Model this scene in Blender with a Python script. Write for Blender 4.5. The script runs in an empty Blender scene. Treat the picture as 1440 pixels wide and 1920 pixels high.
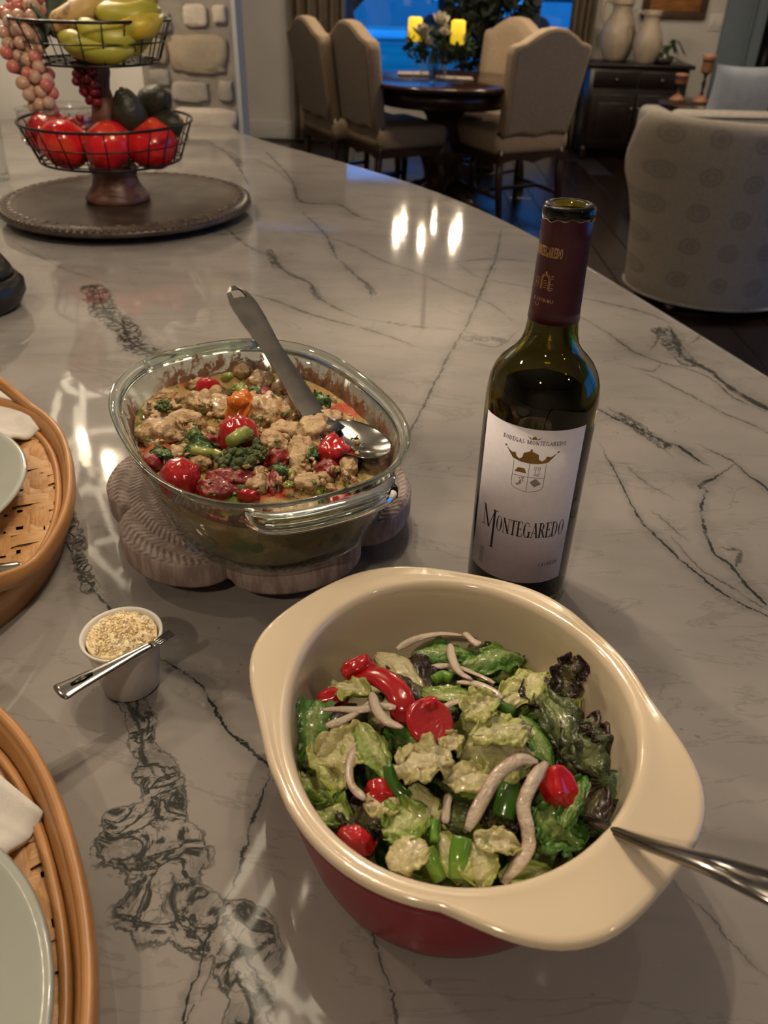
import bpy, bmesh, math, random
import numpy as np
from mathutils import Vector, Matrix, Euler, noise as mnoise

# ------------------------------------------------------------------ camera
ZC = 0.92                      # worktop height
CAM_H = 0.41
FPX = 1500.0
PITCH, ROLL = math.radians(34.3), math.radians(1.57)
CAM = np.array([0.0, 0.0, ZC + CAM_H])
_F = np.array([0, math.cos(PITCH), -math.sin(PITCH)])
_U0 = np.array([0, math.sin(PITCH), math.cos(PITCH)])
_X = np.array([1.0, 0, 0])
_R = math.cos(ROLL) * _X + math.sin(ROLL) * _U0
_U = math.cos(ROLL) * _U0 - math.sin(ROLL) * _X
scene = bpy.context.scene
COL = scene.collection
cd = bpy.data.cameras.new('camera')
cam = bpy.data.objects.new('camera', cd)
COL.objects.link(cam)
cd.sensor_fit = 'VERTICAL'
cd.sensor_height = 36.0
cd.lens = 36.0 * FPX / 1920.0
cd.clip_start = 0.01
cam.matrix_world = Matrix(((_R[0], _U[0], -_F[0], CAM[0]), (_R[1], _U[1], -_F[1], CAM[1]),
                           (_R[2], _U[2], -_F[2], CAM[2]), (0, 0, 0, 1)))
cd.dof.use_dof = True
cd.dof.focus_distance = 0.56
cd.dof.aperture_fstop = 11.0
scene.camera = cam

# ------------------------------------------------------------------ world, exposure
world = bpy.data.worlds.new('dusk')
scene.world = world
world.use_nodes = True
wn = world.node_tree
bg = wn.nodes['Background']
bg.inputs[0].default_value = (0.010, 0.155, 0.50, 1)
bg.inputs[1].default_value = 1.6
scene.view_settings.view_transform = 'Standard'
scene.view_settings.look = 'None'
scene.view_settings.exposure = 0.85
scene.view_settings.gamma = 1.0
scene.view_settings.use_curve_mapping = False
scene.cycles.max_bounces = 9
scene.cycles.transparent_max_bounces = 14
scene.cycles.transmission_bounces = 8
scene.cycles.diffuse_bounces = 3
scene.cycles.glossy_bounces = 4
scene.cycles.adaptive_threshold = 0.035
scene.cycles.sample_clamp_indirect = 4.0
scene.cycles.caustics_refractive = False
scene.cycles.caustics_reflective = False

WARM = (1.0, 0.80, 0.57)
LANTERN_W = (8.0, 10.0)   # far and near pendant, split over their bulbs
FILL_SPOT_W = 3.6           # each unseen fill spot on the ceiling
CHAND_W = 4.5          # each chandelier bulb


def add_light(name, kind, loc, power, color, size=0.1, rot=(0, 0, 0), parent=None, **kw):
    ld = bpy.data.lights.new(name, kind)
    ld.energy = power
    ld.color = color
    if kind == 'AREA':
        ld.shape = 'DISK'
        ld.size = size
    else:
        ld.shadow_soft_size = size
    for k, v in kw.items():
        setattr(ld, k, v)
    o = bpy.data.objects.new(name, ld)
    COL.objects.link(o)
    o.location = loc
    o.rotation_euler = rot
    if parent:
        o.parent = parent
    return o


# ------------------------------------------------------------------ pixel helpers (photograph is 1440 x 1920)
def ray(x, y):
    return _F + _R * (x - 720) / FPX - _U * (y - 960) / FPX


def PZ(x, y, z):
    d = ray(x, y)
    return CAM + d * ((z - CAM[2]) / d[2])


def PY(x, y, Y):
    d = ray(x, y)
    return CAM + d * (Y / d[1])


def lin(c):
    if isinstance(c, str):
        c = c.lstrip('#')
        c = [int(c[i:i + 2], 16) / 255 for i in (0, 2, 4)]
        c = [v / 12.92 if v <= .04045 else ((v + .055) / 1.055) ** 2.4 for v in c]
    return (c[0], c[1], c[2], 1.0)


# ------------------------------------------------------------------ object helpers
def tag(o, label=None, cat=None, group=None, kind=None):
    if label: o['label'] = label
    if cat: o['category'] = cat
    if group: o['group'] = group
    if kind: o['kind'] = kind
    return o


def thing(name, label, cat, loc=(0, 0, 0), rz=0.0, group=None, rot=None):
    o = bpy.data.objects.new(name, None)
    COL.objects.link(o)
    o.location = loc
    o.rotation_euler = rot if rot else (0, 0, rz)
    return tag(o, label, cat, group)


def mkmesh(name, V, Fc, mat, smooth=True):
    me = bpy.data.meshes.new(name)
    me.from_pydata([tuple(map(float, v)) for v in V], [], [tuple(int(i) for i in f) for f in Fc])
    if mat is not None:
        for m in (mat if isinstance(mat, (list, tuple)) else [mat]):
            me.materials.append(m)
    if smooth:
        me.polygons.foreach_set('use_smooth', [True] * len(me.polygons))
    me.update()
    return me


def ob(name, VF, mat, parent=None, loc=(0, 0, 0), rot=(0, 0, 0), smooth=True, auto=None):
    me = VF if isinstance(VF, bpy.types.Mesh) else mkmesh(name, VF[0], VF[1], mat, smooth)
    o = bpy.data.objects.new(name, me)
    COL.objects.link(o)
    o.location = loc
    o.rotation_euler = rot
    if parent is not None:
        o.parent = parent
    if auto is not None:
        me.set_sharp_from_angle(angle=math.radians(auto))
    return o


def dup(o, parent=None):
    c = o.copy()
    COL.objects.link(c)
    c.parent = parent
    for ch in list(o.children):
        dup(ch, c)
    return c


def join(*parts):
    V, Fc = [], []
    for v, f in parts:
        n = len(V)
        V.extend([tuple(p) for p in v])
        Fc.extend([tuple(i + n for i in q) for q in f])
    return V, Fc


def moved(VF, loc=(0, 0, 0), rot=(0, 0, 0), s=(1, 1, 1)):
    M = Matrix.LocRotScale(Vector(loc), Euler(rot), Vector(s))
    return [tuple(M @ Vector(v)) for v in VF[0]], VF[1]


def lathe(prof, n=48, closed=False, sx=1, sy=1):
    V, Fc = [], []
    for r, z in prof:
        for k in range(n):
            a = 2 * math.pi * k / n
            V.append((r * math.cos(a) * sx, r * math.sin(a) * sy, z))
    m = len(prof)
    for i in range(m if closed else m - 1):
        j = (i + 1) % m
        for k in range(n):
            k2 = (k + 1) % n
            Fc.append((i * n + k, i * n + k2, j * n + k2, j * n + k))
    if not closed:
        if prof[0][0] > 1e-6: Fc.append(tuple(reversed(range(n))))
        if prof[-1][0] > 1e-6: Fc.append(tuple((m - 1) * n + k for k in range(n)))
    return V, Fc


def loft(rings, cap0=True, cap1=True, closed=True):
    V, Fc = [], []
    n = len(rings[0])
    for r in rings: V.extend([tuple(p) for p in r])
    for i in range(len(rings) - 1):
        for k in range(n if closed else n - 1):
            k2 = (k + 1) % n
            Fc.append((i * n + k, i * n + k2, (i + 1) * n + k2, (i + 1) * n + k))
    if cap0: Fc.append(tuple(reversed(range(n))))
    if cap1: Fc.append(tuple((len(rings) - 1) * n + k for k in range(n)))
    return V, Fc


def frames(pts):
    P = [Vector(p) for p in pts]
    out = []
    up = None
    for i in range(len(P)):
        t = (P[min(i + 1, len(P) - 1)] - P[max(i - 1, 0)]).normalized()
        if up is None:
            up = Vector((0, 0, 1)) if abs(t.z) < .9 else Vector((1, 0, 0))
        s = t.cross(up).normalized()
        up = s.cross(t).normalized()
        out.append((P[i], t, s, up))
    return out


def tube(pts, r, n=8, ry=None, closed=False, caps=True):
    rr = r if isinstance(r, (list, tuple, np.ndarray)) else [r] * len(pts)
    r2 = rr if ry is None else (ry if isinstance(ry, (list, tuple, np.ndarray)) else [ry] * len(pts))
    rings = []
    for i, (p, t, s, u) in enumerate(frames(pts)):
        rings.append([p + s * (math.cos(2 * math.pi * k / n) * rr[i]) + u * (math.sin(2 * math.pi * k / n) * r2[i]) for k in range(n)])
    if closed:
        rings.append(rings[0])
        return loft(rings, False, False)
    return loft(rings, caps, caps)


def ringwire(rx, ry, z, r, n=48, m=6, loc=(0, 0)):
    V, Fc = [], []
    for k in range(n):
        a = 2 * math.pi * k / n
        for j in range(m):
            b = 2 * math.pi * j / m
            V.append((loc[0] + (rx + r * math.cos(b)) * math.cos(a), loc[1] + (ry + r * math.cos(b)) * math.sin(a), z + r * math.sin(b)))
    for k in range(n):
        for j in range(m):
            Fc.append((k * m + j, ((k + 1) % n) * m + j, ((k + 1) % n) * m + (j + 1) % m, k * m + (j + 1) % m))
    return V, Fc


def box(cx, cy, cz, sx, sy, sz):
    x, y, z = sx / 2, sy / 2, sz / 2
    V = [(cx + a * x, cy + b * y, cz + c * z) for a in (-1, 1) for b in (-1, 1) for c in (-1, 1)]
    return V, [(0, 1, 3, 2), (4, 6, 7, 5), (0, 4, 5, 1), (2, 3, 7, 6), (0, 2, 6, 4), (1, 5, 7, 3)]


def rbox(sx, sy, sz, b=.01, seg=3, loc=(0, 0, 0)):
    bm = bmesh.new()
    bmesh.ops.create_cube(bm, size=1)
    bmesh.ops.scale(bm, vec=(sx, sy, sz), verts=bm.verts)
    bmesh.ops.bevel(bm, geom=list(bm.edges), offset=b, segments=seg, affect='EDGES', profile=.5)
    V = [tuple(v.co + Vector(loc)) for v in bm.verts]
    bm.verts.index_update()
    Fc = [tuple(v.index for v in f.verts) for f in bm.faces]
    bm.free()
    return V, Fc


_ICO = {}


def ico(sub):
    if sub not in _ICO:
        bm = bmesh.new()
        bmesh.ops.create_icosphere(bm, subdivisions=sub, radius=1)
        bm.verts.index_update()
        _ICO[sub] = ([v.co.copy() for v in bm.verts], [tuple(v.index for v in f.verts) for f in bm.faces])
        bm.free()
    return _ICO[sub]


def blob(rx, ry, rz, amp=.15, freq=1.5, seed=0, sub=3, amp2=0, freq2=6, sq=1.0):
    vs, fs = ico(sub)
    off = Vector((seed * 7.31, seed * 3.17, seed * 5.71))
    V = []
    for v in vs:
        n = 1 + amp * mnoise.noise(v * freq + off)
        if amp2: n += amp2 * mnoise.noise(v * freq2 + off * 2)
        w = v
        if sq != 1.0:
            w = Vector([math.copysign(abs(c) ** sq, c) for c in v])
        V.append((w.x * rx * n, w.y * ry * n, w.z * rz * n))
    return V, fs


def catmull(pts, m=8):
    P = [np.array(p, float) for p in pts]
    P = [2 * P[0] - P[1]] + P + [2 * P[-1] - P[-2]]
    out = []
    for i in range(1, len(P) - 2):
        for k in range(m):
            t = k / m
            out.append(.5 * ((2 * P[i]) + (-P[i - 1] + P[i + 1]) * t + (2 * P[i - 1] - 5 * P[i] + 4 * P[i + 1] - P[i + 2]) * t * t
                             + (-P[i - 1] + 3 * P[i] - 3 * P[i + 1] + P[i + 2]) * t ** 3))
    out.append(P[-2])
    return out


def setattr_f(me, name, vals, domain='POINT'):
    a = me.attributes.new(name, 'FLOAT', domain)
    a.data.foreach_set('value', np.asarray(vals, dtype=np.float32))


# ------------------------------------------------------------------ material helpers
class NT:
    def __init__(s, name):
        s.m = bpy.data.materials.new(name)
        s.m.use_nodes = True
        s.t = s.m.node_tree
        s.b = s.t.nodes['Principled BSDF']
        s.out = s.t.nodes['Material Output']

    def n(s, typ, **kw):
        o = s.t.nodes.new(typ)
        for k, v in kw.items():
            if k.startswith('i_'):
                o.inputs[k[2:].replace('_', ' ')].default_value = v
            else:
                setattr(o, k, v)
        return o

    def l(s, a, b):
        s.t.links.new(a, b)

    def math(s, op, a, b=None, clamp=False):
        o = s.n('ShaderNodeMath', operation=op, use_clamp=clamp)
        for i, v in enumerate((a, b)):
            if v is None: continue
            if isinstance(v, (int, float)): o.inputs[i].default_value = v
            else: s.l(v, o.inputs[i])
        return o.outputs[0]

    def rng(s, v, a, b, c=0.0, d=1.0, smooth=True):
        o = s.n('ShaderNodeMapRange', interpolation_type='SMOOTHSTEP' if smooth else 'LINEAR')
        s.l(v, o.inputs[0])
        for i, x in enumerate((a, b, c, d)): o.inputs[i + 1].default_value = x
        return o.outputs[0]

    def mix(s, fac, a, b):
        o = s.n('ShaderNodeMix', data_type='RGBA')
        if isinstance(fac, (int, float)): o.inputs[0].default_value = fac
        else: s.l(fac, o.inputs[0])
        for i, v in ((6, a), (7, b)):
            if isinstance(v, (tuple, list, str)): o.inputs[i].default_value = lin(v)
            else: s.l(v, o.inputs[i])
        return o.outputs[2]

    def coord(s, which='Object', scale=None, loc=None, rot=None):
        c = s.n('ShaderNodeTexCoord').outputs[which]
        if scale or loc or rot:
            mp = s.n('ShaderNodeMapping')
            if scale: mp.inputs['Scale'].default_value = scale
            if loc: mp.inputs['Location'].default_value = loc
            if rot: mp.inputs['Rotation'].default_value = rot
            s.l(c, mp.inputs[0])
            c = mp.outputs[0]
        return c

    def noise(s, vec, scale, detail=3, rough=.5, dist=0):
        o = s.n('ShaderNodeTexNoise')
        o.inputs['Scale'].default_value = scale
        o.inputs['Detail'].default_value = detail
        o.inputs['Roughness'].default_value = rough
        o.inputs['Distortion'].default_value = dist
        s.l(vec, o.inputs['Vector'])
        return o.outputs['Fac']

    def attr(s, name):
        return s.n('ShaderNodeAttribute', attribute_name=name).outputs['Fac']

    def bump(s, h, strength=.3, dist=.002):
        o = s.n('ShaderNodeBump')
        o.inputs['Strength'].default_value = strength
        o.inputs['Distance'].default_value = dist
        s.l(h, o.inputs['Height'])
        s.l(o.outputs[0], s.b.inputs['Normal'])

    def col(s, c):
        if isinstance(c, (tuple, list, str)): s.b.inputs['Base Color'].default_value = lin(c)
        else: s.l(c, s.b.inputs['Base Color'])

    def set(s, **kw):
        for k, v in kw.items():
            s.b.inputs[k.replace('_', ' ')].default_value = v
        return s


def pm(name, c1, c2=None, scale=20, rough=.5, metal=0, spec=.5, bump=0, bscale=None, bdist=.002, stretch=None, detail=4, lo=.35, hi=.65, c3=None, coat=0, sss=0):
    """noise-mottled principled material in object space"""
    m = NT(name)
    vec = m.coord('Object', stretch)
    c = c1
    if c2 is not None:
        nz = m.noise(vec, scale, detail)
        c = m.mix(m.rng(nz, lo, hi), c1, c2)
        if c3 is not None:
            c = m.mix(m.rng(m.noise(vec, scale * 2.7, 5), .52, .66), c, c3)
    m.col(c)
    m.set(Roughness=rough, Metallic=metal)
    m.b.inputs['Specular IOR Level'].default_value = spec
    if coat:
        m.b.inputs['Coat Weight'].default_value = coat
        m.b.inputs['Coat Roughness'].default_value = .06
    if sss:
        m.b.inputs['Subsurface Weight'].default_value = sss
        m.b.inputs['Subsurface Radius'].default_value = (.006, .004, .002)
        m.b.inputs['Subsurface Scale'].default_value = 1.0
    if bump:
        m.bump(m.noise(vec, bscale or scale * 3, 4), bump, bdist)
    return m.m


def emit(name, c, strength):
    m = NT(name)
    m.col((0, 0, 0))
    m.b.inputs['Emission Color'].default_value = lin(c)
    m.b.inputs['Emission Strength'].default_value = strength
    return m.m


def clearglass(name, tint=(1, 1, 1), refl=1.0, rough=.02):
    """thin clear glass: see-through with a Fresnel reflection"""
    m = NT(name)
    tr = m.n('ShaderNodeBsdfTransparent')
    tr.inputs[0].default_value = lin(tint)
    gl = m.n('ShaderNodeBsdfGlossy')
    gl.inputs['Roughness'].default_value = rough
    lw_ = m.n('ShaderNodeLayerWeight')
    fr = m.math('ADD', m.math('MULTIPLY', m.math('POWER', lw_.outputs['Facing'], 5), .96), .04)
    mx = m.n('ShaderNodeMixShader')
    m.l(m.math('MULTIPLY', fr, refl), mx.inputs[0])
    m.l(tr.outputs[0], mx.inputs[1])
    m.l(gl.outputs[0], mx.inputs[2])
    m.l(mx.outputs[0], m.out.inputs[0])
    return m.m


def realglass(name, c, ior=1.5, rough=0.0):
    m = NT(name)
    m.col(c)
    m.set(Roughness=rough, IOR=ior)
    m.b.inputs['Transmission Weight'].default_value = 1.0
    return m.m


STEEL = pm('brushed_steel', (.46, .45, .43), (.36, .35, .33), 40, rough=.13, metal=1.0)
BLACKWIRE = pm('black_wire', (.012, .010, .009), (.02, .016, .013), 60, rough=.35, metal=.6)
WHITE_PAINT = pm('cream_paint', (.72, .70, .66), (.66, .64, .60), 3, rough=.55)

# ================================================================== ROOM
FARY, CEIL = 8.0, 2.65
XL, XR, YB = -3.0, 3.6, -2.4


def struct(o):
    o['kind'] = 'structure'
    return o


# floor: dark boards
fm = NT('dark_wood_floor')
fv = fm.coord('Object', (6, .6, 1))
fm.col(fm.mix(fm.rng(fm.noise(fv, 5, 5), .35, .7), (.014, .007, .005), (.007, .004, .003)))
fm.set(Roughness=.22)
FLOOR_M = fm.m
floor = struct(ob('floor', box((XL + XR) / 2, (YB + FARY) / 2 + .1, -.03, XR - XL + .2, FARY - YB + .3, .04), pm('subfloor', (.01, .006, .004), (.016, .009, .006), 4, rough=.5), smooth=False))
bw = .19
nb = int((XR - XL) / bw)
plank_meshes = [mkmesh('plank', *rbox(bw - .004, L, .012, .002, 1), FLOOR_M, False) for L in (1.66, 1.45, 1.24)]
rng_ = random.Random(4)
for i in range(nb):
    x = XL + bw * (i + .5)
    if x < -1.6: continue
    y = 2.2 - rng_.random() * 1.2
    while y < FARY:
        k = rng_.randrange(3)
        L = (1.66, 1.45, 1.24)[k]
        if y + L > FARY: break
        if y + L > 2.4:
            ob('plank', plank_meshes[k], None, floor, (x, y + L / 2, -.004))
        y += L + .004
ceil = struct(ob('ceiling', box((XL + XR) / 2, (YB + FARY) / 2, CEIL + .05, XR - XL, FARY - YB, .1), pm('ceiling_paint', (.60, .57, .52), (.56, .53, .49), 2, rough=.7), smooth=False))
WALLM = pm('grey_wall_paint', (.64, .62, .58), (.60, .58, .545), 1.5, rough=.45, bump=.05, bscale=120)
WALLW = pm('warm_wall_paint', (.52, .48, .42), (.47, .44, .39), 1.5, rough=.6)
# far wall with window opening
WX0, WX1, WZ0, WZ1 = -.50, 1.56, .42, 2.25
fw = join(box((XL + WX0) / 2, FARY + .08, CEIL / 2 - .03, WX0 - XL, .16, CEIL + .04), box((XR + WX1) / 2, FARY + .08, CEIL / 2 - .03, XR - WX1, .16, CEIL + .04),
          box((WX0 + WX1) / 2, FARY + .08, WZ0 / 2 - .025, WX1 - WX0, .16, WZ0 + .05), box((WX0 + WX1) / 2, FARY + .08, (WZ1 + CEIL) / 2, WX1 - WX0, .16, CEIL - WZ1))
struct(ob('wall_far', fw, WALLM, smooth=False))
struct(ob('wall_left', box(XL - .05, (YB + FARY) / 2, CEIL / 2, .1, FARY - YB, CEIL), WALLW, smooth=False))
RY0, RY1, RZ0, RZ1 = .2, 3.0, .55, 2.25        # window in the living room side wall
struct(ob('wall_right', join(box(XR + .05, (YB + RY0) / 2, CEIL / 2, .1, RY0 - YB, CEIL), box(XR + .05, (RY1 + FARY) / 2, CEIL / 2, .1, FARY - RY1, CEIL),
                             box(XR + .05, (RY0 + RY1) / 2, RZ0 / 2, .1, RY1 - RY0, RZ0), box(XR + .05, (RY0 + RY1) / 2, (RZ1 + CEIL) / 2, .1, RY1 - RY0, CEIL - RZ1)), WALLW, smooth=False))
struct(ob('wall_back', box((XL + XR) / 2, YB - .05, CEIL / 2, XR - XL, .1, CEIL), WALLW, smooth=False))
struct(ob('wall_kitchen', box((XL - .753) / 2, 2.80, CEIL / 2, -.753 - XL, .16, CEIL), WALLM, smooth=False))
struct(ob('baseboard_far', join(*[moved(rbox(b - a, .018, .15, .004, 2), ((a + b) / 2, FARY - .009, .075)) for a, b in ((XL, WX0), (WX0, WX1), (WX1, 2.70))]), pm('baseboard_paint', (.55, .55, .53), (.5, .5, .49), 3, rough=.4)))
# window
FRAMEM = pm('window_frame_paint', (.10, .12, .15), (.08, .10, .13), 6, rough=.4)
win = bpy.data.objects.new('window_1', None); COL.objects.link(win); win.location = ((WX0 + WX1) / 2, FARY + .06, WZ0); struct(win)
ww, wh = WX1 - WX0, WZ1 - WZ0
for sx in (-1, 1): ob('window_frame', moved(rbox(.06, .08, wh, .006, 2), (sx * (ww / 2 - .03), 0, wh / 2)), FRAMEM, win)
for z in (.03, wh - .03): ob('window_frame', moved(rbox(ww - .12, .08, .06, .006, 2), (0, 0, z)), FRAMEM, win)
MUL = (.62,)
for mx in MUL: ob('mullion', moved(rbox(.13, .07, wh - .12, .006, 2), (mx, 0, wh / 2)), FRAMEM, win)
PANE = clearglass('window_pane_glass', (.93, .97, 1.0), 1.0)
edges = [-ww / 2 + .06] + [v for m_ in MUL for v in (m_ - .065, m_ + .065)] + [ww / 2 - .06]
for k in range(0, len(edges), 2):
    a, b = edges[k], edges[k + 1]
    ob('pane', box((a + b) / 2, 0, wh / 2, b - a, .006, wh - .12), PANE, win, smooth=False)
ob('window_sill', moved(rbox(ww + .1, .14, .03, .006, 2), (0, -.07, -.015)), WHITE_PAINT, win)

win2 = bpy.data.objects.new('window_2', None); COL.objects.link(win2); win2.location = (XR + .05, (RY0 + RY1) / 2, RZ0); struct(win2)
w2, h2 = RY1 - RY0, RZ1 - RZ0
for sy in (-1, 0, 1): ob('window_frame', moved(rbox(.08, .06, h2, .006, 2), (0, sy * (w2 / 2 - .03), h2 / 2)), FRAMEM, win2)
for z in (.03, h2 - .03): ob('window_frame', moved(rbox(.08, w2 - .12, .06, .006, 2), (0, 0, z)), FRAMEM, win2)
for sy in (-1, 1): ob('pane', box(0, sy * w2 / 4, h2 / 2, .006, w2 / 2 - .09, h2 - .12), PANE, win2, smooth=False)

# stone pillar at the end of the worktop
pil = bpy.data.objects.new('wall_pillar', None); COL.objects.link(pil); pil.location = (-.615, 2.78, 0); struct(pil)
PW = .277
ob('mortar_core', box(0, -.03, CEIL / 2, PW, .12, CEIL), pm('rough_mortar', (.26, .23, .20), (.20, .18, .16), 14, rough=.9, bump=.6, bscale=40, bdist=.01), pil, smooth=False)
stone_m = [pm('limestone_pale', (.56, .50, .43), (.46, .41, .35), 16, rough=.85, bump=.5, bscale=60, bdist=.006),
           pm('limestone_tan', (.34, .28, .20), (.27, .23, .17), 14, rough=.85, bump=.5, bscale=60, bdist=.006),
           pm('limestone_grey', (.33, .30, .27), (.27, .25, .22), 14, rough=.85, bump=.5, bscale=60, bdist=.006)]
YP = 2.69


def px_stone(x0, y0, x1, y1, m, seed):
    a, b = PY(x0, y1, YP), PY(x1, y0, YP)
    w, h = b[0] - a[0], b[2] - a[2]
    vf = blob(w / 2, .022, h / 2, .18, 2.2, seed, 3, .05, 7, sq=.45)
    ob('stone', vf, stone_m[m], pil, ((a[0] + b[0]) / 2 + .615, YP - 2.78, (a[2] + b[2]) / 2))


for k, s in enumerate([(347, 8, 388, 50, 0), (400, 8, 424, 44, 0), (322, 66, 424, 136, 1), (325, 152, 392, 190, 2), (412, 150, 436, 190, 2), (330, 203, 440, 246, 0),
                       (282, 130, 318, 160, 2), (270, 170, 316, 205, 2), (280, 20, 320, 60, 2), (275, 72, 312, 120, 1)]):
    px_stone(*s, k + 3)
rs = random.Random(9)
z = 1.42
while z < 2.6:
    x = -.12
    while x < .1:
        w = rs.uniform(.07, .15)
        w = min(w, .132 - x)
        ob('stone', blob(w / 2, .022, .042, .18, 2.2, rs.random() * 50, 3, .05, 7, sq=.45), stone_m[rs.randrange(3)], pil, (x + w / 2, YP - 2.78, z))
        x += w + .02
    z += .11

ob('corner_trim', box(PW / 2 + .006, -.03, CEIL / 2, .012, .12, CEIL), pm('pale_corner_paint', (.36, .39, .40), (.33, .36, .37), 4, rough=.6), pil, smooth=False)

# ------------------------------------------------------------------ curtains
CURT = pm('taupe_curtain', (.22, .17, .12), (.18, .14, .10), 12, rough=.85, bump=.2, bscale=300, bdist=.001)


def curtain(x0, x1, y, label, folds):
    n = folds * 12
    rows = []
    for z in np.linspace(.02, 2.45, 14):
        row = []
        for k in range(n + 1):
            u = k / n
            row.append((x0 + (x1 - x0) * u, y + .045 * math.sin(2 * math.pi * folds * u + .15 * math.sin(z * 3)) + .01 * math.sin(u * 37), z))
        back = [(p[0], p[1] + .006, p[2]) for p in reversed(row)]
        rows.append(row + back)
    t = thing('curtain', label, 'curtain', ((x0 + x1) / 2, y, 0))
    V, Fc = loft(rows)
    V = [(v[0] - (x0 + x1) / 2, v[1] - y, v[2]) for v in V]
    ob('drape', (V, Fc), CURT, t)
    ob('rod', tube([(-.35, 0, 2.47), (.35, 0, 2.47)], .014, 10), BLACKWIRE, t)


curtain(-.90, -.44, 7.88, 'taupe pleated curtain on the side of the window by the two left chairs', 5)
curtain(1.45, 1.66, 7.90, 'taupe pleated curtain hanging between the window and the dark sideboard', 4)

# ------------------------------------------------------------------ outside: lawn, street, trees
struct(ob('ground_lawn', box(0, 33, -.35, 90, 49, .1), pm('dusk_lawn', (.10, .42, .36), (.07, .30, .30), .6, rough=.9, bump=.5, bscale=30), smooth=False))
struct(ob('road_street', box(0, 26, -.29, 90, 5, .02), pm('pale_concrete', (.75, .78, .80), (.62, .66, .7), .8, rough=.6), smooth=False))
BARK = pm('tree_bark', (.05, .035, .025), (.03, .02, .015), 12, rough=.95, bump=.8, bscale=40, bdist=.02)
LEAFD = pm('tree_leaves', (.02, .06, .02), (.035, .09, .03), 2, rough=.8)


def leafcloud(blobs, seed, n, size):
    r = random.Random(seed)
    V, Fc = [], []
    for _ in range(n):
        c, R = r.choice(blobs)
        d = Vector((r.gauss(0, 1), r.gauss(0, 1), r.gauss(0, 1))).normalized() * R * r.uniform(.55, 1.0)
        p = Vector(c) + d
        a = Vector((r.gauss(0, 1), r.gauss(0, 1), r.gauss(0, 1))).normalized() * size * r.uniform(.6, 1.2)
        b = a.cross(Vector((r.gauss(0, 1), r.gauss(0, 1), r.gauss(0, 1)))).normalized() * size * .35
        k = len(V)
        V += [p - a, p - a * .2 + b, p + a, p - a * .2 - b]
        Fc.append((k, k + 1, k + 2, k + 3))
    return V, Fc


def outdoor_tree(x, y, h, label, seed):
    t = thing('garden_tree', label, 'tree', (x, y, -.3), group='trees seen through the dining window')
    r = random.Random(seed)
    ob('trunk', tube([(0, 0, 0), (.08, 0, h * .25), (-.05, .05, h * .5), (.1, 0, h * .75)], [.22, .17, .13, .05], 10), BARK, t)
    for k in range(4):
        a = r.uniform(0, 6.28)
        ob('branch', tube([(0, 0, h * (.3 + .1 * k)), (math.cos(a) * .7, math.sin(a) * .7, h * (.42 + .1 * k)), (math.cos(a) * 1.3, math.sin(a) * 1.3, h * (.5 + .1 * k))], [.09, .06, .03], 8), BARK, t)
    bl = [((r.uniform(-1.4, 1.4), r.uniform(-1, 1), h * r.uniform(.55, 1.0)), r.uniform(.7, 1.2)) for _ in range(7)]
    o = ob('crown', leafcloud(bl, seed, 2600, .16), LEAFD, t, smooth=False)
    o['kind'] = 'stuff'


outdoor_tree(-.9, 15, 3.2, 'dark tree outside the window behind the candle near the left chairs', 1)
outdoor_tree(3.9, 17, 3.4, 'dark tree outside the window above the right front chair', 2)
outdoor_tree(.9, 19, 3.6, 'dark tree outside the window in the middle of the garden', 3)
outdoor_tree(-2.6, 21, 4.0, 'leafy tree outside at the edge of the taupe curtain by left chairs', 4)
CARP = pm('car_paint', (.55, .6, .66), (.5, .55, .6), 1, rough=.2)
DARKG = pm('car_glass', (.02, .03, .04), (.03, .04, .05), 2, rough=.1)
TYRE = pm('tyre_rubber', (.01, .01, .01), (.016, .016, .016), 5, rough=.8)


def car(x, y, label):
    t = thing('parked_car', label, 'car', (x, y, -.28), group='cars parked along the street outside')
    body = [(-2.1, .35), (-2.05, .8), (-1.2, .95), (1.3, .95), (2.05, .78), (2.15, .35)]
    cab = [(-1.3, .95), (-.7, 1.42), (.6, 1.45), (1.25, .95)]
    ob('body', loft([[(px, -.85, pz) for px, pz in body], [(px, .85, pz) for px, pz in body]]), CARP, t, smooth=False)
    ob('cabin', loft([[(px, -.72, pz) for px, pz in cab], [(px, .72, pz) for px, pz in cab]]), DARKG, t, smooth=False)
    for wx in (-1.3, 1.3):
        for wy in (-.78, .78):
            ob('wheel', moved(lathe([(.18, -.09), (.32, -.09), (.33, 0), (.32, .09), (.18, .09)], 20), (wx, wy, .33), (math.pi / 2, 0, 0)), TYRE, t)


car(-.4, 24.5, 'pale parked car beyond the lawn between the left chair and the candle')
car(4.9, 24.8, 'pale parked car beyond the lawn above the right front chair')

# far right door of the far wall, blue daylight mixed into its colour
DOORM = pm('door_daylight_tint', (.17, .22, .27), (.15, .195, .24), 2, rough=.5)
door = bpy.data.objects.new('door_1', None); COL.objects.link(door); door.location = (3.0, FARY, 0); struct(door)
ob('door_casing', moved(rbox(.22, .05, 2.3, .008, 2), (-.13, -.03, 1.15)), DOORM, door)
ob('door_casing', moved(rbox(.02, .06, 2.3, .004, 2), (-.012, -.035, 1.15)), DOORM, door)
ob('door_panel', moved(rbox(.58, .03, 2.25, .004, 2), (.30, -.02, 1.12)), DOORM, door)
ob('door_glass', moved(rbox(.44, .012, 1.5, .003, 1), (.33, -.042, 1.35)), pm('dark_door_glass', (.004, .005, .006), (.006, .007, .008), 3, rough=.08), door)

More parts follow.
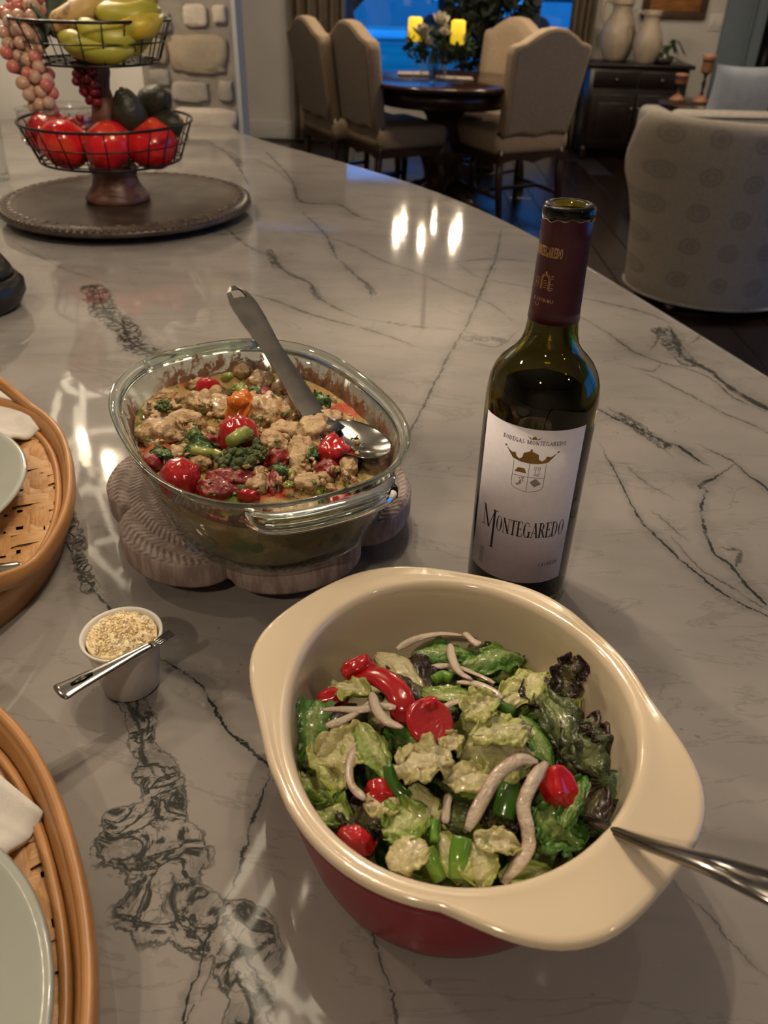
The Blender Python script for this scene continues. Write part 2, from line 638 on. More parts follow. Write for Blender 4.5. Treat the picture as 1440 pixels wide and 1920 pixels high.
# switch plate
c = PY(1343, 42, FARY)
sw = thing('light_switch', 'white square light switch plate on the wall beside the far right door', 'switch', (c[0], FARY - .004, c[2]))
ob('plate', rbox(.125, .008, .125, .003, 2), WHITE_PAINT, sw)
for sx in (-.028, .028): ob('rocker', moved(rbox(.034, .008, .07, .003, 2), (sx, -.005, 0)), WHITE_PAINT, sw)

# picture frame over sideboard
pa, pb = PY(1200, 33, FARY), PY(1320, 36, FARY)
pic = thing('picture_frame', 'wooden picture frame with a warm brown picture above the white jugs', 'picture', ((pa[0] + pb[0]) / 2, FARY - .02, pa[2]))
FRW = pm('carved_frame_wood', (.06, .035, .018), (.09, .05, .025), 30, rough=.5, bump=.3)
pw, ph = pb[0] - pa[0], .5
for z in (.025, ph - .025): ob('frame_rail', moved(rbox(pw, .035, .055, .008, 2), (0, 0, z)), FRW, pic)
for sx in (-1, 1): ob('frame_stile', moved(rbox(.055, .035, ph - .1, .008, 2), (sx * (pw / 2 - .0275), 0, ph / 2)), FRW, pic)
ob('picture_panel', moved(rbox(pw - .1, .012, ph - .1, .003, 1), (0, .006, ph / 2)), pm('streaked_picture', (.46, .20, .06), (.28, .11, .035), 7, rough=.6, stretch=(1, 1, 9)), pic)

# ------------------------------------------------------------------ unseen ceiling spots added to brighten the rooms
TRIM = pm('lamp_trim', (.7, .68, .64), (.65, .63, .6), 9, rough=.4)
BULB_M = emit('warm_bulb', (1.0, .82, .55), 7.0)


def fill_spot(x, y, power, label):
    t = thing('ceiling_fill_spot', label, 'lamp', (x, y, CEIL - .012), group='unseen fill spots on the ceiling')
    ob('trim_ring', lathe([(.055, .0), (.085, 0), (.088, .010), (.055, .010)], 32, closed=True), TRIM, t)
    ob('lens', lathe([(.0, .006), (.054, .006), (.054, .0095), (0, .0095)], 32), BULB_M, t)
    add_light('fill_spot_lamp', 'AREA', (0, 0, -.004), power, WARM, .10, parent=t, spread=math.radians(150))


for x, y, s, where in [(-1.5, .9, 1.0, 'left of the worktop'), (-.5, -1.1, 1.8, 'behind the camera'), (1.6, -.5, .35, 'over the kitchen side aisle'), (-1.7, 2.2, .6, 'beside the kitchen wall'),
                       (2.5, 6.3, 1.5, 'in front of the sideboard'), (2.5, 3.7, 3.2, 'above the barrel armchair'), (1.19, 5.6, 2.2, 'above the right front dining chair'), (-.8, 4.9, 1.8, 'above the left dining chairs')]:
    fill_spot(x, y, FILL_SPOT_W * s, 'unseen fill spot added on the ceiling ' + where)

# ================================================================== PENDANT LANTERNS over the worktop
BAR = pm('lantern_white_metal', (.90, .88, .82), (.86, .83, .77), 20, rough=.5)

ROD = [emit('glowing_light_rod_far', (1.0, .84, .60), 2.0), emit('glowing_light_rod_near', (1.0, .84, .60), 2.6)]


def rod(a, b, r=.011):
    """one rounded light rod of the cage, with a small gap at each joint"""
    a, b = Vector(a), Vector(b)
    d = b - a
    g = .10
    return tube([a + d * g, a + d * (g + .02), a + d * (1 - g - .02), a + d * (1 - g)], [r * .55, r, r, r * .55], 8)


def lantern(x, y, z0, z1, R, label, rz=0.0, watts=10.0, near=0):
    t = thing('pendant_lantern', label, 'lamp', (x, y, z0), rz, group='pendant lanterns over the worktop')
    H = z1 - z0
    lev = [(.50 * R, 0), (R, H * .36), (R, H * .62), (.35 * R, H)]
    rings = [[(r * math.cos(k * math.pi / 3 + (i % 2) * 0), r * math.sin(k * math.pi / 3), z) for k in range(6)] for i, (r, z) in enumerate(lev)]
    for i in range(4):
        for k in range(6):
            ob('light_rod', rod(rings[i][k], rings[i][(k + 1) % 6], .009), ROD[near], t)
            if i < 3: ob('light_rod', rod(rings[i][k], rings[i + 1][k], .009), ROD[near], t)
    zc = H * .40
    ob('socket_cluster', join(lathe([(.012, zc - .02), (.03, zc - .03), (.03, zc + .04), (.012, zc + .06)], 16), tube([(0, 0, zc), (0, 0, H)], .008, 8)), BAR, t)
    for k in range(3):
        a = k * 2.094 + .5
        p = (.10 * math.cos(a), .10 * math.sin(a), zc - .02)
        b = ob('bulb', moved(lathe([(0, -.032), (.014, -.028), (.019, -.014), (.019, 0), (.012, .02), (.010, .032)], 14), p), BULB_M, t)
        ob('arm', tube([(0, 0, zc + .02), (p[0] * .7, p[1] * .7, zc + .03), (p[0], p[1], zc + .012)], .005, 6), BAR, t)
        add_light('bulb_lamp', 'POINT', (p[0], p[1], zc - .070), watts / 3, WARM, .011, parent=t)
    ob('stem', tube([(0, 0, H), (0, 0, CEIL - z0)], .006, 8), BAR, t)
    ob('ceiling_rose', lathe([(0, CEIL - z0 - .03), (.05, CEIL - z0 - .025), (.06, CEIL - z0 - .001)], 24), BAR, t)


lantern(-.77, 1.95, 1.44, 2.10, .19, 'white pendant lantern of glowing rods above the fruit stand end of the worktop', .25, LANTERN_W[0])
lantern(-.05, .75, 1.58, 2.20, .20, 'white pendant lantern of glowing rods above the salad end of the worktop', .1, LANTERN_W[1], 1)

# chandelier above the dining table
ch = thing('chandelier', 'small ring chandelier with six bulbs above the dining table', 'lamp', (.24, 5.5, 1.82))
CHM = pm('aged_bronze', (.10, .07, .04), (.07, .05, .03), 20, rough=.4, metal=.8)
ob('hoop', ringwire(.22, .22, 0, .012, 40, 8), CHM, ch)
ob('stem', tube([(0, 0, -.05), (0, 0, CEIL - 1.82)], .012, 8), CHM, ch)
for k in range(6):
    a = k * math.pi / 3 + .3
    x, y = .22 * math.cos(a), .22 * math.sin(a)
    ob('arm', tube([(0, 0, .12), (x * .6, y * .6, .06), (x, y, 0)], .007, 6), CHM, ch)
    ob('candle_sleeve', moved(lathe([(.013, 0), (.013, .07)], 12), (x, y, .005)), WHITE_PAINT, ch)
    ob('bulb', moved(lathe([(.008, 0), (.017, .018), (.016, .035), (.004, .06), (0, .062)], 12), (x, y, .077)), emit('chandelier_bulb', (1.0, .80, .52), 22.0) if k == 0 else bpy.data.materials['chandelier_bulb'], ch)
    add_light('chandelier_lamp', 'POINT', (x, y, .165), CHAND_W, WARM, .010, parent=ch)

# ================================================================== DINING ROOM
LINEN = pm('oatmeal_linen', (.36, .27, .18), (.31, .235, .16), 60, rough=.9, bump=.25, bscale=400, bdist=.001)
LINENB = pm('oatmeal_linen_back', (.27, .22, .17), (.235, .19, .15), 60, rough=.9, bump=.25, bscale=400, bdist=.001)
DARKWOOD = pm('dark_walnut', (.035, .014, .008), (.022, .009, .006), 8, rough=.28, stretch=(1, 8, 1))


def dining_chair(label, loc, rz):
    t = thing('dining_chair', label, 'chair', loc, rz, group='upholstered dining chairs')
    # front = +y
    half = [(.235, .50), (.245, .62), (.262, .80), (.272, .93), (.270, .972), (.245, .985), (.20, .995), (.14, 1.03), (.07, 1.062), (0, 1.07)]
    bot = [(.12, .515), (0, .495)]
    out = [(x, z) for x, z in half] + [(-x, z) for x, z in reversed(half[:-1])] + [(-x, z) for x, z in [bot[0]]] + [bot[1]] + [bot[0]]
    cx, cz = 0, .78
    rings = []
    for y, s in ((-.04, .955), (-.034, .985), (-.02, 1), (.02, 1), (.036, .985), (.046, .94), (.05, .6)):
        rings.append([(x * s, -.21 + y - (z - .5) * .16, cz + (z - cz) * (1 - (1 - s) * .7)) for x, z in out])
    ob('backrest', loft(rings), LINEN, t, auto=60)
    inner = [[(x * .9, -.212 - .043 - (z - .5) * .16, cz + (z - cz) * .93), ] for x, z in out]
    ring0 = [p[0] for p in inner]
    ring1 = [(p[0], p[1] + .01, p[2]) for p in ring0]
    ob('back_panel', loft([ring0, ring1]), LINENB, t, smooth=False)
    ob('seat', moved(rbox(.54, .50, .13, .045, 4), (0, .02, .455)), LINEN, t)
    ap = []
    for sy in (.265, -.225):
        k = 14
        top = [(-.25 + .5 * i / k, sy, .40) for i in range(k + 1)]
        bt = [(-.25 + .5 * i / k, sy, .345 + .025 * abs(math.sin(math.pi * 2 * i / k))) for i in range(k + 1)]
        ring = top + bt[::-1]
        ap.append(loft([ring, [(p[0], p[1] - .02, p[2]) for p in ring]]))
    ob('apron', join(*ap, box(.25, .02, .375, .02, .46, .05), box(-.25, .02, .375, .02, .46, .05)), DARKWOOD, t, smooth=False)
    for sx in (-1, 1):
        ob('leg', tube([(sx * .235, .235, .36), (sx * .24, .25, .2), (sx * .235, .24, 0)], [.028, .022, .018], 8), DARKWOOD, t)
        ob('leg', tube([(sx * .225, -.20, .52), (sx * .225, -.22, .25), (sx * .225, -.27, 0)], [.026, .024, .02], 8), DARKWOOD, t)
    ob('stretcher', tube([(-.235, .0, .15), (.235, .0, .15)], .013, 8), DARKWOOD, t)
    for sx in (-1, 1):
        ob('stretcher', tube([(sx * .235, .24, .15), (sx * .225, -.235, .15)], .013, 8), DARKWOOD, t)
    return t


def chair_at(px, py, zref, rz, label):
    """px,py = where the lower centre of the backrest (height zref) sits in the photograph"""
    p = PZ(px, py, zref)
    c, s = math.cos(rz), math.sin(rz)
    dining_chair(label, (p[0] + .215 * -s, p[1] + .215 * c, 0), rz)


chair_at(1000, 253, .50, math.radians(27), 'oatmeal dining chair with its grey back turned to us, nearest the sideboard')
chair_at(678, 236, .50, math.radians(-60), 'oatmeal dining chair with an arched back, nearer of the two left chairs')
chair_at(600, 219, .50, math.radians(-62), 'oatmeal dining chair half hidden beside the left taupe curtain')
p = PY(905, 120, 6.15)
dining_chair('oatmeal dining chair facing us across the table beside the dark plant', (p[0], p[1], 0), math.radians(128))

TC = (.31, 5.63)
tb = thing('dining_table', 'dark walnut round pedestal dining table in front of the window', 'table', (TC[0], TC[1], 0))
TOPW = pm('polished_walnut', (.045, .018, .010), (.028, .011, .007), 6, rough=.16, stretch=(1, 9, 1))
TR = .54
ob('table_top', lathe([(0, .725), (TR - .05, .725), (TR - .015, .733), (TR, .745), (TR - .004, .757), (TR - .02, .762), (0, .762)], 72), TOPW, tb)
ob('apron', lathe([(TR - .14, .63), (TR - .11, .63), (TR - .10, .726), (TR - .14, .726)], 60, closed=True), DARKWOOD, tb)
ob('pedestal', lathe([(.22, .03), (.2, .06), (.13, .10), (.09, .16), (.12, .26), (.15, .34), (.11, .44), (.08, .50), (.12, .56), (.2, .64), (.22, .726)], 32), DARKWOOD, tb)
for k in range(4):
    a = k * math.pi / 2 + .785
    ob('foot', tube([(.1 * math.cos(a), .1 * math.sin(a), .12), (.22 * math.cos(a), .22 * math.sin(a), .09), (.33 * math.cos(a), .33 * math.sin(a), .035)], [.05, .045, .035], 8), DARKWOOD, tb)

TZ = .7625
GLASS = clearglass('clear_glass', (.96, .98, .97), 1.0)
WAX = NT('glowing_wax'); WAX.col((.85, .62, .08)); WAX.b.inputs['Emission Color'].default_value = (1.0, .62, .02, 1); WAX.b.inputs['Emission Strength'].default_value = .45; WAX = WAX.m
SILVER = pm('pewter', (.30, .28, .26), (.22, .21, .20), 20, rough=.3, metal=1)


def candle_holder(px, py, Y, label):
    p = PY(px, py, Y)
    hz = p[2] - TZ
    t = thing('candle_holder', label, 'candle', (p[0], p[1], TZ), group='tall glass candle holders on the dining table')
    ob('base', lathe([(.0, 0), (.055, 0), (.055, .008), (.02, .02), (.008, .03)], 24), GLASS, t)
    ob('stem', lathe([(.008, .03), (.012, hz * .35), (.007, hz * .55), (.012, hz * .72), (.02, hz * .8)], 16), GLASS, t)
    ob('cup', lathe([(.02, hz * .8), (.05, hz * .86), (.052, hz + .03), (.049, hz + .03), (.047, hz * .87), (.0, hz * .84)], 24), GLASS, t)
    c = ob('candle', lathe([(0, hz * .875), (.04, hz * .875), (.043, hz + .0), (.041, hz + .085), (.03, hz + .092), (0, hz + .085)], 24), WAX, t)
    ob('wick', tube([(0, 0, hz + .08), (.001, 0, hz + .1)], .0015, 6), BLACKWIRE, t)


candle_holder(778, 66, 5.45, 'lit yellow candle in a stemmed glass, closer to the left chairs')
candle_holder(858, 72, 5.38, 'lit yellow candle in a stemmed glass, closer to the right chairs')

# white flowers in a glass vase
p = PY(812, 135, 5.40)
vs = thing('flower_vase', 'glass vase of white flowers and dark greenery between the candles', 'flowers', (p[0], p[1], TZ))
ob('vase', lathe([(0, .004), (.06, .004), (.075, .03), (.085, .1), (.06, .17), (.065, .2), (.06, .2), (.055, .17), (.08, .1), (.07, .03), (0, .012)], 28), GLASS, vs)
PETAL = pm('white_petal', (.70, .64, .52), (.60, .55, .42), 30, rough=.6)
SPRIG = pm('dark_sprig', (.02, .05, .02), (.03, .07, .03), 20, rough=.6)
rs = random.Random(3)


def flower(R, seed):
    r = random.Random(seed)
    parts = []
    for k in range(12):
        a = k * 2.4
        tilt = .2 + .9 * (k / 12)
        V, Fc = [], []
        for i in range(5):
            for j in range(4):
                u, v = i / 4, j / 3 - .5
                w = math.sin(math.pi * (u * .85 + .1)) * .7
                V.append((u * math.sin(tilt) * R, v * w * R, u * math.cos(tilt) * R + .25 * R * v * v))
        for i in range(4):
            for j in range(3):
                Fc.append((i * 4 + j, i * 4 + j + 1, (i + 1) * 4 + j + 1, (i + 1) * 4 + j))
        parts.append(moved((V, Fc), rot=(0, 0, a)))
    return join(*parts)


for k, (fx, fy, fz, R) in enumerate([(-.08, -.05, .23, .075), (.02, .0, .29, .075), (.10, -.02, .22, .055), (.17, -.03, .20, .05), (-.02, -.09, .20, .05), (.05, -.08, .24, .05)]):
    ob('bloom', flower(R, k), PETAL, vs, (fx, fy, fz), (rs.uniform(-.5, .5) + .5, rs.uniform(-.5, .5), rs.uniform(0, 6)))
    ob('stem', tube([(fx * .2, fy * .2, .02), (fx * .4, fy * .4, .15), (fx, fy, fz)], .004, 6), SPRIG, vs)
o = ob('greenery', leafcloud([((-.1, 0, .18), .08), ((.08, 0, .17), .1), ((0, -.04, .2), .1), ((.16, 0, .2), .07)], 5, 260, .035), SPRIG, vs, smooth=False)
o['kind'] = 'stuff'
for px, py, Y, w, lab in ((850, 147, 5.05, .24, 'folded pale napkin on the table in front of the candles'), (775, 138, 5.35, .2, 'pale napkin on the table below the left candle')):
    p = PZ(px, py, TZ + .008)
    nv = rbox(w, .12, .014, .005, 2)
    nv = ([(x, y, z + .006 * math.sin(x * 30) * (z > 0)) for x, y, z in nv[0]], nv[1])
    n_ = ob('napkin', nv, pm('table_napkin', (.45, .38, .33), (.4, .34, .3), 30, rough=.9) if px == 850 else bpy.data.materials['table_napkin'], None, (p[0], p[1], TZ + .008))
    tag(n_, lab, 'napkin', 'napkins on the dining table')

# dark potted tree behind the table
p = PY(905, 150, 7.15)
pt = thing('potted_tree', 'dense dark green potted tree standing in front of the window', 'plant', (p[0], p[1], 0))
ob('pot', lathe([(0, 0), (.15, 0), (.19, .3), (.2, .33), (.175, .33), (.165, .28), (0, .28)], 28), pm('dark_pot', (.03, .02, .015), (.04, .03, .02), 9, rough=.5), pt)
ob('trunk', tube([(0, 0, .28), (.03, .02, .7), (-.02, 0, 1.2), (.02, 0, 1.7)], [.03, .025, .02, .01], 8), BARK, pt)
r2 = random.Random(8)
bl = [((r2.uniform(-.16, .16), r2.uniform(-.12, .12), zz), .22) for zz in np.linspace(.85, 2.0, 12)]
o = ob('foliage', leafcloud(bl, 12, 5200, .05), pm('dark_foliage', (.010, .016, .009), (.018, .026, .014), 5, rough=.8), pt, smooth=False)
o['kind'] = 'stuff'

# ------------------------------------------------------------------ sideboard
SB0, SB1 = PY(1105, 118, 7.42), PY(1300, 128, 7.42)
sbw = SB1[0] - SB0[0]
SBZ = SB0[2]
sb = thing('sideboard', 'dark carved wooden sideboard under the picture', 'cabinet', ((SB0[0] + SB1[0]) / 2, 7.61, 0), 0)
MAHO = pm('mahogany', (.011, .005, .004), (.007, .0035, .003), 10, rough=.35, stretch=(1, 1, 6))
ob('top', moved(rbox(sbw + .03, .42, .03, .008, 2), (0, 0, SBZ - .015)), MAHO, sb)
ob('body', moved(rbox(sbw - .04, .38, SBZ - .13, .005, 1), (0, 0, .1 + (SBZ - .13) / 2)), MAHO, sb)
for sx in (-1, 1):
    dw = (sbw - .1) / 2
    d = ob('door', moved(rbox(dw - .01, .02, SBZ - .34, .006, 2), (sx * dw / 2, -.198, .12 + (SBZ - .34) / 2)), MAHO, sb)
    ob('raised_panel', moved(rbox(dw - .12, .016, SBZ - .46, .007, 2), (sx * dw / 2, -.208, .12 + (SBZ - .34) / 2)), MAHO, d)
    ob('knob', moved(blob(.012, .012, .012, 0, 1, 0, 2), (sx * .03, -.218, .4)), SILVER, d)
    d = ob('drawer', moved(rbox(dw - .01, .02, .12, .006, 2), (sx * dw / 2, -.198, SBZ - .11)), MAHO, sb)
    ob('knob', moved(blob(.012, .012, .012, 0, 1, 0, 2), (sx * dw / 2, -.218, SBZ - .11)), SILVER, d)
    for sy in (-1, 1):
        ob('foot', moved(lathe([(.02, 0), (.03, .03), (.022, .06), (.035, .1)], 16), (sx * (sbw / 2 - .06), sy * .15, 0)), MAHO, sb)

CERAM = pm('cream_stoneware', (.46, .38, .29), (.40, .33, .25), 14, rough=.45, bump=.1)


def jug(px, py, h, R, label, seed, hand):
    p = PY(px, py, 7.56)
    t = thing('stoneware_jug', label, 'jug', (p[0], 7.67 if seed == 1 else 7.475, SBZ), group='cream jugs on the sideboard')
    pr = [(0, 0), (R * .62, 0), (R * .72, h * .06), (R * .95, h * .25), (R, h * .42), (R * .9, h * .58), (R * .62, h * .72), (R * .52, h * .80), (R * .56, h * .92), (R * .7, h), (R * .64, h), (R * .48, h * .9), (R * .44, h * .8), (R * .5, h * .72), (0, h * .66)]
    ob('body', lathe(pr, 36), CERAM, t)
    sx = hand
    ob('handle', tube(catmull([(sx * R * .52, 0, h * .93), (sx * R * .95, 0, h * .96), (sx * R * 1.12, 0, h * .82), (sx * R * .95, 0, h * .64), (sx * R * .86, 0, h * .58)], 6), R * .1, 10), CERAM, t)
    ob('rim_band', ringwire(R * .6, R * .6, h * .92, R * .05, 36, 6), CERAM, t)


jug(1160, 100, .44, .145, 'taller cream stoneware jug with a loop handle beside the curtain', 1, -1)
jug(1204, 108, .37, .115, 'shorter cream stoneware jug in front of the taller jug', 2, -1)

p = PY(1240, 118, 7.52)
fl = thing('trailing_plant', 'low dark green plant with pale leaf tips on the sideboard', 'plant', (p[0], 7.52, SBZ))
ob('bowl', lathe([(0, 0), (.07, 0), (.1, .05), (.09, .05), (0, .03)], 24), pm('dark_bowl', (.03, .025, .02), (.04, .03, .025), 12, rough=.4), fl)
rs = random.Random(11)
for k in range(22):
    a = rs.uniform(0, 6.28)
    L = rs.uniform(.10, .19)
    rise = rs.uniform(.05, .17)
    pts = catmull([(0, 0, .03), (math.cos(a) * L * .5, math.sin(a) * L * .35, rise), (math.cos(a) * L, math.sin(a) * L * .6, rise * .4)], 6)
    w = [.004 + .016 * math.sin(math.pi * i / (len(pts) - 1)) for i in range(len(pts))]
    ob('leaf', tube(pts, w, 6, ry=.002), SPRIG if k % 7 else PETAL, fl)

# ------------------------------------------------------------------ side table with candle pots, behind the sofa
ORANGEW = pm('orange_glazed_wood', (.34, .16, .09), (.27, .12, .07), 12, rough=.5)
Yc = 6.35
pB = PY(1311, 192, Yc)
std = thing('side_table', 'small dark side table behind the grey sofa', 'table', (pB[0] - .03, Yc, 0))
ob('table_top', lathe([(0, pB[2] - .025), (.25, pB[2] - .025), (.255, pB[2] - .012), (.25, pB[2]), (0, pB[2])], 36), DARKWOOD, std)
ob('column', lathe([(.14, 0), (.13, .02), (.03, .06), (.025, pB[2] - .1), (.06, pB[2] - .025)], 20), DARKWOOD, std)


def candle_stick(px0, py0, px1, py1, label):
    a, b = PY(px0, py0, Yc), PY(px1, py1, Yc)
    h = b[2] - pB[2]
    t = thing('candle_stick', label, 'candle holder', (a[0], Yc + (.0 if px0 > 1300 else .06), pB[2] + .0005), group='candle sticks on the side table')
    ob('foot', lathe([(0, 0), (.055, 0), (.055, .012), (.03, .03), (.012, .045)], 24), ORANGEW, t)
    ob('stem', lathe([(.012, .045), (.008, h * .25), (.016, h * .4), (.008, h * .5), (.014, h * .58), (.03, h * .62)], 16), DARKWOOD, t)
    ob('cup', lathe([(0, h * .62), (.032, h * .62), (.04, h * .66), (.038, h * .88), (.044, h * .90), (.044, h), (.036, h), (.034, h * .9), (0, h * .88)], 24), ORANGEW, t)
    ob('band', lathe([(.0395, h * .86), (.0415, h * .86), (.0415, h * .9), (.0395, h * .9)], 24, closed=True), DARKWOOD, t)


candle_stick(1312, 192, 1326, 102, 'taller turned candle stick with an orange cup against the white wall')
candle_stick(1274, 190, 1280, 140, 'shorter candle stick with a pinkish cup in front of the sideboard')

# ------------------------------------------------------------------ barrel armchair and sofa
am = NT('medallion_upholstery')
av = am.coord('Object', (6.6, 0, 6.6))
vor = am.n('ShaderNodeTexVoronoi', voronoi_dimensions='3D'); vor.inputs['Scale'].default_value = 1.0; vor.inputs['Randomness'].default_value = .12
am.l(av, vor.inputs['Vector'])
dist = vor.outputs['Distance']
disc = am.rng(dist, .34, .24)
ring = am.math('MULTIPLY', disc, am.math('SINE', am.math('MULTIPLY', dist, 60)))
basec = am.mix(am.rng(am.noise(am.coord('Object'), 90, 3), .3, .7), (.37, .325, .27), (.32, .28, .235))
am.col(am.mix(am.math('ADD', am.math('MULTIPLY', disc, .55), am.math('MULTIPLY', ring, .25), True), basec, (.235, .20, .17)))
am.set(Roughness=.9)
am.bump(am.noise(am.coord('Object'), 500, 2), .25, .001)
ac = thing('barrel_armchair', 'grey medallion patterned barrel armchair seen from behind beside the worktop', 'armchair', (1.60, 4.0, 0), math.radians(6))
n = 40
rings_ = []
prof = [(.82, .035), (.835, .06), (.84, .12), (.88, .35), (.945, .55), (1.02, .72), (1.03, .775), (1.015, .81), (.97, .832), (.90, .835), (.83, .82), (.80, .78), (.79, .6), (.78, .40)]
rx, ry = .50, .46
for s, z in prof:
    row = []
    for k in range(n + 1):
        a = math.radians(180 - 25 + (230) * k / n)      # wraps round the back (-y)
        drop = max(0, math.sin(a) + .0) if z > .5 else 0
        zz = z - .24 * min(1, max(0, math.sin(a) + .02) * 2) * min(1, max(0, (z - .3) / .5))
        row.append((rx * s * math.cos(a), ry * s * math.sin(a), zz))
    rings_.append(row)
V, Fc = loft(rings_, False, False, closed=False)
m_ = n + 1
L_ = len(prof)
Fc.append(tuple(i * m_ for i in range(L_)))
Fc.append(tuple(i * m_ + n for i in reversed(range(L_))))
ob('back_shell', (V, Fc), am.m, ac, auto=50)
ob('seat_cushion', moved(rbox(.58, .60, .16, .06, 4), (0, .10, .36)), am.m, ac)
ob('base', lathe([(.0, .035), (.35, .035), (.35, .27), (0, .27)], 40, sy=.9), am.m, ac)
ob('piping', tube([(rx * .84 * math.cos(math.radians(155 + 230 * k / n)), ry * .84 * math.sin(math.radians(155 + 230 * k / n)), .045) for k in range(n + 1)], .006, 6), am.m, ac)
for sx in (-1, 1):
    for sy in (-1, 1):
        ob('foot', moved(lathe([(.018, 0), (.026, .036)], 12), (sx * .3, sy * .26, 0)), DARKWOOD, ac)

SOFA = pm('pale_sofa_fabric', (.33, .30, .27), (.28, .26, .24), 30, rough=.9, bump=.2, bscale=300, bdist=.001)
pa, pb = PZ(1275, 207, .80), PZ(1440, 228, .80)
sofa_y = 5.25
pl = PY(1272, 212, sofa_y - .1)
sf = thing('sofa', 'pale grey sofa behind the barrel armchair', 'sofa', (pl[0] + .72, sofa_y + .32, 0))
zt = PY(1300, 212, sofa_y - .1)[2]
ob('back', moved(rbox(1.44, .22, zt - .1, .05, 4), (0, -.32, .1 + (zt - .1) / 2)), SOFA, sf)
ob('base', moved(rbox(1.40, .74, .28, .04, 3), (0, .12, .24)), SOFA, sf)
ob('back_piping', tube([(-.68, -.425, zt - .02), (0, -.43, zt - .012), (.68, -.425, zt - .02)], .008, 6), SOFA, sf)
for sx in (-1, 1):
    ob('arm', moved(rbox(.16, .72, .5, .05, 4), (sx * .63, .14, .35)), SOFA, sf)
    ob('seat_cushion', moved(rbox(.54, .6, .15, .05, 4), (sx * .275, .16, .44)), SOFA, sf)
    for sy in (-.25, .42): ob('foot', moved(lathe([(.02, 0), (.03, .11)], 10), (sx * .6, sy, 0)), DARKWOOD, sf)


def pillow(px, py, Y, w, h, mat, label, rot):
    p = PY(px, py, Y)
    V, Fc = [], []
    N = 16
    for side in (1, -1):
        for i in range(N + 1):
            for j in range(N + 1):
                u, v = i / N * 2 - 1, j / N * 2 - 1
                th = .075 * (max(0, (1 - u * u) * (1 - v * v))) ** .45
                V.append((u * w / 2 * (1 - .08 * (1 - v * v)), side * th, v * h / 2 * (1 - .08 * (1 - u * u))))
    M = (N + 1) ** 2
    for s in range(2):
        for i in range(N):
            for j in range(N):
                q = [s * M + i * (N + 1) + j, s * M + (i + 1) * (N + 1) + j, s * M + (i + 1) * (N + 1) + j + 1, s * M + i * (N + 1) + j + 1]
                Fc.append(tuple(q if s else q[::-1]))
    o = ob('sofa_pillow', (V, Fc), mat, None, tuple(p), rot)
    tag(o, label, 'pillow', 'pillows on the sofa')


pillow(1388, 186, 5.62, .44, .40, pm('pillow_daylight_tint', (.34, .38, .44), (.30, .34, .40), 12, rough=.85), 'white pillow with cool daylight in its colour, leaning on the sofa back below the door', (.25, 0, .1))  # white cushion; the cool daylight on it is put into the fabric colour
pillow(1495, 184, 5.68, .40, .36, pm('charcoal_pillow', (.05, .05, .055), (.035, .035, .04), 12, rough=.9), 'dark grey pillow at the edge of the picture on the sofa', (.25, 0, -.15))

# ================================================================== WORKTOP (marble with traced veins)
EDGE = [(2.66, -.487), (2.636, -.476), (2.436, -.373), (2.311, -.255), (2.057, -.032), (1.901, .076), (1.676, .206), (1.35, .332), (1.111, .416), (1.033, .442), (.945, .481), (.7, .555), (.4, .61), (0, .64), (-.5, .64)]
_ey = np.array([e[0] for e in EDGE])[::-1]
_ex = np.array([e[1] for e in EDGE])[::-1]
_pf = np.polyfit(_ey, _ex, 6)


def xedge(y):
    return np.polyval(_pf, y)


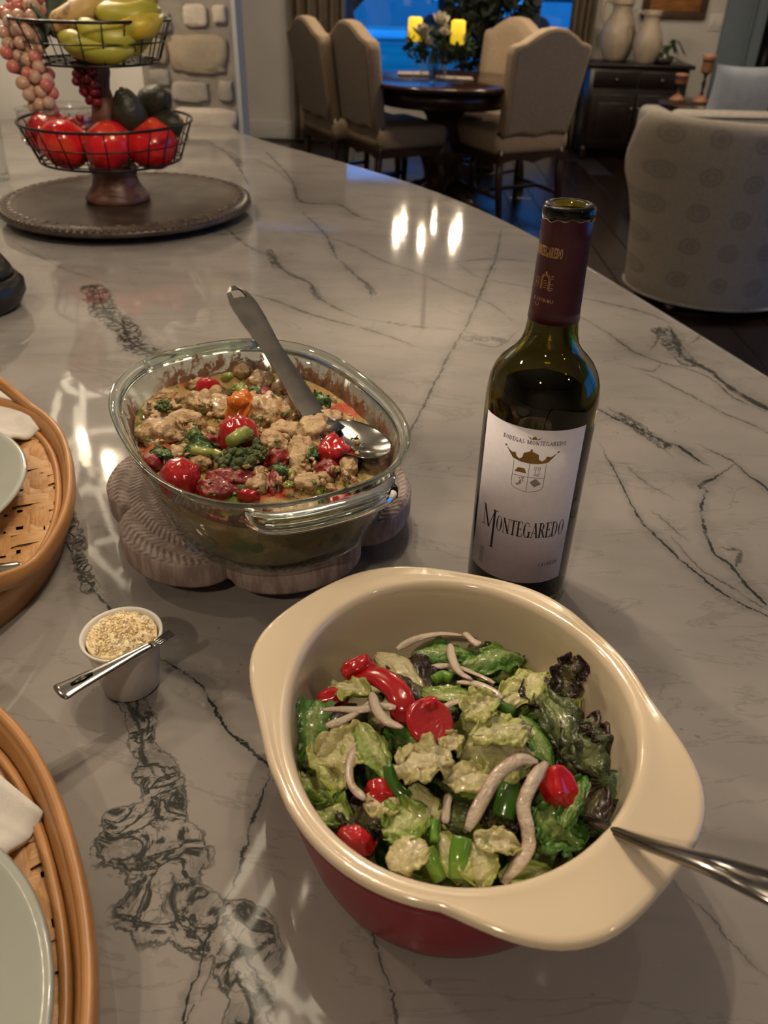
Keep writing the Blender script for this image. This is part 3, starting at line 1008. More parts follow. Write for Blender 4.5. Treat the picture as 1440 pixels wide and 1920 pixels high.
# veins: pixel polylines, half width (px), darkness
VE = [
    ([(505, 1455), (490, 1500), (470, 1560), (440, 1650), (405, 1720), (375, 1810), (345, 1920), (330, 2000)], 3.2, 1.0),
    ([(430, 1760), (405, 1800), (385, 1850), (352, 1910)], 2.5, .8),
    ([(300, 1235), (325, 1250), (365, 1275), (395, 1320), (420, 1360), (455, 1395), (490, 1425), (540, 1470)], 4.5, 1.0),
    ([(100, 985), (130, 1030), (155, 1075), (180, 1110), (200, 1135), (225, 1180)], 3, .95),
    ([(225, 1300), (245, 1330), (262, 1375), (270, 1420), (290, 1450)], 5, .9),
    ([(940, 430), (930, 480), (905, 540), (880, 600), (840, 670), (800, 750), (765, 820), (735, 880), (700, 960)], 2.6, .75),
    ([(465, 550), (520, 565), (570, 585), (620, 600), (680, 615), (740, 635), (775, 648)], 3.2, .7),
    ([(420, 425), (470, 465), (510, 480), (520, 495), (545, 515), (580, 530), (595, 555), (625, 575), (665, 592)], 3.6, .8),
    ([(500, 285), (545, 335), (560, 375), (600, 382), (640, 385), (670, 405), (715, 417)], 3, .75),
    ([(395, 268), (430, 290), (450, 318), (465, 345)], 2.6, .7),
    ([(480, 300), (520, 320), (550, 350)], 2, .5),
    ([(570, 400), (610, 440), (632, 486)], 2.4, .7),
    ([(640, 490), (665, 515), (690, 535), (695, 552)], 3.4, .75),
    ([(600, 440), (660, 460), (720, 490), (780, 510), (860, 545), (920, 570), (960, 600)], 2, .55),
    ([(850, 492), (930, 485), (1010, 492)], 2.4, .6),
    ([(860, 496), (900, 520), (1000, 540)], 1.8, .5),
    ([(1125, 768), (1167, 791), (1210, 810), (1248, 830), (1271, 836), (1306, 861), (1325, 872)], 3.6, 1.0),
    ([(1150, 770), (1190, 790), (1215, 815), (1245, 842)], 4.5, .55),
    ([(1333, 845), (1371, 864), (1395, 884), (1425, 907), (1470, 940)], 3.2, .9),
    ([(1378, 870), (1348, 891), (1314, 911), (1325, 918), (1314, 949), (1321, 992), (1337, 1034), (1371, 1061), (1398, 1096), (1437, 1134), (1480, 1165)], 3.8, .95),
    ([(1365, 1030), (1385, 1035), (1380, 1062)], 5, .7),
    ([(1132, 847), (1156, 891), (1183, 945), (1217, 992), (1264, 1038), (1310, 1076), (1348, 1107), (1387, 1130), (1440, 1155), (1490, 1172)], 2.6, .95),
    ([(1237, 968), (1275, 1003)], 2, .6),
    ([(1262, 1012), (1306, 1061), (1348, 1086), (1406, 1123), (1450, 1150)], 2.4, .6),
    ([(1180, 878), (1210, 905), (1245, 925)], 2.4, .55),
    ([(1090, 595), (1140, 625), (1190, 660), (1240, 680), (1290, 691), (1333, 710), (1375, 745), (1437, 772)], 2.6, .75),
    ([(1256, 614), (1267, 637), (1279, 668), (1329, 695), (1367, 726), (1406, 749), (1440, 768), (1480, 790)], 7.5, .95),
    ([(1225, 650), (1240, 625), (1256, 614)], 3.5, .7),
    ([(1300, 640), (1320, 625), (1340, 632)], 2, .6),
    ([(1100, 560), (1136, 568), (1213, 587), (1256, 606)], 2.6, .65),
    ([(1217, 703), (1256, 722), (1310, 749), (1360, 776), (1417, 799), (1470, 830)], 2.4, .65),
    ([(1195, 690), (1225, 695), (1240, 680)], 2.4, .6),
    ([(685, 1725), (700, 1760), (715, 1800), (735, 1870), (742, 1920), (750, 1990)], 2.8, .8),
    ([(1270, 1660), (1330, 1720), (1390, 1790), (1450, 1840)], 1.6, .55),
    ([(185, 545), (200, 590), (230, 610), (245, 640), (290, 665), (320, 660)], 4.5, .9),
    ([(700, 600), (760, 610), (860, 620), (960, 650)], 3, .4),
    ([(880, 640), (930, 650), (960, 630)], 4.5, .5),
    ([(370, 420), (420, 440), (470, 430)], 2.6, .5),
    ([(20, 450), (110, 500), (170, 520)], 3, .3),
    ([(640, 1010), (720, 980), (760, 930)], 2.2, .35),
]
# lacy clouds of broken vein: pixel polylines with radius
LACE = [
    ([(235, 1305), (265, 1345), (268, 1395), (280, 1440)], 20, 1.0),
    ([(285, 1440), (310, 1480), (312, 1530), (300, 1560)], 34, .95),
    ([(215, 1530), (222, 1545)], 16, .9),
    ([(245, 1570), (300, 1600), (320, 1610), (300, 1650), (290, 1700)], 62, 1.0),
    ([(330, 1700), (380, 1740), (450, 1735), (470, 1790)], 50, .95),
    ([(440, 1820), (470, 1870), (460, 1930)], 38, .9),
    ([(108, 930), (125, 965), (142, 1000), (150, 1045), (168, 1105)], 15, .7),
    ([(175, 540), (195, 585), (235, 615), (255, 650), (300, 668)], 22, .8),
    ([(1165, 780), (1215, 815), (1245, 835)], 14, .7),
    ([(1240, 620), (1262, 650), (1290, 680)], 16, .8),
    ([(430, 285), (450, 310)], 10, .5), ([(585, 540), (600, 560)], 9, .6), ([(690, 535), (700, 550)], 8, .6), ([(880, 635), (960, 640)], 16, .45), ([(730, 605), (790, 615)], 9, .5), ([(505, 470), (520, 500)], 9, .6),
    ([(1330, 1170), (1400, 1200)], 16, .25),
]


def px_scale(x, y):
    """metres per pixel across the view on the worktop at a pixel"""
    a, b = PZ(x, y, ZC), PZ(x + 1, y, ZC)
    return float(np.linalg.norm(b - a))


segA, segB, segW, segS, segCum = [], [], [], [], []
for pts, hw, s in VE:
    q = [PZ(x, y, ZC)[:2] for x, y in pts]
    q = catmull(q, 4)
    m = len(q)
    base = px_scale(*pts[len(pts) // 2])
    for i in range(m - 1):
        u = (i + .5) / (m - 1)
        taper = min(1, 4 * u + .25, 4 * (1 - u) + .25)
        segA.append(q[i]); segB.append(q[i + 1]); segW.append(hw * 1.3 * base * taper); segS.append(s)
segA, segB, segW, segS = map(np.array, (segA, segB, segW, segS))
lA, lB, lR, lS = [], [], [], []
for pts, r, s in LACE:
    for i in range(len(pts) - 1):
        lA.append(PZ(*pts[i], ZC)[:2]); lB.append(PZ(*pts[i + 1], ZC)[:2]); lR.append(r * px_scale(*pts[i])); lS.append(s)
lA, lB, lR, lS = map(np.array, (lA, lB, lR, lS))

ys = [-.5, -.3, -.1, .03, .09]
y = .09
while y < 2.66:
    y += .0038 + .0026 * max(0, y - .3)
    ys.append(min(y, 2.66))
ys = np.array(ys)
xs0 = np.concatenate([np.linspace(-1.9, -1.2, 6)[:-1], np.linspace(-1.2, -.75, 20)[:-1]])
NF = 260
grid = []
for y in ys:
    xe = float(xedge(y)) - .008
    lo = -.75
    grid.append(np.concatenate([xs0, np.linspace(lo, xe, NF)]))
GX = np.array(grid)
ny, nx = GX.shape
GY = np.repeat(ys[:, None], nx, 1)
V = np.stack([GX.ravel(), GY.ravel(), np.full(nx * ny, 0.0)], 1)
idx = np.arange(nx * ny).reshape(ny, nx)
quads = np.stack([idx[:-1, :-1].ravel(), idx[:-1, 1:].ravel(), idx[1:, 1:].ravel(), idx[1:, :-1].ravel()], 1)
# rounded edge and underside along the curved side and the two ends
ring_o = [(GX[0, 0], ys[0])] + [(GX[0, k], ys[0]) for k in range(1, nx)] + [(GX[j, -1], ys[j]) for j in range(1, ny)] + [(GX[-1, k], ys[-1]) for k in range(nx - 2, -1, -1)] + [(GX[j, 0], ys[j]) for j in range(ny - 2, 0, -1)]
ridx = [idx[0, k] for k in range(nx)] + [idx[j, nx - 1] for j in range(1, ny)] + [idx[ny - 1, k] for k in range(nx - 2, -1, -1)] + [idx[j, 0] for j in range(ny - 2, 0, -1)]
R2 = np.array(ring_o)
tan = np.roll(R2, -1, 0) - np.roll(R2, 1, 0)
nrm = np.stack([tan[:, 1], -tan[:, 0]], 1)
nrm /= np.linalg.norm(nrm, axis=1)[:, None] + 1e-9
nr = len(R2)
extra = []
for off, dz in ((.004, -.0012), (.0068, -.004), (.008, -.008), (.008, -.034), (.004, -.040)):
    clip = R2 + nrm * off
    clip[:, 1] = np.minimum(clip[:, 1], 2.664)
    extra.append(np.concatenate([clip, np.full((nr, 1), dz)], 1))
Vall = np.concatenate([V] + extra)
side = []
prev = np.array(ridx)
base = len(V)
for e in range(len(extra)):
    cur = base + e * nr + np.arange(nr)
    side.append(np.stack([prev, cur, np.roll(cur, -1), np.roll(prev, -1)], 1)[:, ::-1])
    prev = cur
side = np.concatenate(side)
me = bpy.data.meshes.new('worktop_slab')
faces = np.concatenate([quads, side])
me.vertices.add(len(Vall)); me.vertices.foreach_set('co', Vall.astype(np.float32).ravel())
me.loops.add(faces.size); me.loops.foreach_set('vertex_index', faces.astype(np.int32).ravel())
me.polygons.add(len(faces)); me.polygons.foreach_set('loop_start', np.arange(0, faces.size, 4, dtype=np.int32))
me.polygons.foreach_set('use_smooth', np.ones(len(faces), dtype=bool))
me.update(calc_edges=True)
# per-face nearest vein -> signed distance at its corners (linear inside each face)
fc = Vall[faces].mean(1)[:, :2]
nq = len(quads)
best = np.full(len(faces), 1e9); bi = np.zeros(len(faces), int)
AB = segB - segA
L2 = (AB ** 2).sum(1) + 1e-12
for s0 in range(0, len(faces), 6000):
    P_ = fc[s0:s0 + 6000]
    t = np.clip(((P_[:, None] - segA[None]) * AB[None]).sum(2) / L2, 0, 1)
    d = np.linalg.norm(P_[:, None] - (segA[None] + t[..., None] * AB[None]), axis=2) - segW[None] * .5
    k = d.argmin(1)
    bi[s0:s0 + 6000] = k
    best[s0:s0 + 6000] = d[np.arange(len(P_)), k]
corner = Vall[faces][:, :, :2]
A_, B_ = segA[bi][:, None], segB[bi][:, None]
d_ = B_ - A_
ln = np.linalg.norm(d_, axis=2, keepdims=True) + 1e-9
d_ = d_ / ln
rel = corner - A_
sd = d_[..., 0] * rel[..., 1] - d_[..., 1] * rel[..., 0]
al = (rel * d_).sum(2)
over = np.maximum(np.maximum(-al, al - ln[..., 0]), 0)
sd = np.where(over > 0, np.sign(sd + 1e-12) * np.hypot(sd, over), sd)
w_ = np.repeat(segW[bi][:, None], 4, 1)
s_ = np.repeat(segS[bi][:, None], 4, 1)
setattr_f(me, 'vein_d', sd.ravel(), 'CORNER'); setattr_f(me, 'vein_w', w_.ravel(), 'CORNER'); setattr_f(me, 'vein_s', s_.ravel(), 'CORNER')
# lace field on points
lace = np.zeros(len(Vall))
for a, b, r, s in zip(lA, lB, lR, lS):
    ab = b - a
    t = np.clip(((Vall[:, :2] - a) @ ab) / (ab @ ab + 1e-12), 0, 1)
    d = np.linalg.norm(Vall[:, :2] - (a + t[:, None] * ab), axis=1)
    lace = np.maximum(lace, s * np.clip(1.6 - d / r, 0, 1))
setattr_f(me, 'lace', lace)

mm = NT('veined_marble')
geo = mm.n('ShaderNodeNewGeometry').outputs['Position']
wob = mm.math('SUBTRACT', mm.noise(geo, 45, 4, .65), .5)
wob2 = mm.math('SUBTRACT', mm.noise(geo, 190, 3, .6), .5)
d_n = mm.math('ADD', mm.attr('vein_d'), mm.math('ADD', mm.math('MULTIPLY', wob, .0085), mm.math('MULTIPLY', wob2, .0025)))
ad = mm.math('ABSOLUTE', d_n)
wmod = mm.math('MULTIPLY', mm.attr('vein_w'), mm.rng(mm.noise(geo, 30, 3), .3, .7, .45, 1.35))
tt = mm.math('DIVIDE', ad, wmod)
core = mm.math('MULTIPLY', mm.rng(tt, 1.35, .35), mm.rng(mm.noise(geo, 60, 3), .28, .5, .45, 1.0))
halo = mm.math('MULTIPLY', mm.rng(tt, 7.0, .5), .22)
vein = mm.math('MULTIPLY', mm.math('MAXIMUM', core, halo), mm.attr('vein_s'), True)
# lace: thin contour lines of a warped noise inside the clouds
lf = mm.math('ADD', mm.attr('lace'), mm.math('MULTIPLY', mm.math('SUBTRACT', mm.noise(geo, 52, 4, .6), .5), 1.7))
lmask = mm.rng(lf, .38, .62)
outline = mm.rng(mm.math('ABSOLUTE', mm.math('SUBTRACT', lf, .46)), .10, .02)
outline = mm.math('MULTIPLY', outline, mm.rng(mm.attr('lace'), .05, .3))
r1 = mm.rng(mm.math('ABSOLUTE', mm.math('SUBTRACT', mm.noise(geo, 50, 4, .6, .9), .5)), .085, .012)
r2_ = mm.rng(mm.math('ABSOLUTE', mm.math('SUBTRACT', mm.noise(geo, 95, 2, .5, .6), .5)), .05, .0)
lines = mm.math('MAXIMUM', r1, mm.math('MULTIPLY', r2_, .5))
smoky = mm.math('MULTIPLY', mm.rng(mm.noise(geo, 30, 4, .6), .45, .7), .55)
lacev = mm.math('MULTIPLY', mm.math('MAXIMUM', mm.math('MULTIPLY', mm.math('MAXIMUM', lines, smoky), lmask), mm.math('MULTIPLY', outline, .85)), mm.rng(mm.attr('lace'), .0, .6), True)
vein = mm.math('MAXIMUM', vein, mm.math('MULTIPLY', lacev, .95))
# faint grey drifts and hairlines of the stone itself
mpd = mm.n('ShaderNodeMapping'); mpd.inputs['Rotation'].default_value = (0, 0, .75); mpd.inputs['Scale'].default_value = (1.0, 3.2, 1)
mm.l(geo, mpd.inputs[0])
drift = mm.rng(mm.noise(mpd.outputs[0], 5.5, 5, .55, .6), .46, .72)
hair = mm.rng(mm.math('ABSOLUTE', mm.math('SUBTRACT', mm.noise(mpd.outputs[0], 3.6, 6, .6, .9), .5)), .012, .0)
specks = mm.rng(mm.noise(geo, 130, 2, .5), .735, .78)
cbase = mm.mix(mm.rng(mm.noise(geo, 9, 4), .35, .65), (.310, .287, .272), (.278, .258, .246))
cbase = mm.mix(mm.math('MULTIPLY', drift, .40), cbase, (.205, .193, .184))
cbase = mm.mix(mm.math('MULTIPLY', hair, .28), cbase, (.13, .125, .115))
cbase = mm.mix(mm.math('MULTIPLY', specks, .5), cbase, (.10, .095, .085))
mm.col(mm.mix(vein, cbase, (.022, .026, .023)))
mm.set(Roughness=.045)
mm.bump(mm.noise(geo, 26, 2), .02, .004)
me.materials.append(mm.m)
wt = bpy.data.objects.new('island_worktop', me)
COL.objects.link(wt)
wt.location = (0, 0, ZC)
tag(wt, 'long polished white marble worktop with dark grey veins and a curved edge', 'worktop')

cab = thing('island_cabinet', 'painted kitchen island cabinet below the marble worktop', 'cabinet', (-.9, .8, 0))
CABM = pm('island_paint', (.09, .07, .055), (.075, .06, .05), 5, rough=.5)
cy = np.linspace(-.4, 2.5, 16)
ringc = [(xedge(v) - .30 + .9, v - .8) for v in cy] + [(-1.7 + .9, 2.5 - .8), (-1.7 + .9, -.4 - .8)]
ob('body', loft([[(x, y_, .1) for x, y_ in ringc], [(x, y_, ZC - .0405) for x, y_ in ringc]]), CABM, cab, smooth=False)
ob('plinth', loft([[(x * .96 - .02, y_ * .97, 0) for x, y_ in ringc], [(x * .96 - .02, y_ * .97, .1) for x, y_ in ringc]]), CABM, cab, smooth=False)

# ================================================================== FRUIT STAND ON LAZY SUSAN
SC = (-.512, 1.612)
sus = thing('lazy_susan', 'round dark wooden turntable with a carved bead rim under the fruit stand', 'turntable', (SC[0], SC[1], ZC))
SUSW = pm('polished_brown_wood', (.12, .065, .042), (.085, .048, .032), 5, rough=.2, spec=.35, stretch=(1, 7, 1))
SUSR = pm('carved_brown_rim', (.075, .052, .040), (.04, .028, .022), 30, rough=.35)
SR = .236
ob('foot_ring', lathe([(.15, .0005), (.165, .0005), (.165, .016), (.15, .016)], 48, closed=True), SUSR, sus)
ob('disc', lathe([(0, .015), (SR - .03, .015), (SR - .012, .017), (SR - .02, .028), (SR - .032, .030), (SR - .036, .0275), (0, .0275)], 96), SUSW, sus)
ob('rim', lathe([(SR - .034, .0285), (SR - .03, .033), (SR - .012, .031), (SR - .002, .025), (SR, .019), (SR - .006, .015), (SR - .03, .0155)], 96), SUSR, sus)
bead = mkmesh('rim_bead', *blob(.0052, .0052, .0042, 0, 1, 0, 2), SUSR)
for k in range(110):
    a = 2 * math.pi * k / 110
    ob('rim_bead', bead, None, sus, ((SR - .006) * math.cos(a), (SR - .006) * math.sin(a), .0262))
for k in range(60):
    a = 2 * math.pi * k / 60
    ob('carved_leaf', bead, None, sus, ((SR - .021) * math.cos(a), (SR - .021) * math.sin(a), .0315), (0, 0, a)).scale = (1.5, 1.0, .6)

ST = (-.526, 1.60)
SZ = ZC + .0278
stand = thing('fruit_stand', 'two tier black wire fruit stand with a reddish brown turned post', 'fruit stand', (ST[0], ST[1], SZ))
POST = pm('reddish_turned_wood', (.16, .065, .045), (.11, .045, .032), 14, rough=.42, stretch=(1, 1, 3), bump=.15)
z0 = lambda z: z - .0278
ob('pedestal', lathe([(0, 0), (.058, 0), (.060, .006), (.056, .012), (.044, .03), (.040, .045), (.043, .052), (.043, .060), (.036, .066), (.03, .074)], 40), POST, stand)
ob('post', lathe([(.026, .072), (.026, .085), (.021, .10), (.024, .125), (.026, .14), (.021, .165), (.015, .19), (.017, .205), (.020, .215), (.0195, .224), (.022, .230), (.026, .234)], 32), POST, stand)
def basket(name, zb, rb, zt, rt, nv, tilt):
    parts = [ringwire(rt, rt, zt, .0026, 72, 8), ringwire(rb, rb, zb, .0022, 64, 6), ringwire((rb + rt) / 2 + .003, (rb + rt) / 2 + .003, (zb + zt) / 2, .0013, 64, 5)]
    for k in range(nv):
        a = 2 * math.pi * k / nv
        c, s = math.cos(a), math.sin(a)
        parts.append(tube([(rb * c, rb * s, zb), (rt * c, rt * s, zt)], .0013, 5))
    for k in range(-3, 4):
        o_ = rb * k / 3.6
        h = math.sqrt(rb * rb - o_ * o_)
        parts.append(tube([(o_, -h, zb), (o_, h, zb)], .0009, 5))
        parts.append(tube([(-h, o_, zb), (h, o_, zb)], .0012, 5))
    ob(name, join(*parts), BLACKWIRE, stand)
basket('lower_basket', .0755, .127, .140, .153, 24, 0)
basket('upper_basket', .234, .108, .298, .133, 22, 0)

TOMR = pm('tomato_skin', (.60, .016, .022), (.52, .012, .018), 8, rough=.16, c3=(.60, .05, .02))
GREENC = pm('calyx_green', (.05, .12, .03), (.03, .08, .02), 30, rough=.6)


def tomato(px, py, Y, r, label, seed):
    p = PY(px, py, Y)
    t = thing('tomato', label, 'tomato', tuple(p), group='tomatoes in the lower basket', rot=(2.5, .3, seed))
    V, Fc = lathe([(0, -.80 * r)] + [(r * math.cos(b) ** .8, r * .86 * math.sin(b)) for b in np.linspace(-1.35, 1.3, 16)] + [(r * .12, r * .78), (0, r * .74)], 36)
    V = [(x * (1 + .03 * math.sin(5 * math.atan2(y, x) + seed)), y * (1 + .03 * math.sin(5 * math.atan2(y, x) + seed)), z) for x, y, z in V]
    ob('flesh', (V, Fc), TOMR, t)


for k, (px, py, Y, r, lab) in enumerate([
        (122, 271, 1.575, .045, 'red tomato with a yellow streak at the left of the lower basket'),
        (204, 275, 1.545, .046, 'red tomato in the middle of the lower basket below the post'),
        (286, 270, 1.575, .045, 'red tomato at the right of the lower basket below the avocados'),
        (90, 255, 1.64, .040, 'red tomato tucked under the clear punnet in the lower basket'),
        (250, 262, 1.66, .044, 'red tomato behind the front row under the avocados')]):
    tomato(px, py, Y, r, lab, k * 1.7)

AVO = pm('avocado_skin', (.018, .018, .010), (.030, .026, .016), 40, rough=.45, bump=.6, bscale=160, bdist=.003)
for px, py, Y, s, rot, lab in [(243, 212, 1.575, 1.0, (.2, -.2, .3), 'dark avocado standing nearest the stand post'),
                               (290, 193, 1.62, 1.0, (.9, .6, .5), 'dark avocado perched highest above the tomatoes'),
                               (312, 236, 1.60, .9, (1.3, .2, 1.0), 'dark avocado with a white sticker half sunk behind the right tomato')]:
    p = PY(px, py, Y)
    t = thing('avocado', lab, 'avocado', tuple(p), rot=rot, group='avocados in the lower basket')
    ob('skin', lathe([(0, -.040 * s), (.014 * s, -.037 * s), (.026 * s, -.024 * s), (.031 * s, -.006 * s), (.028 * s, .012 * s), (.020 * s, .028 * s), (.012 * s, .038 * s), (0, .042 * s)], 32), AVO, t)
    ob('stem_end', moved(blob(.004, .004, .003, 0, 1, 0, 2), (0, 0, .042 * s)), POST, t)
    if 'sticker' in lab:
        k = ob('sticker', lathe([(0, 0), (.010, -.0008), (.010, -.0002), (0, .0006)], 20, sy=.7), pm('sticker_white', (.65, .66, .62), (.6, .6, .58), 40, rough=.4), t)
        k.location = (0, -.0312 * s, -.006 * s)
        k.rotation_euler = (math.pi / 2, 0, 0)

# clear punnet of strawberries
PUN = clearglass('clear_plastic', (.95, .95, .95), .9, .06)
STRAW = pm('strawberry', (.45, .02, .03), (.32, .012, .02), 60, rough=.3, bump=.5, bscale=220)
p = PY(120, 226, 1.66)
pun = thing('berry_punnet', 'clear plastic punnet of red berries behind the left tomatoes', 'punnet', (p[0], p[1], p[2] - .03), -.1)
ob('tray', join(moved(rbox(.13, .10, .002, .0008, 1), (0, 0, 0)), *[moved(rbox(*s_, .0008, 1), l_) for s_, l_ in (((.13, .002, .05), (0, -.05, .025)), ((.13, .002, .05), (0, .05, .025)), ((.002, .10, .05), (-.065, 0, .025)), ((.002, .10, .05), (.065, 0, .025)))]), PUN, pun)
ob('lid', join(moved(rbox(.136, .106, .006, .002, 2), (0, 0, .053)), moved(rbox(.11, .08, .004, .0015, 1), (0, 0, .057))), PUN, pun)
berry_me = mkmesh('strawberry', *lathe([(0, -.014), (.006, -.010), (.011, -.002), (.012, .005), (.008, .011), (0, .013)], 16), STRAW)
rs = random.Random(21)
for k in range(14):
    o = ob('strawberry', berry_me, None, None, (0, 0, 0), (rs.uniform(0, 3), rs.uniform(0, 3), rs.uniform(0, 3)))
    gx, gy = (k % 5) * .024 - .048, (k // 5) * .03 - .032
    o.location = (p[0] + gx, p[1] + gy, p[2] - .03 + .016 + (.012 if k % 2 else 0))
    tag(o, 'red strawberry inside the clear plastic punnet', 'strawberry', 'strawberries in the punnet')

# bananas in the upper basket
BANY = pm('banana_yellow', (.60, .42, .03), (.50, .36, .03), 12, rough=.4, c3=(.36, .30, .03))
BANG = pm('banana_green', (.27, .27, .03), (.36, .32, .03), 9, rough=.4)
BANT = pm('banana_speckled', (.52, .36, .14), (.46, .30, .11), 14, rough=.5, c3=(.16, .08, .03))
TIP = pm('banana_tip', (.02, .014, .008), (.035, .025, .012), 40, rough=.8)


def banana(pts, r, mat, label):
    P = catmull([PY(*q) for q in pts], 7)
    m = len(P)
    o0 = P[0]
    P = [tuple(q - o0) for q in P]
    t = thing('banana', label, 'banana', tuple(o0), group='bananas in the upper basket')
    rr = [r * (.30 + .70 * min(1, 3.2 * min(i / (m - 1), 1.0 - i / (m - 1) * .98) ** .8)) for i in range(m)]
    fr = frames(P)
    rings = []
    for i, (q, tt_, s, u) in enumerate(fr):
        rings.append([q + (s * math.cos(2 * math.pi * k / 15) + u * math.sin(2 * math.pi * k / 15)) * rr[i] * (1 + .045 * math.cos(5 * 2 * math.pi * k / 15)) for k in range(15)])
    ob('peel', loft(rings), mat, t)
    d0 = (Vector(P[0]) - Vector(P[1])).normalized()
    d1 = (Vector(P[-1]) - Vector(P[-2])).normalized()
    ob('stem', tube([Vector(P[0]) - d0 * .002, Vector(P[0]) + d0 * .008, Vector(P[0]) + d0 * .016], [r * .34, r * .28, r * .3], 8), TIP, t)
    ob('tip', tube([Vector(P[-1]) - d1 * .002, Vector(P[-1]) + d1 * .004], [r * .32, r * .2], 8), TIP, t)


banana([(205, 12, 1.60), (235, 10, 1.57), (265, 4, 1.57), (292, -8, 1.60)], .018, BANY, 'bright yellow banana on top of the bunch')
banana([(182, 22, 1.56), (215, 30, 1.535), (255, 30, 1.535), (296, 18, 1.57)], .020, BANG, 'green banana just above the basket rim')
banana([(190, 36, 1.58), (230, 48, 1.53), (270, 47, 1.53), (300, 30, 1.58)], .019, BANY, 'yellow banana crossing behind the upper rim wire')
banana([(148, 42, 1.54), (175, 62, 1.515), (215, 72, 1.515), (262, 66, 1.54)], .0195, BANG, 'green banana seen through the middle of the upper basket')
banana([(112, 68, 1.54), (150, 84, 1.515), (195, 95, 1.51), (250, 92, 1.53)], .020, BANG, 'green banana lying lowest at the front of the upper basket')
banana([(160, 58, 1.57), (200, 78, 1.545), (240, 82, 1.545), (280, 70, 1.57)], .0185, BANY, 'yellow green banana under the upper rim with a dark stem')
banana([(96, 56, 1.575), (120, 44, 1.56), (155, 22, 1.56), (190, -6, 1.58)], .0215, BANT, 'tan speckled ripe banana slanting up out of the basket')

# grapes: each string of grapes with its berries
GRP = pm('pale_pink_grape', (.42, .24, .18), (.50, .34, .24), 6, rough=.18, c3=(.36, .10, .09))
GRPR = pm('pink_grape', (.42, .09, .09), (.5, .2, .15), 6, rough=.18)
GRR = pm('dark_red_grape', (.20, .012, .020), (.13, .008, .014), 6, rough=.16)
VINE = pm('vine_leaf', (.07, .10, .07), (.05, .075, .055), 14, rough=.6)


def grapes(path, R, n, r, mats, label, seed, Yr=.02):
    rs_ = random.Random(seed)
    P = catmull([PY(*q) for q in path], 10)
    o0 = P[0]
    t = thing('grape_bunch', label, 'grapes', tuple(o0), group='grape bunches hanging on the stand')
    ob('stalk', tube([tuple(q - o0) for q in P], .0018, 5), GREENC, t)
    ms = [mkmesh('grape', *blob(r, r, r * 1.12, .03, 1, k, 3), m) for k, m in enumerate(mats)]
    pts = []
    tries = 0
    while len(pts) < n and tries < 6000:
        tries += 1
        u = rs_.random()
        c = P[int(u * (len(P) - 1))] - o0
        w = R * (.55 + .6 * math.sin(math.pi * (.15 + .75 * u)))
        q = Vector(c) + Vector((rs_.uniform(-1, 1) * w, rs_.uniform(-1, 1) * w * .8, rs_.uniform(-.3, .3) * r))
        if all((q - v).length > r * 1.5 for v in pts):
            pts.append(q)
            ob('grape', rs_.choice(ms), None, t, q, (rs_.uniform(0, 3), rs_.uniform(0, 3), 0))
    return t


g = grapes([(62, -14, 1.60), (46, 22, 1.57), (34, 62, 1.545), (55, 120, 1.52), (78, 170, 1.50), (82, 212, 1.50)], .021, 70, .0105, [GRP, GRP, GRP, GRPR], 'long bunch of pale pink grapes trailing over the left of both baskets', 5)
grapes([(28, -6, 1.60), (24, 25, 1.58), (26, 60, 1.57)], .012, 10, .0105, [GRPR, GRP], 'short bunch of pink grapes outside the left rim of the upper basket', 6)
grapes([(160, 108, 1.60), (158, 130, 1.585), (166, 160, 1.575), (176, 192, 1.575)], .014, 38, .0075, [GRR], 'dark red grape bunch hanging beside the turned post', 7)
for k, (px, py, Y, s, lab) in enumerate([(72, 48, 1.56, .05, 'grey green vine leaf inside the left of the upper basket'), (35, 90, 1.53, .03, 'small dark vine leaf beside the pale grapes'), (98, 12, 1.62, .05, 'brownish green vine leaf behind the speckled banana'), (36, 118, 1.52, .03, 'lower vine leaf hanging along the pale grapes')]):
    V, Fc = [], []
    for i in range(9):
        for j in range(9):
            u, v = i / 8, j / 8 * 2 - 1
            w = (math.sin(math.pi * min(1, u * 1.02)) ** .6) * (.8 + .2 * math.cos(10 * u))
            V.append((v * w * s * .6, .012 * math.sin(4 * u + v * 3) - .2 * s * v * v, (u - .5) * s * 1.4))
    for i in range(8):
        for j in range(8):
            Fc.append((i * 9 + j, i * 9 + j + 1, (i + 1) * 9 + j + 1, (i + 1) * 9 + j))
    o = ob('vine_leaf', (V, Fc), VINE, None, tuple(PY(px, py, Y)), (.2, .3 * k, .5 * k))
    md = o.modifiers.new('thick', 'SOLIDIFY'); md.thickness = .0008
    tag(o, lab, 'leaf', 'vine leaves on the fruit stand')

# clear tumbler at the picture edge beyond the turntable
p = PZ(-8, 338, ZC)
tg = thing('glass_tumbler', 'clear glass tumbler cut by the picture edge beside the turntable', 'glass', (p[0], p[1], ZC))
ob('wall', lathe([(.030, .012), (.036, .15), (.0345, .15), (.0285, .014), (0, .012)], 40), GLASS, tg)
ob('base', lathe([(0, .0005), (.029, .0005), (.030, .003), (.030, .012), (0, .012)], 40), GLASS, tg)

# dark lidded pot cut by the picture edge
p = PZ(-38, 578, ZC)
pot = thing('lidded_pot', 'small black round lidded pot at the edge of the worktop', 'pot', (p[0], p[1], ZC))
BLK = pm('black_glaze', (.010, .009, .009), (.016, .014, .013), 12, rough=.35)
ob('body', lathe([(0, .0005), (.05, .0005), (.056, .006), (.066, .022), (.066, .036), (.058, .046), (.0, .046)], 40), BLK, pot)
ob('lid', lathe([(.056, .047), (.052, .058), (.045, .070), (.03, .079), (.012, .082), (0, .083)], 36), BLK, pot)
ob('knob', lathe([(.006, .082), (.006, .088), (.011, .093), (.008, .098), (0, .099)], 20), BLK, pot)

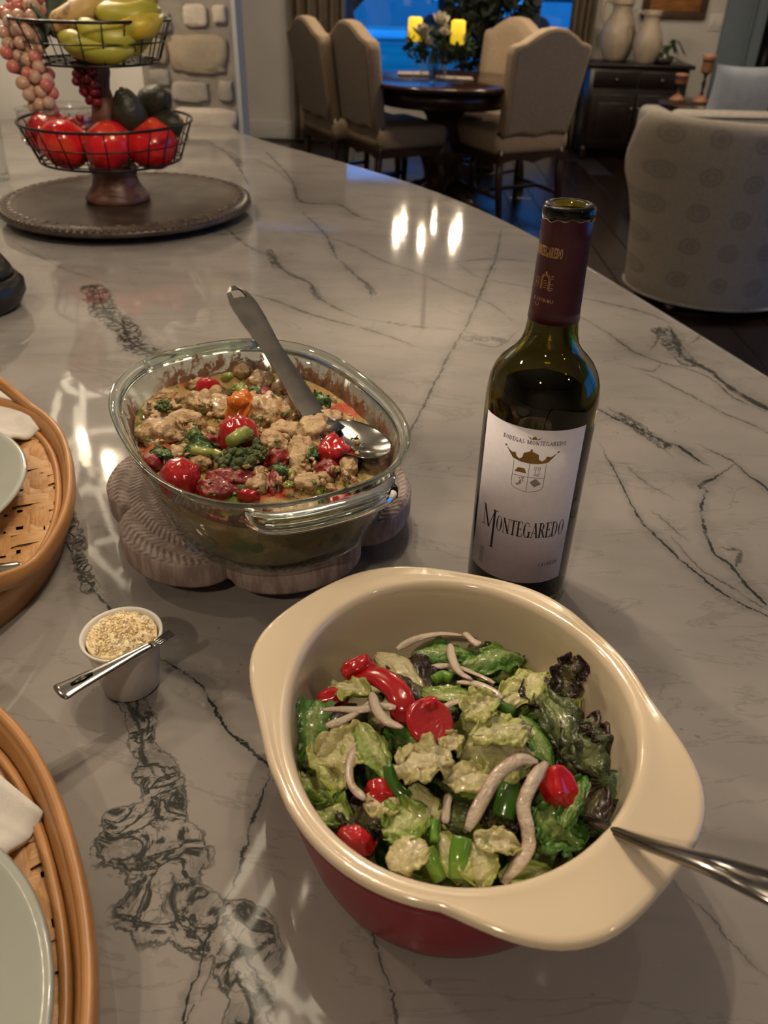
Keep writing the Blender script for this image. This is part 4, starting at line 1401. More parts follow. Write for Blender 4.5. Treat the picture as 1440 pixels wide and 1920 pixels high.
# ================================================================== RATTAN TRAYS, PLATES, NAPKINS
RAT = [pm('rattan_strip_a', (.56, .30, .12), (.45, .23, .085), 10, rough=.5, stretch=(6, 60, 60), bump=.3, bscale=8, bdist=.001),
       pm('rattan_strip_b', (.50, .27, .11), (.62, .36, .16), 10, rough=.5, stretch=(60, 6, 60), bump=.3, bscale=8, bdist=.001)]
RIMM = pm('bent_bamboo', (.48, .24, .09), (.40, .19, .07), 9, rough=.38, stretch=(2, 2, 12))


def sel(a, b, n, t):
    c, s = math.cos(t), math.sin(t)
    return (a * math.copysign(abs(c) ** (2 / n), c), b * math.copysign(abs(s) ** (2 / n), s))


def rattan_tray(cx, cy, rz, label):
    a, b, nn = .205, .164, 2.3           # long axis = local x
    t = thing('rattan_tray', label, 'tray', (cx, cy, ZC), rz, group='oval rattan trays')
    N = 96
    rings = []
    for off, z in ((-.012, .001), (-.007, .0005), (-.0005, .030), (-.001, .033), (-.004, .033), (-.006, .030), (-.011, .014)):
        rings.append([(*sel(a + off, b + off, nn, 2 * math.pi * k / N), z) for k in range(N)])
    V, Fc = loft(rings + [rings[0]], False, False)
    ob('side_wall', (V, Fc), RIMM, t)
    # flat bamboo rim hoop that lifts off the wall at both ends to make the handles
    rings = []
    for k in range(N):
        th = 2 * math.pi * k / N
        x, y = sel(a, b, nn, th)
        e = max(0.0, (abs(x) / a - .62) / .38)
        e = e * e * (3 - 2 * e)
        z = .031 + .034 * e
        ox = math.copysign(.006 * e, x)
        nx, ny = math.cos(th) / a, math.sin(th) / b
        l = math.hypot(nx, ny); nx /= l; ny /= l
        rings.append([(x + ox + nx * u, y + ny * u, z + w) for u, w in ((-.0035, -.008), (.0025, -.008), (.0032, -.004), (.0025, .0045), (.001, .0062), (-.0025, .0058), (-.0038, .003))])
    V, Fc = loft(rings + [rings[0]], False, False)
    ob('rim_hoop', (V, Fc), RIMM, t)
    inner = [(*sel(a - .0125, b - .0125, nn, 2 * math.pi * k / N), .0195) for k in range(N)]
    ob('inner_hoop', tube(inner, .0032, 8, ry=.0036, closed=True), RIMM, t)
    sw_ = .0150
    def halfchord(v, ra, rb):
        q = 1 - abs(v / rb) ** nn
        return ra * q ** (1 / nn) if q > 0 else 0
    for fam in (0, 1):
        ra, rb = (a - .012, b - .012) if fam == 0 else (b - .012, a - .012)
        cnt = int(rb / sw_)
        for i in range(-cnt, cnt + 1):
            L = halfchord(i * sw_, ra, rb)
            if L < .02: continue
            m = max(4, int(2 * L / (sw_ / 3)))
            V, Fc = [], []
            for k in range(m + 1):
                x = -L + 2 * L * k / m
                j = x / sw_
                ph = (j + 2 * fam + i) * math.pi / 2
                z = .0172 + .0013 * (1 if fam == 0 else -1) * max(-1, min(1, 1.9 * math.sin(ph + .785)))
                for e in (-1, -.5, .5, 1):
                    V.append((x, i * sw_ + e * sw_ * .49, z - .0007 * abs(e) ** 2))
            for k in range(m):
                for q in range(3):
                    Fc.append((k * 4 + q, (k + 1) * 4 + q, (k + 1) * 4 + q + 1, k * 4 + q + 1))
            if fam == 1: V = [(-y_, x_, z_) for x_, y_, z_ in V]
            ob('weave_strip', (V, Fc), RAT[fam], t)
    for sgn in (1, -1):
        for th in (-30, -18, 18, 30):
            q = math.radians(th) + (0 if sgn > 0 else math.pi)
            x, y = sel(a, b, nn, q)
            x2, y2 = sel(a, b, nn, q + .10)
            ob('handle_tie', tube([(x - sgn * .002, y, .030), (x2 + sgn * .004, y2, .056)], .0013, 5), RIMM, t)
    return t


TRZ = 1.937
T1 = (-.434, .548)
T2 = (-.298, .158)
rattan_tray(T1[0], T1[1], TRZ, 'oval woven rattan tray with hoop handle beside the casserole')
rattan_tray(T2[0], T2[1], 2.108, 'oval woven rattan tray nearest the camera below the cheese cup')
PLATE = pm('celadon_glaze', (.44, .46, .42), (.41, .43, .395), 8, rough=.12)


def plate(cx, cy, label, r=.125):
    t = tag(ob('dinner_plate', lathe([(0, 0), (r * .6, 0), (r * .64, .003), (r * .8, .010), (r * .97, .021), (r, .0245), (r * .985, .0262), (r * .95, .0245), (r * .78, .0135), (r * .66, .007), (r * .6, .0055), (0, .0052)], 96), PLATE, None, (cx, cy, ZC + .0192)), label, 'plate', 'plates on the trays')


plate(-.4275, .547, 'pale grey green plate on the tray beside the casserole')
plate(-.2545, .127, 'pale grey green plate on the nearest tray')
NAP = pm('white_napkin', (.66, .63, .60), (.60, .57, .54), 60, rough=.9, bump=.3, bscale=600, bdist=.0006)


def napkin(px, py, rz, label, z=.0205):
    p = PZ(px, py, ZC + z)
    V, Fc = [], []
    n_ = 12
    for i in range(n_ + 1):
        for j in range(n_ + 1):
            u, v = i / n_, j / n_
            V.append((-u * .13, (v - .5) * .10 * (1 - .65 * (1 - u)) , .004 + .0035 * math.sin(7 * v + 2 * u) + .004 * u))
    for i in range(n_):
        for j in range(n_):
            Fc.append((i * (n_ + 1) + j, (i + 1) * (n_ + 1) + j, (i + 1) * (n_ + 1) + j + 1, i * (n_ + 1) + j + 1))
    o = ob('folded_napkin', (V, Fc), NAP, None, tuple(p), (0, 0, rz))
    md = o.modifiers.new('thick', 'SOLIDIFY'); md.thickness = .003; md.offset = 1
    tag(o, label, 'napkin', 'napkins on the trays')


napkin(44, 824, math.radians(-38), 'white napkin corner poking out beyond the plate by the casserole')
napkin(42, 1585, math.radians(-20), 'white napkin corner poking out beyond the nearest plate')


def knife(px0, py0, px1, py1, label):
    a, b = PZ(px0, py0, ZC + .0235), PZ(px1, py1, ZC + .0235)
    d = b - a
    L = .105
    ang = math.atan2(d[1], d[0])
    t = thing('table_knife', label, 'knife', tuple(a), ang)
    ob('handle', tube([(0, 0, 0), (-.004, 0, 0), (-.02, 0, 0), (-.06, 0, .001), (-L, 0, .002)], [.003, .0062, .0072, .0055, .0045], 12, ry=[.0012, .0022, .0026, .0024, .002]), STEEL, t)
    V = [(-L, -.004, .0015), (-L, .006, .0015), (-L - .09, .007, .0015), (-L - .1, -.002, .0015)]
    ob('blade', loft([V, [(x, y, z + .0012) for x, y, z in V]]), STEEL, t, smooth=False)


knife(43, 1061, 80, 1056, 'steel knife handle lying on the tray beside the casserole')

# ================================================================== CHEESE CUP
PI_ = math.pi
CUPC = (-.1695, .3845)
PLAST = NT('milky_plastic'); PLAST.col((.88, .86, .82)); PLAST.set(Roughness=.25)
PLAST.b.inputs['Transmission Weight'].default_value = .25
PLAST.b.inputs['IOR'].default_value = 1.3
cup = thing('portion_cup', 'small translucent plastic cup beside the trivet', 'cup', (CUPC[0], CUPC[1], ZC))
ob('shell', lathe([(0, .0006), (.0175, .0006), (.0188, .002), (.0232, .036), (.0246, .043), (.0262, .0442), (.0264, .0462), (.0252, .0466), (.0240, .0450), (.0226, .036), (.018, .003), (0, .0022)], 56), PLAST.m, cup)
CHZ = pm('grated_parmesan', (.88, .74, .48), (.80, .64, .38), 50, rough=.8, bump=.5, bscale=240, bdist=.002, c3=(.90, .80, .58))
rings = [[(r_ * math.cos(2 * PI_ * k / 72), r_ * math.sin(2 * PI_ * k / 72), z_) for k in range(72)] for r_, z_ in [(.017, .0035), (.019, .010), (.0215, .030), (.0222, .040)]]
for q in np.linspace(.985, .02, 30):
    row = []
    for k in range(72):
        x, y = .0228 * q * math.cos(2 * PI_ * k / 72), .0228 * q * math.sin(2 * PI_ * k / 72)
        z = .0435 + .0075 * (1 - q * q) + .0030 * mnoise.noise(Vector((x, y, 0)) * 210) + .0016 * mnoise.noise(Vector((x, y, .1)) * 520) + .0009 * mnoise.noise(Vector((x, y, .3)) * 1100)
        row.append((x, y, z))
    rings.append(row)
V, Fc = loft(rings)
ch_ = tag(ob('grated_cheese', (V, Fc), CHZ, None, (CUPC[0], CUPC[1], ZC)), 'heap of pale grated cheese filling the little plastic cup', 'cheese', None, 'stuff')
rs = random.Random(31)
cr = []
for k in range(700):
    rr_ = .0215 * math.sqrt(rs.random()); a = rs.uniform(0, 6.28)
    zz = .0512 - .0075 * (rr_ / .0215) ** 2 + rs.uniform(-.0015, .0022)
    s = rs.uniform(.0004, .0011)
    cr.append(moved(blob(s * rs.uniform(.8, 1.7), s, s * .8, .5, 2, k, 1), (rr_ * math.cos(a), rr_ * math.sin(a), zz), (rs.uniform(0, 3), rs.uniform(0, 3), rs.uniform(0, 3))))
o = ob('cheese_crumbs', join(*cr), CHZ, ch_); o['kind'] = 'stuff'

a, b = PZ(108, 1301, ZC + .050), PZ(283, 1209, ZC + .0475)
c_ = PZ(292, 1200, ZC + .046)
fk = thing('dip_fork', 'small steel fork resting in the cheese cup', 'fork', tuple(a))
P = catmull([(0, 0, 0), (b - a) * .12, (b - a) * .5, (b - a) * .85, (b - a)], 6)
m = len(P)
wd = np.interp(np.linspace(0, 1, m), [0, .04, .15, .45, .75, 1], [.0045, .0075, .0082, .0055, .0030, .0030])
ob('handle', tube(P, wd, 12, ry=np.interp(np.linspace(0, 1, m), [0, .1, 1], [.0010, .0017, .0012])), STEEL, fk)
dv = (b - a) / np.linalg.norm(b - a)
sd_ = np.array([-dv[1], dv[0], 0])
inl = [tuple((b - a) * u + np.array([0, 0, .0021])) for u in (.14, .25, .36)]
ob('handle_inlay', tube(inl, [.001, .0022, .001], 6, ry=.0003), pm('inlay_dark', (.05, .045, .04), (.08, .07, .06), 50, rough=.3, metal=1), fk)
for k in (-1.5, -.5, .5, 1.5):
    q0 = (b - a) * .985
    ob('tine', tube([tuple(q0 + sd_ * k * .0009), tuple(q0 + dv * .006 + sd_ * k * .0018 + np.array([0, 0, -.0006])), tuple(q0 + dv * .017 + sd_ * k * .0018 + np.array([0, 0, .001]))], [.0009, .0008, .0005], 6), STEEL, fk)

# ================================================================== WINE BOTTLE
BX, BY = .1055, .497
BH = .2965
BR = .0382
bot = thing('wine_bottle', 'open dark green wine bottle with white label and maroon capsule', 'bottle', (BX, BY, ZC))
GREENG = NT('bottle_glass')
GREENG.col((.24, .21, .016)); GREENG.set(Roughness=.015, IOR=1.5)
GREENG.b.inputs['Transmission Weight'].default_value = 1.0
GREENG = GREENG.m
outp = [(0, .0006), (.030, .0006), (.0355, .003), (BR - .0004, .009), (BR, .02), (BR, .170), (BR - .0006, .177), (.0366, .184), (.0342, .1905), (.0304, .1965), (.0256, .2015), (.0213, .206), (.0186, .2105), (.0172, .216), (.0164, .223), (.0157, .232), (.0151, .26), (.0147, .283), (.0147, .2885), (.0156, .2893), (.0160, .2915), (.0158, .2942), (.0148, .2960), (.0128, BH), (.0112, BH - .0004)]
inp = [(.0104, .2955), (.0098, .285), (.0100, .26), (.0110, .232), (.0122, .218), (.0145, .210), (.0185, .2045), (.0235, .199), (.0285, .193), (.0320, .1865), (.0345, .178), (BR - .0027, .168), (BR - .0027, .018), (.033, .010), (.016, .016), (0, .020)]
ob('glass', lathe(outp + inp, 96), GREENG, bot)
WINE = NT('red_wine'); WINE.col((.012, .001, .001)); WINE.set(Roughness=.03, IOR=1.33); WINE.b.inputs['Transmission Weight'].default_value = .6; WINE = WINE.m
wz = .158
ob('wine', lathe([(0, .0205), (.016, .0168), (.0328, .0108), (BR - .00265, .0185), (BR - .00265, wz), (0, wz)], 96), WINE, bot)
CAPM = pm('maroon_capsule', (.060, .006, .016), (.048, .005, .013), 30, rough=.34)
rim_n = 72
cp = []
for z, r in ((.2262, .0163), (.2262, .01665), (.234, .0161), (.2765, .0153), (.2772, .0156), (.2875, .01535), (.2890, .0150)):
    cp.append((r, z))
V, Fc = lathe(cp, rim_n)
Fc = [f for f in Fc if len(f) == 4]
V = [(x, y, z + (.0009 * math.sin(3 * math.atan2(y, x)) + .0006 * math.sin(11 * math.atan2(y, x)) if z > .2885 else 0)) for x, y, z in V]
ob('capsule', (V, Fc), CAPM, bot)
TORN = pm('torn_foil', (.5, .45, .45), (.35, .28, .3), 200, rough=.3, metal=.8)
pts = [((.01545) * math.cos(t_), .01545 * math.sin(t_), 0.2890 + .0009 * math.sin(3 * t_) + .0006 * math.sin(11 * t_)) for t_ in np.linspace(0, 2 * math.pi, 97)[:-1]]
ob('torn_edge', tube(pts, .00028, 5, closed=True), TORN, bot)

TH0 = math.atan2(CAM[1] - BY, CAM[0] - BX)      # direction towards the viewer


def cyl(px, py, r):
    """pixel -> (angle from the viewer-facing line, height) on the bottle's cylinder"""
    d = ray(px, py)
    ox, oy = CAM[0] - BX, CAM[1] - BY
    A = d[0] ** 2 + d[1] ** 2; B = 2 * (ox * d[0] + oy * d[1]); C = ox ** 2 + oy ** 2 - r * r
    D = B * B - 4 * A * C
    t = (-B - math.sqrt(max(D, 0))) / (2 * A)
    x, y, z = ox + d[0] * t, oy + d[1] * t, CAM[2] + d[2] * t - ZC
    a = math.atan2(y, x) - TH0
    a = (a + math.pi) % (2 * math.pi) - math.pi
    return a, z


def wrap(V2, r, a0=0.0, z0=0.0):
    """flat (x right, y up, metres) -> wrapped round the bottle, x=0 at angle a0"""
    out = []
    for x, y in V2:
        th = TH0 + a0 + x / BR
        out.append((r * math.cos(th), r * math.sin(th), z0 + y))
    return out


LT, LB = cyl(1008, 806, BR)[1], cyl(972, 1092, BR)[1]
LA0, LA1 = math.radians(-62), math.radians(54)
n = 60
rings = []
for r in (BR + .00012, BR + .00030):
    for z in (LB, LT):
        rings.append([(r * math.cos(TH0 + LA0 + (LA1 - LA0) * k / n), r * math.sin(TH0 + LA0 + (LA1 - LA0) * k / n), z) for k in range(n + 1)])
V = rings[0] + rings[1] + rings[2] + rings[3]
N1 = n + 1
Fc = []
for k in range(n):
    Fc.append((2 * N1 + k, 2 * N1 + k + 1, 3 * N1 + k + 1, 3 * N1 + k))
    Fc.append((k + 1, k, N1 + k, N1 + k + 1))
    Fc.append((k, k + 1, 2 * N1 + k + 1, 2 * N1 + k))
    Fc.append((N1 + k + 1, N1 + k, 3 * N1 + k, 3 * N1 + k + 1))
LABM = pm('label_paper', (.80, .765, .85), (.77, .735, .82), 200, rough=.62)
lab = ob('label', (V, Fc), LABM, bot)
lab['label'] = 'white paper label with a gold crown and shield'
# back label
rings = []
for r in (BR + .0003, BR + .00012):
    for z in (.05, .172):
        rings.append([(r * math.cos(TH0 + math.pi - .85 + 1.7 * k / 30), r * math.sin(TH0 + math.pi - .85 + 1.7 * k / 30), z) for k in range(31)])
V = rings[0] + rings[1] + rings[2] + rings[3]
Fc = []
for k in range(30):
    Fc.append((k, k + 1, 31 + k + 1, 31 + k)); Fc.append((62 + k + 1, 62 + k, 93 + k, 93 + k + 1))
ob('back_label', (V, Fc), pm('back_label_paper', (.06, .05, .05), (.05, .045, .045), 60, rough=.7), bot)

INK = pm('label_ink', (.012, .008, .012), (.018, .012, .016), 90, rough=.6)
INKG = pm('grey_ink', (.13, .115, .125), (.15, .13, .14), 90, rough=.6)
GOLD = pm('gold_print', (.33, .20, .05), (.26, .15, .035), 90, rough=.4, metal=.3)
GOLDB = pm('gold_foil', (.62, .40, .17), (.52, .32, .13), 120, rough=.35, metal=.4)

# ---- letter shapes drawn as thick and thin strokes (unit cap height)


def q4(p, q, w):
    p, q = Vector(p), Vector(q)
    s = Vector((-(q - p).y, (q - p).x)).normalized() * w / 2
    return [tuple(p + s), tuple(p - s), tuple(q - s), tuple(q + s)]


def _stem(x, y0, y1, w, serif, TN):
    o = [[(x - w / 2, y0), (x + w / 2, y0), (x + w / 2, y1), (x - w / 2, y1)]]
    if serif:
        for y in (y0, y1 - TN):
            o.append([(x - w / 2 - serif * .6, y), (x + w / 2 + serif * .6, y), (x + w / 2 + serif * .6, y + TN), (x - w / 2 - serif * .6, y + TN)])
    return o


def _arc(cx, cy, rx, ry, t0, t1, n, tk, tn):
    o = []
    ts = np.linspace(t0, t1, n)
    def pt(t, k):
        w = tn + (tk - tn) * abs(math.cos(t)) ** 1.5
        return (cx + (rx - w * k) * math.cos(t), cy + (ry - tn * k) * math.sin(t))
    for a_, b_ in zip(ts[:-1], ts[1:]):
        o.append([pt(a_, 0), pt(b_, 0), pt(b_, 1), pt(a_, 1)])
    return o


PI = math.pi


def glyphs(TK, TN):
    def stemr(x, y0=0, y1=1, w=None, serif=.10):
        return _stem(x, y0, y1, TK if w is None else w, serif, TN)
    def arc(cx, cy, rx, ry, t0, t1, n=22):
        return _arc(cx, cy, rx, ry, t0, t1, n, TK, TN)
    return {
        'O': (.62, arc(.29, .5, .27, .51, 0, 2 * PI, 36)),
        'N': (.62, stemr(.08, w=TN) + [q4((.06, .99), (.50, .02), TK)] + stemr(.50, w=TN)),
        'T': (.54, stemr(.26) + [q4((.02, .985), (.50, .985), TN), q4((.03, .99), (.03, .78), TN), q4((.49, .99), (.49, .78), TN)]),
        'E': (.50, stemr(.11) + [q4((.1, .985), (.43, .985), TN), q4((.1, .515), (.34, .515), TN), q4((.1, .015), (.45, .015), TN), q4((.43, .99), (.43, .80), TN), q4((.34, .6), (.34, .43), TN), q4((.45, .01), (.45, .22), TN)]),
        'G': (.64, arc(.29, .5, .27, .51, .32 * PI, 1.72 * PI, 30) + stemr(.50, 0, .40) + [q4((.47, .9), (.47, .72), TN)]),
        'A': (.60, [q4((.06, .0), (.29, 1.0), TN), q4((.28, 1.0), (.50, 0), TK), q4((.13, .33), (.42, .33), TN), q4((-.02, .012), (.14, .012), TN), q4((.40, .012), (.60, .012), TN)]),
        'R': (.58, stemr(.11) + arc(.22, .755, .22, .245, -PI / 2, PI / 2, 16) + [q4((.1, .985), (.24, .985), TN), q4((.1, .515), (.24, .515), TN), q4((.26, .51), (.50, .01), TK * .9), q4((.46, .012), (.58, .012), TN)]),
        'D': (.62, stemr(.11) + arc(.22, .5, .32, .5, -PI / 2, PI / 2, 22) + [q4((.1, .985), (.24, .985), TN), q4((.1, .015), (.24, .015), TN)]),
        'M': (.86, stemr(.08, w=TN) + [q4((.08, .99), (.40, .02), TK), q4((.40, .02), (.70, .99), TN)] + stemr(.72)),
        'B': (.52, stemr(.11) + arc(.22, .755, .2, .245, -PI / 2, PI / 2, 14) + arc(.22, .26, .24, .26, -PI / 2, PI / 2, 14) + [q4((.1, .985), (.24, .985), TN), q4((.1, .515), (.24, .515), TN), q4((.1, .015), (.24, .015), TN)]),
        'S': (.46, arc(.22, .74, .18, .26, .15 * PI, 1.5 * PI, 18) + arc(.22, .26, .2, .26, -.85 * PI, .5 * PI, 18)),
        'C': (.60, arc(.29, .5, .27, .51, .3 * PI, 1.7 * PI, 28)),
        'I': (.26, stemr(.12)),
        'Z': (.54, [q4((.04, .985), (.46, .985), TN), q4((.44, .98), (.06, .02), TK), q4((.04, .015), (.48, .015), TN), q4((.05, .98), (.05, .8), TN), q4((.47, .02), (.47, .2), TN)]),
        ' ': (.35, []),
    }


G_TITLE, G_SMALL = glyphs(.135, .045), glyphs(.15, .10)


def text_polys(s, h, xs=1.0, sp=.0, G=None):
    G = G or G_SMALL
    x = 0
    out = []
    for chh in s:
        w, polys = G[chh]
        for p in polys:
            out.append([((x + u) * h * xs, v * h) for u, v in p])
        x += w + sp
    return out, x * h * xs


def polys_mesh(polys, r, a0, z0, dx=0.0, slope=0.0, arcf=None):
    V, Fc = [], []
    fine = []
    for p in polys:                       # long strokes are split so that they follow the curve of the glass
        wd = max(u for u, v in p) - min(u for u, v in p)
        if len(p) == 4 and wd > .0015:
            e0 = math.dist(p[0], p[1]) + math.dist(p[2], p[3])
            e1 = math.dist(p[1], p[2]) + math.dist(p[3], p[0])
            a_, b_, c_, d_ = p if e0 > e1 else (p[1], p[2], p[3], p[0])
            m_ = int(wd / .001) + 1
            L_ = lambda s_, e_, t: (s_[0] + (e_[0] - s_[0]) * t, s_[1] + (e_[1] - s_[1]) * t)
            for q in range(m_):
                fine.append([L_(a_, b_, q / m_), L_(a_, b_, (q + 1) / m_), L_(d_, c_, (q + 1) / m_), L_(d_, c_, q / m_)])
        else:
            fine.append(p)
    for p in fine:
        k = len(V)
        V += wrap([(u + dx, v + slope * (u + dx)) for u, v in p], r, a0, z0)
        Fc.append(tuple(range(k, k + len(p))))
    return V, Fc


RP = BR + .00036
# title: large M with a long stem, then the rest
aO, zO = cyl(932, 993, BR)
zbase = cyl(985, 993, BR)[1]
a_l, z_l = cyl(931, 978, BR)
a_r, z_r = cyl(1060, 968, BR)
width = (a_r - a_l) * BR
hcap = .0128
polys, w0 = text_polys('ONTEGAREDO', hcap, 1.0, .02, G_TITLE)
xsc = width / w0
polys = [[(u * xsc, v) for u, v in p] for p in polys]
zt = z_l - .0065
ob('print', polys_mesh(polys, RP, a_l, zt), INK, lab, smooth=False)['label'] = 'large serif letters ONTEGAREDO'
m_h = .0185
mp = [q4((-.0105, .0145), (-.0100, -.0015), .0007), q4((-.0105, .0150), (-.0050, -.0018), .0017), q4((-.0052, -.0018), (-.0006, .0142), .0006),
      [(-.0016, .0145), (.0002, .0145), (.0002, -.0175), (-.0016, -.0175)], q4((-.0026, -.0175), (.0012, -.0175), .0006), q4((-.0022, .0145), (.0022, .0145), .0006), q4((-.0122, -.0016), (-.0082, -.0016), .0006), q4((-.0125, .0150), (-.0096, .0150), .0006)]
ob('print', polys_mesh(mp, RP, a_l, zt + .001, -.0012), INK, lab, smooth=False)['label'] = 'tall letter M with a long drop stem'
# small lines
a_c, z_c = cyl(1002, 830, BR)
polys, w0 = text_polys('BODEGAS MONTEGAREDO', .0030, 1.15, .08)
ob('print', polys_mesh(polys, RP, a_c, z_c - .0015, -w0 / 2), INKG, lab, smooth=False)['label'] = 'small grey winery line'
a_k, z_k = cyl(1027, 1056, BR)
polys, w0 = text_polys('CRIANZA', .0031, 1.15, .08)
ob('print', polys_mesh(polys, RP, a_k, z_k - .0015, -w0 / 2), INKG, lab, smooth=False)['label'] = 'small grey word CRIANZA'
# crest
a_s, z_s = cyl(990, 893, BR)
sh = .0090
def crown(s):
    L = [(-.0175, .0062), (-.0130, .0030), (-.0104, .0036), (-.0096, .0012), (-.0078, -.0004), (-.0060, .0004), (-.0052, .0020), (-.0051, .0044), (0, .0068), (.0051, .0044), (.0052, .0020), (.0060, .0004), (.0078, -.0004), (.0096, .0012), (.0104, .0036), (.0130, .0030), (.0175, .0062), (.0118, -.0012), (.0060, -.0026), (0, -.0030), (-.0060, -.0026), (-.0118, -.0012)]
    top = L[:17]; bot_ = [L[16]] + L[17:] + [L[0]]   # upper and lower outline
    # strips between top outline and bottom outline
    xs = np.linspace(-.0172, .0172, 121)
    tx, ty = [p[0] for p in top], [p[1] for p in top]
    bb = bot_[::-1]
    bx, by = [p[0] for p in bb], [p[1] for p in bb]
    yt, yb = np.interp(xs, tx, ty), np.interp(xs, bx, by)
    o = [[(xs[i] * s, yb[i] * s), (xs[i + 1] * s, yb[i + 1] * s), (xs[i + 1] * s, yt[i + 1] * s), (xs[i] * s, yt[i] * s)] for i in range(120)]
    for cx_, cy_ in ((0, .0073), (-.0178, .0066), (.0178, .0066)):
        o.append([((cx_ + .0009 * math.cos(t)) * s, (cy_ + .0007 * math.sin(t)) * s) for t in np.linspace(0, 2 * PI, 9)[:-1]])
    return o
ob('print', polys_mesh(crown(1.0), RP, a_s, z_s + sh + .004), GOLD, lab, smooth=False)['label'] = 'gold crown'
ob('print', polys_mesh(crown(.26), RP, a_c, z_c + .0028), GOLD, lab, smooth=False)['label'] = 'tiny gold crown'
lw = .00034
sw2, top_, mid_, low_, pt_ = .0108, sh + .0015, -.0005, -.0085, -.0125
sp = [q4((-sw2, top_), (-sw2, low_ + .002), lw), q4((sw2, top_), (sw2, low_ + .002), lw), q4((-sw2, mid_), (sw2, mid_), lw), q4((0, top_), (0, pt_), lw)]
for sx in (-1, 1):
    cur = catmull([(sx * sw2, low_ + .002), (sx * sw2 * .9, low_ - .001), (sx * sw2 * .55, low_ - .0026), (0, pt_)], 4)
    sp += [q4(tuple(cur[i]), tuple(cur[i + 1]), lw) for i in range(len(cur) - 1)]
# rook
rk = [q4((.0036, .0012), (.0074, .0012), .0004), q4((.0038, .0022), (.0072, .0022), .0004), q4((.0042, .0028), (.0042, .0060), lw), q4((.0068, .0028), (.0068, .0060), lw), q4((.0036, .0060), (.0074, .0060), lw), q4((.0036, .0060), (.0036, .0080), lw), q4((.0074, .0060), (.0074, .0080), lw), q4((.0049, .0066), (.0049, .008), lw), q4((.0061, .0066), (.0061, .008), lw), q4((.0036, .008), (.0049, .008), lw), q4((.0061, .008), (.0074, .008), lw)]
# grapes and lattice diamond
gq = []
rs = random.Random(2)
for k in range(16):
    gx, gy = -.0055 + rs.uniform(-.0022, .0022), -.0045 + rs.uniform(-.003, .003)
    gq += [q4((gx, gy), (gx + .0009, gy + .0005), lw), q4((gx + .0009, gy + .0005), (gx + .0004, gy - .0008), lw)]
dm = [(.0018, -.0045), (.0052, -.0012), (.0090, -.0050), (.0050, -.0078)]
for i in range(4): gq.append(q4(dm[i], dm[(i + 1) % 4], lw))
for k in range(1, 6):
    u = k / 6
    gq.append(q4(tuple(np.array(dm[0]) * (1 - u) + np.array(dm[3]) * u), tuple(np.array(dm[1]) * (1 - u) + np.array(dm[2]) * u), lw * (1 + k % 2)))
    gq.append(q4(tuple(np.array(dm[0]) * (1 - u) + np.array(dm[1]) * u), tuple(np.array(dm[3]) * (1 - u) + np.array(dm[2]) * u), lw))
ob('print', polys_mesh(sp + rk + gq, RP, a_s, z_s), INKG, lab, smooth=False)['label'] = 'grey shield with a tower, grapes and lattice'
ob('print', polys_mesh([[(-.0094, .0022), (-.0014, .0022), (-.0030, .0058), (-.0074, .0058)]], RP, a_s, z_s), GOLD, lab, smooth=False)['label'] = 'gold block in the shield'
# vertical small type at the lower corner
a_v, z_v = cyl(903, 1040, BR)
vq = []
for col in range(3):
    yy = -.006
    while yy < .0075:
        L_ = rs.uniform(.0006, .0013)
        vq.append(q4((col * .0017, yy), (col * .0017 + (.001 if col < 2 else 0), yy + L_), .0003))
        if col < 2: vq.append(q4((col * .0017 + .001, yy), (col * .0017, yy + L_ * .6), .00025))
        yy += L_ + .0004
ob('print', polys_mesh(vq, RP, a_v, z_v, -.002), INKG, lab, smooth=False)['label'] = 'small vertical type'


# capsule print in gold, using the built-in face for the code line
def font_polys(s, h):
    cu = bpy.data.curves.new('t', 'FONT'); cu.body = s; cu.size = h; cu.resolution_u = 2
    o_ = bpy.data.objects.new('t', cu); COL.objects.link(o_)
    dg = bpy.context.evaluated_depsgraph_get()
    m_ = o_.evaluated_get(dg).to_mesh()
    vs_ = [(v.co.x, v.co.y) for v in m_.vertices]
    P_ = [[vs_[i] for i in p.vertices] for p in m_.polygons]
    o_.evaluated_get(dg).to_mesh_clear()
    bpy.data.objects.remove(o_); bpy.data.curves.remove(cu)
    w = max((v[0] for v in vs_), default=0)
    return P_, w


def cap_mesh(polys, px, py, align):
    rc = .0155
    a, z = cyl(px, py, rc)
    xs_ = [u for p in polys for u, v in p]
    dx = {'r': -max(xs_), 'c': -(max(xs_) + min(xs_)) / 2, 'l': -min(xs_)}[align]
    V, Fc = [], []
    for p in polys:
        k = len(V)
        for u, v in p:
            zz = z + v
            r_ = float(np.interp(zz, [.226, .234, .2765, .2772, .2875], [.01665, .0161, .0153, .0156, .01535])) + .00025
            th = TH0 + a + (u + dx) / rc
            V.append((r_ * math.cos(th), r_ * math.sin(th), zz))
        Fc.append(tuple(range(k, k + len(p))))
    return V, Fc


polys, w0 = text_polys('MONTEGAREDO', .0058, .52, .03)
ob('capsule_print', cap_mesh(polys, 1054, 486, 'r'), GOLDB, bot, smooth=False)['label'] = 'gold letters on the capsule'
ob('capsule_print', cap_mesh(font_polys('E-5078-BU', .0032)[0], 1037, 569, 'r'), GOLDB, bot, smooth=False)['label'] = 'gold code line on the capsule'
ob('capsule_print', cap_mesh(font_polys('L.I', .0032)[0], 1008, 571, 'c'), GOLDB, bot, smooth=False)['label'] = 'gold letters below the code line'
gate = []
g_ = .00032
for rr2 in (.0030, .0022):
    gate += [q4((rr2 * math.cos(t), .006 + rr2 * 1.1 * math.sin(t)), (rr2 * math.cos(t + .25), .006 + rr2 * 1.1 * math.sin(t + .25)), g_) for t in np.arange(0, PI, .25)]
    for sx in (-1, 1): gate.append(q4((sx * rr2, 0), (sx * rr2, .006), g_))
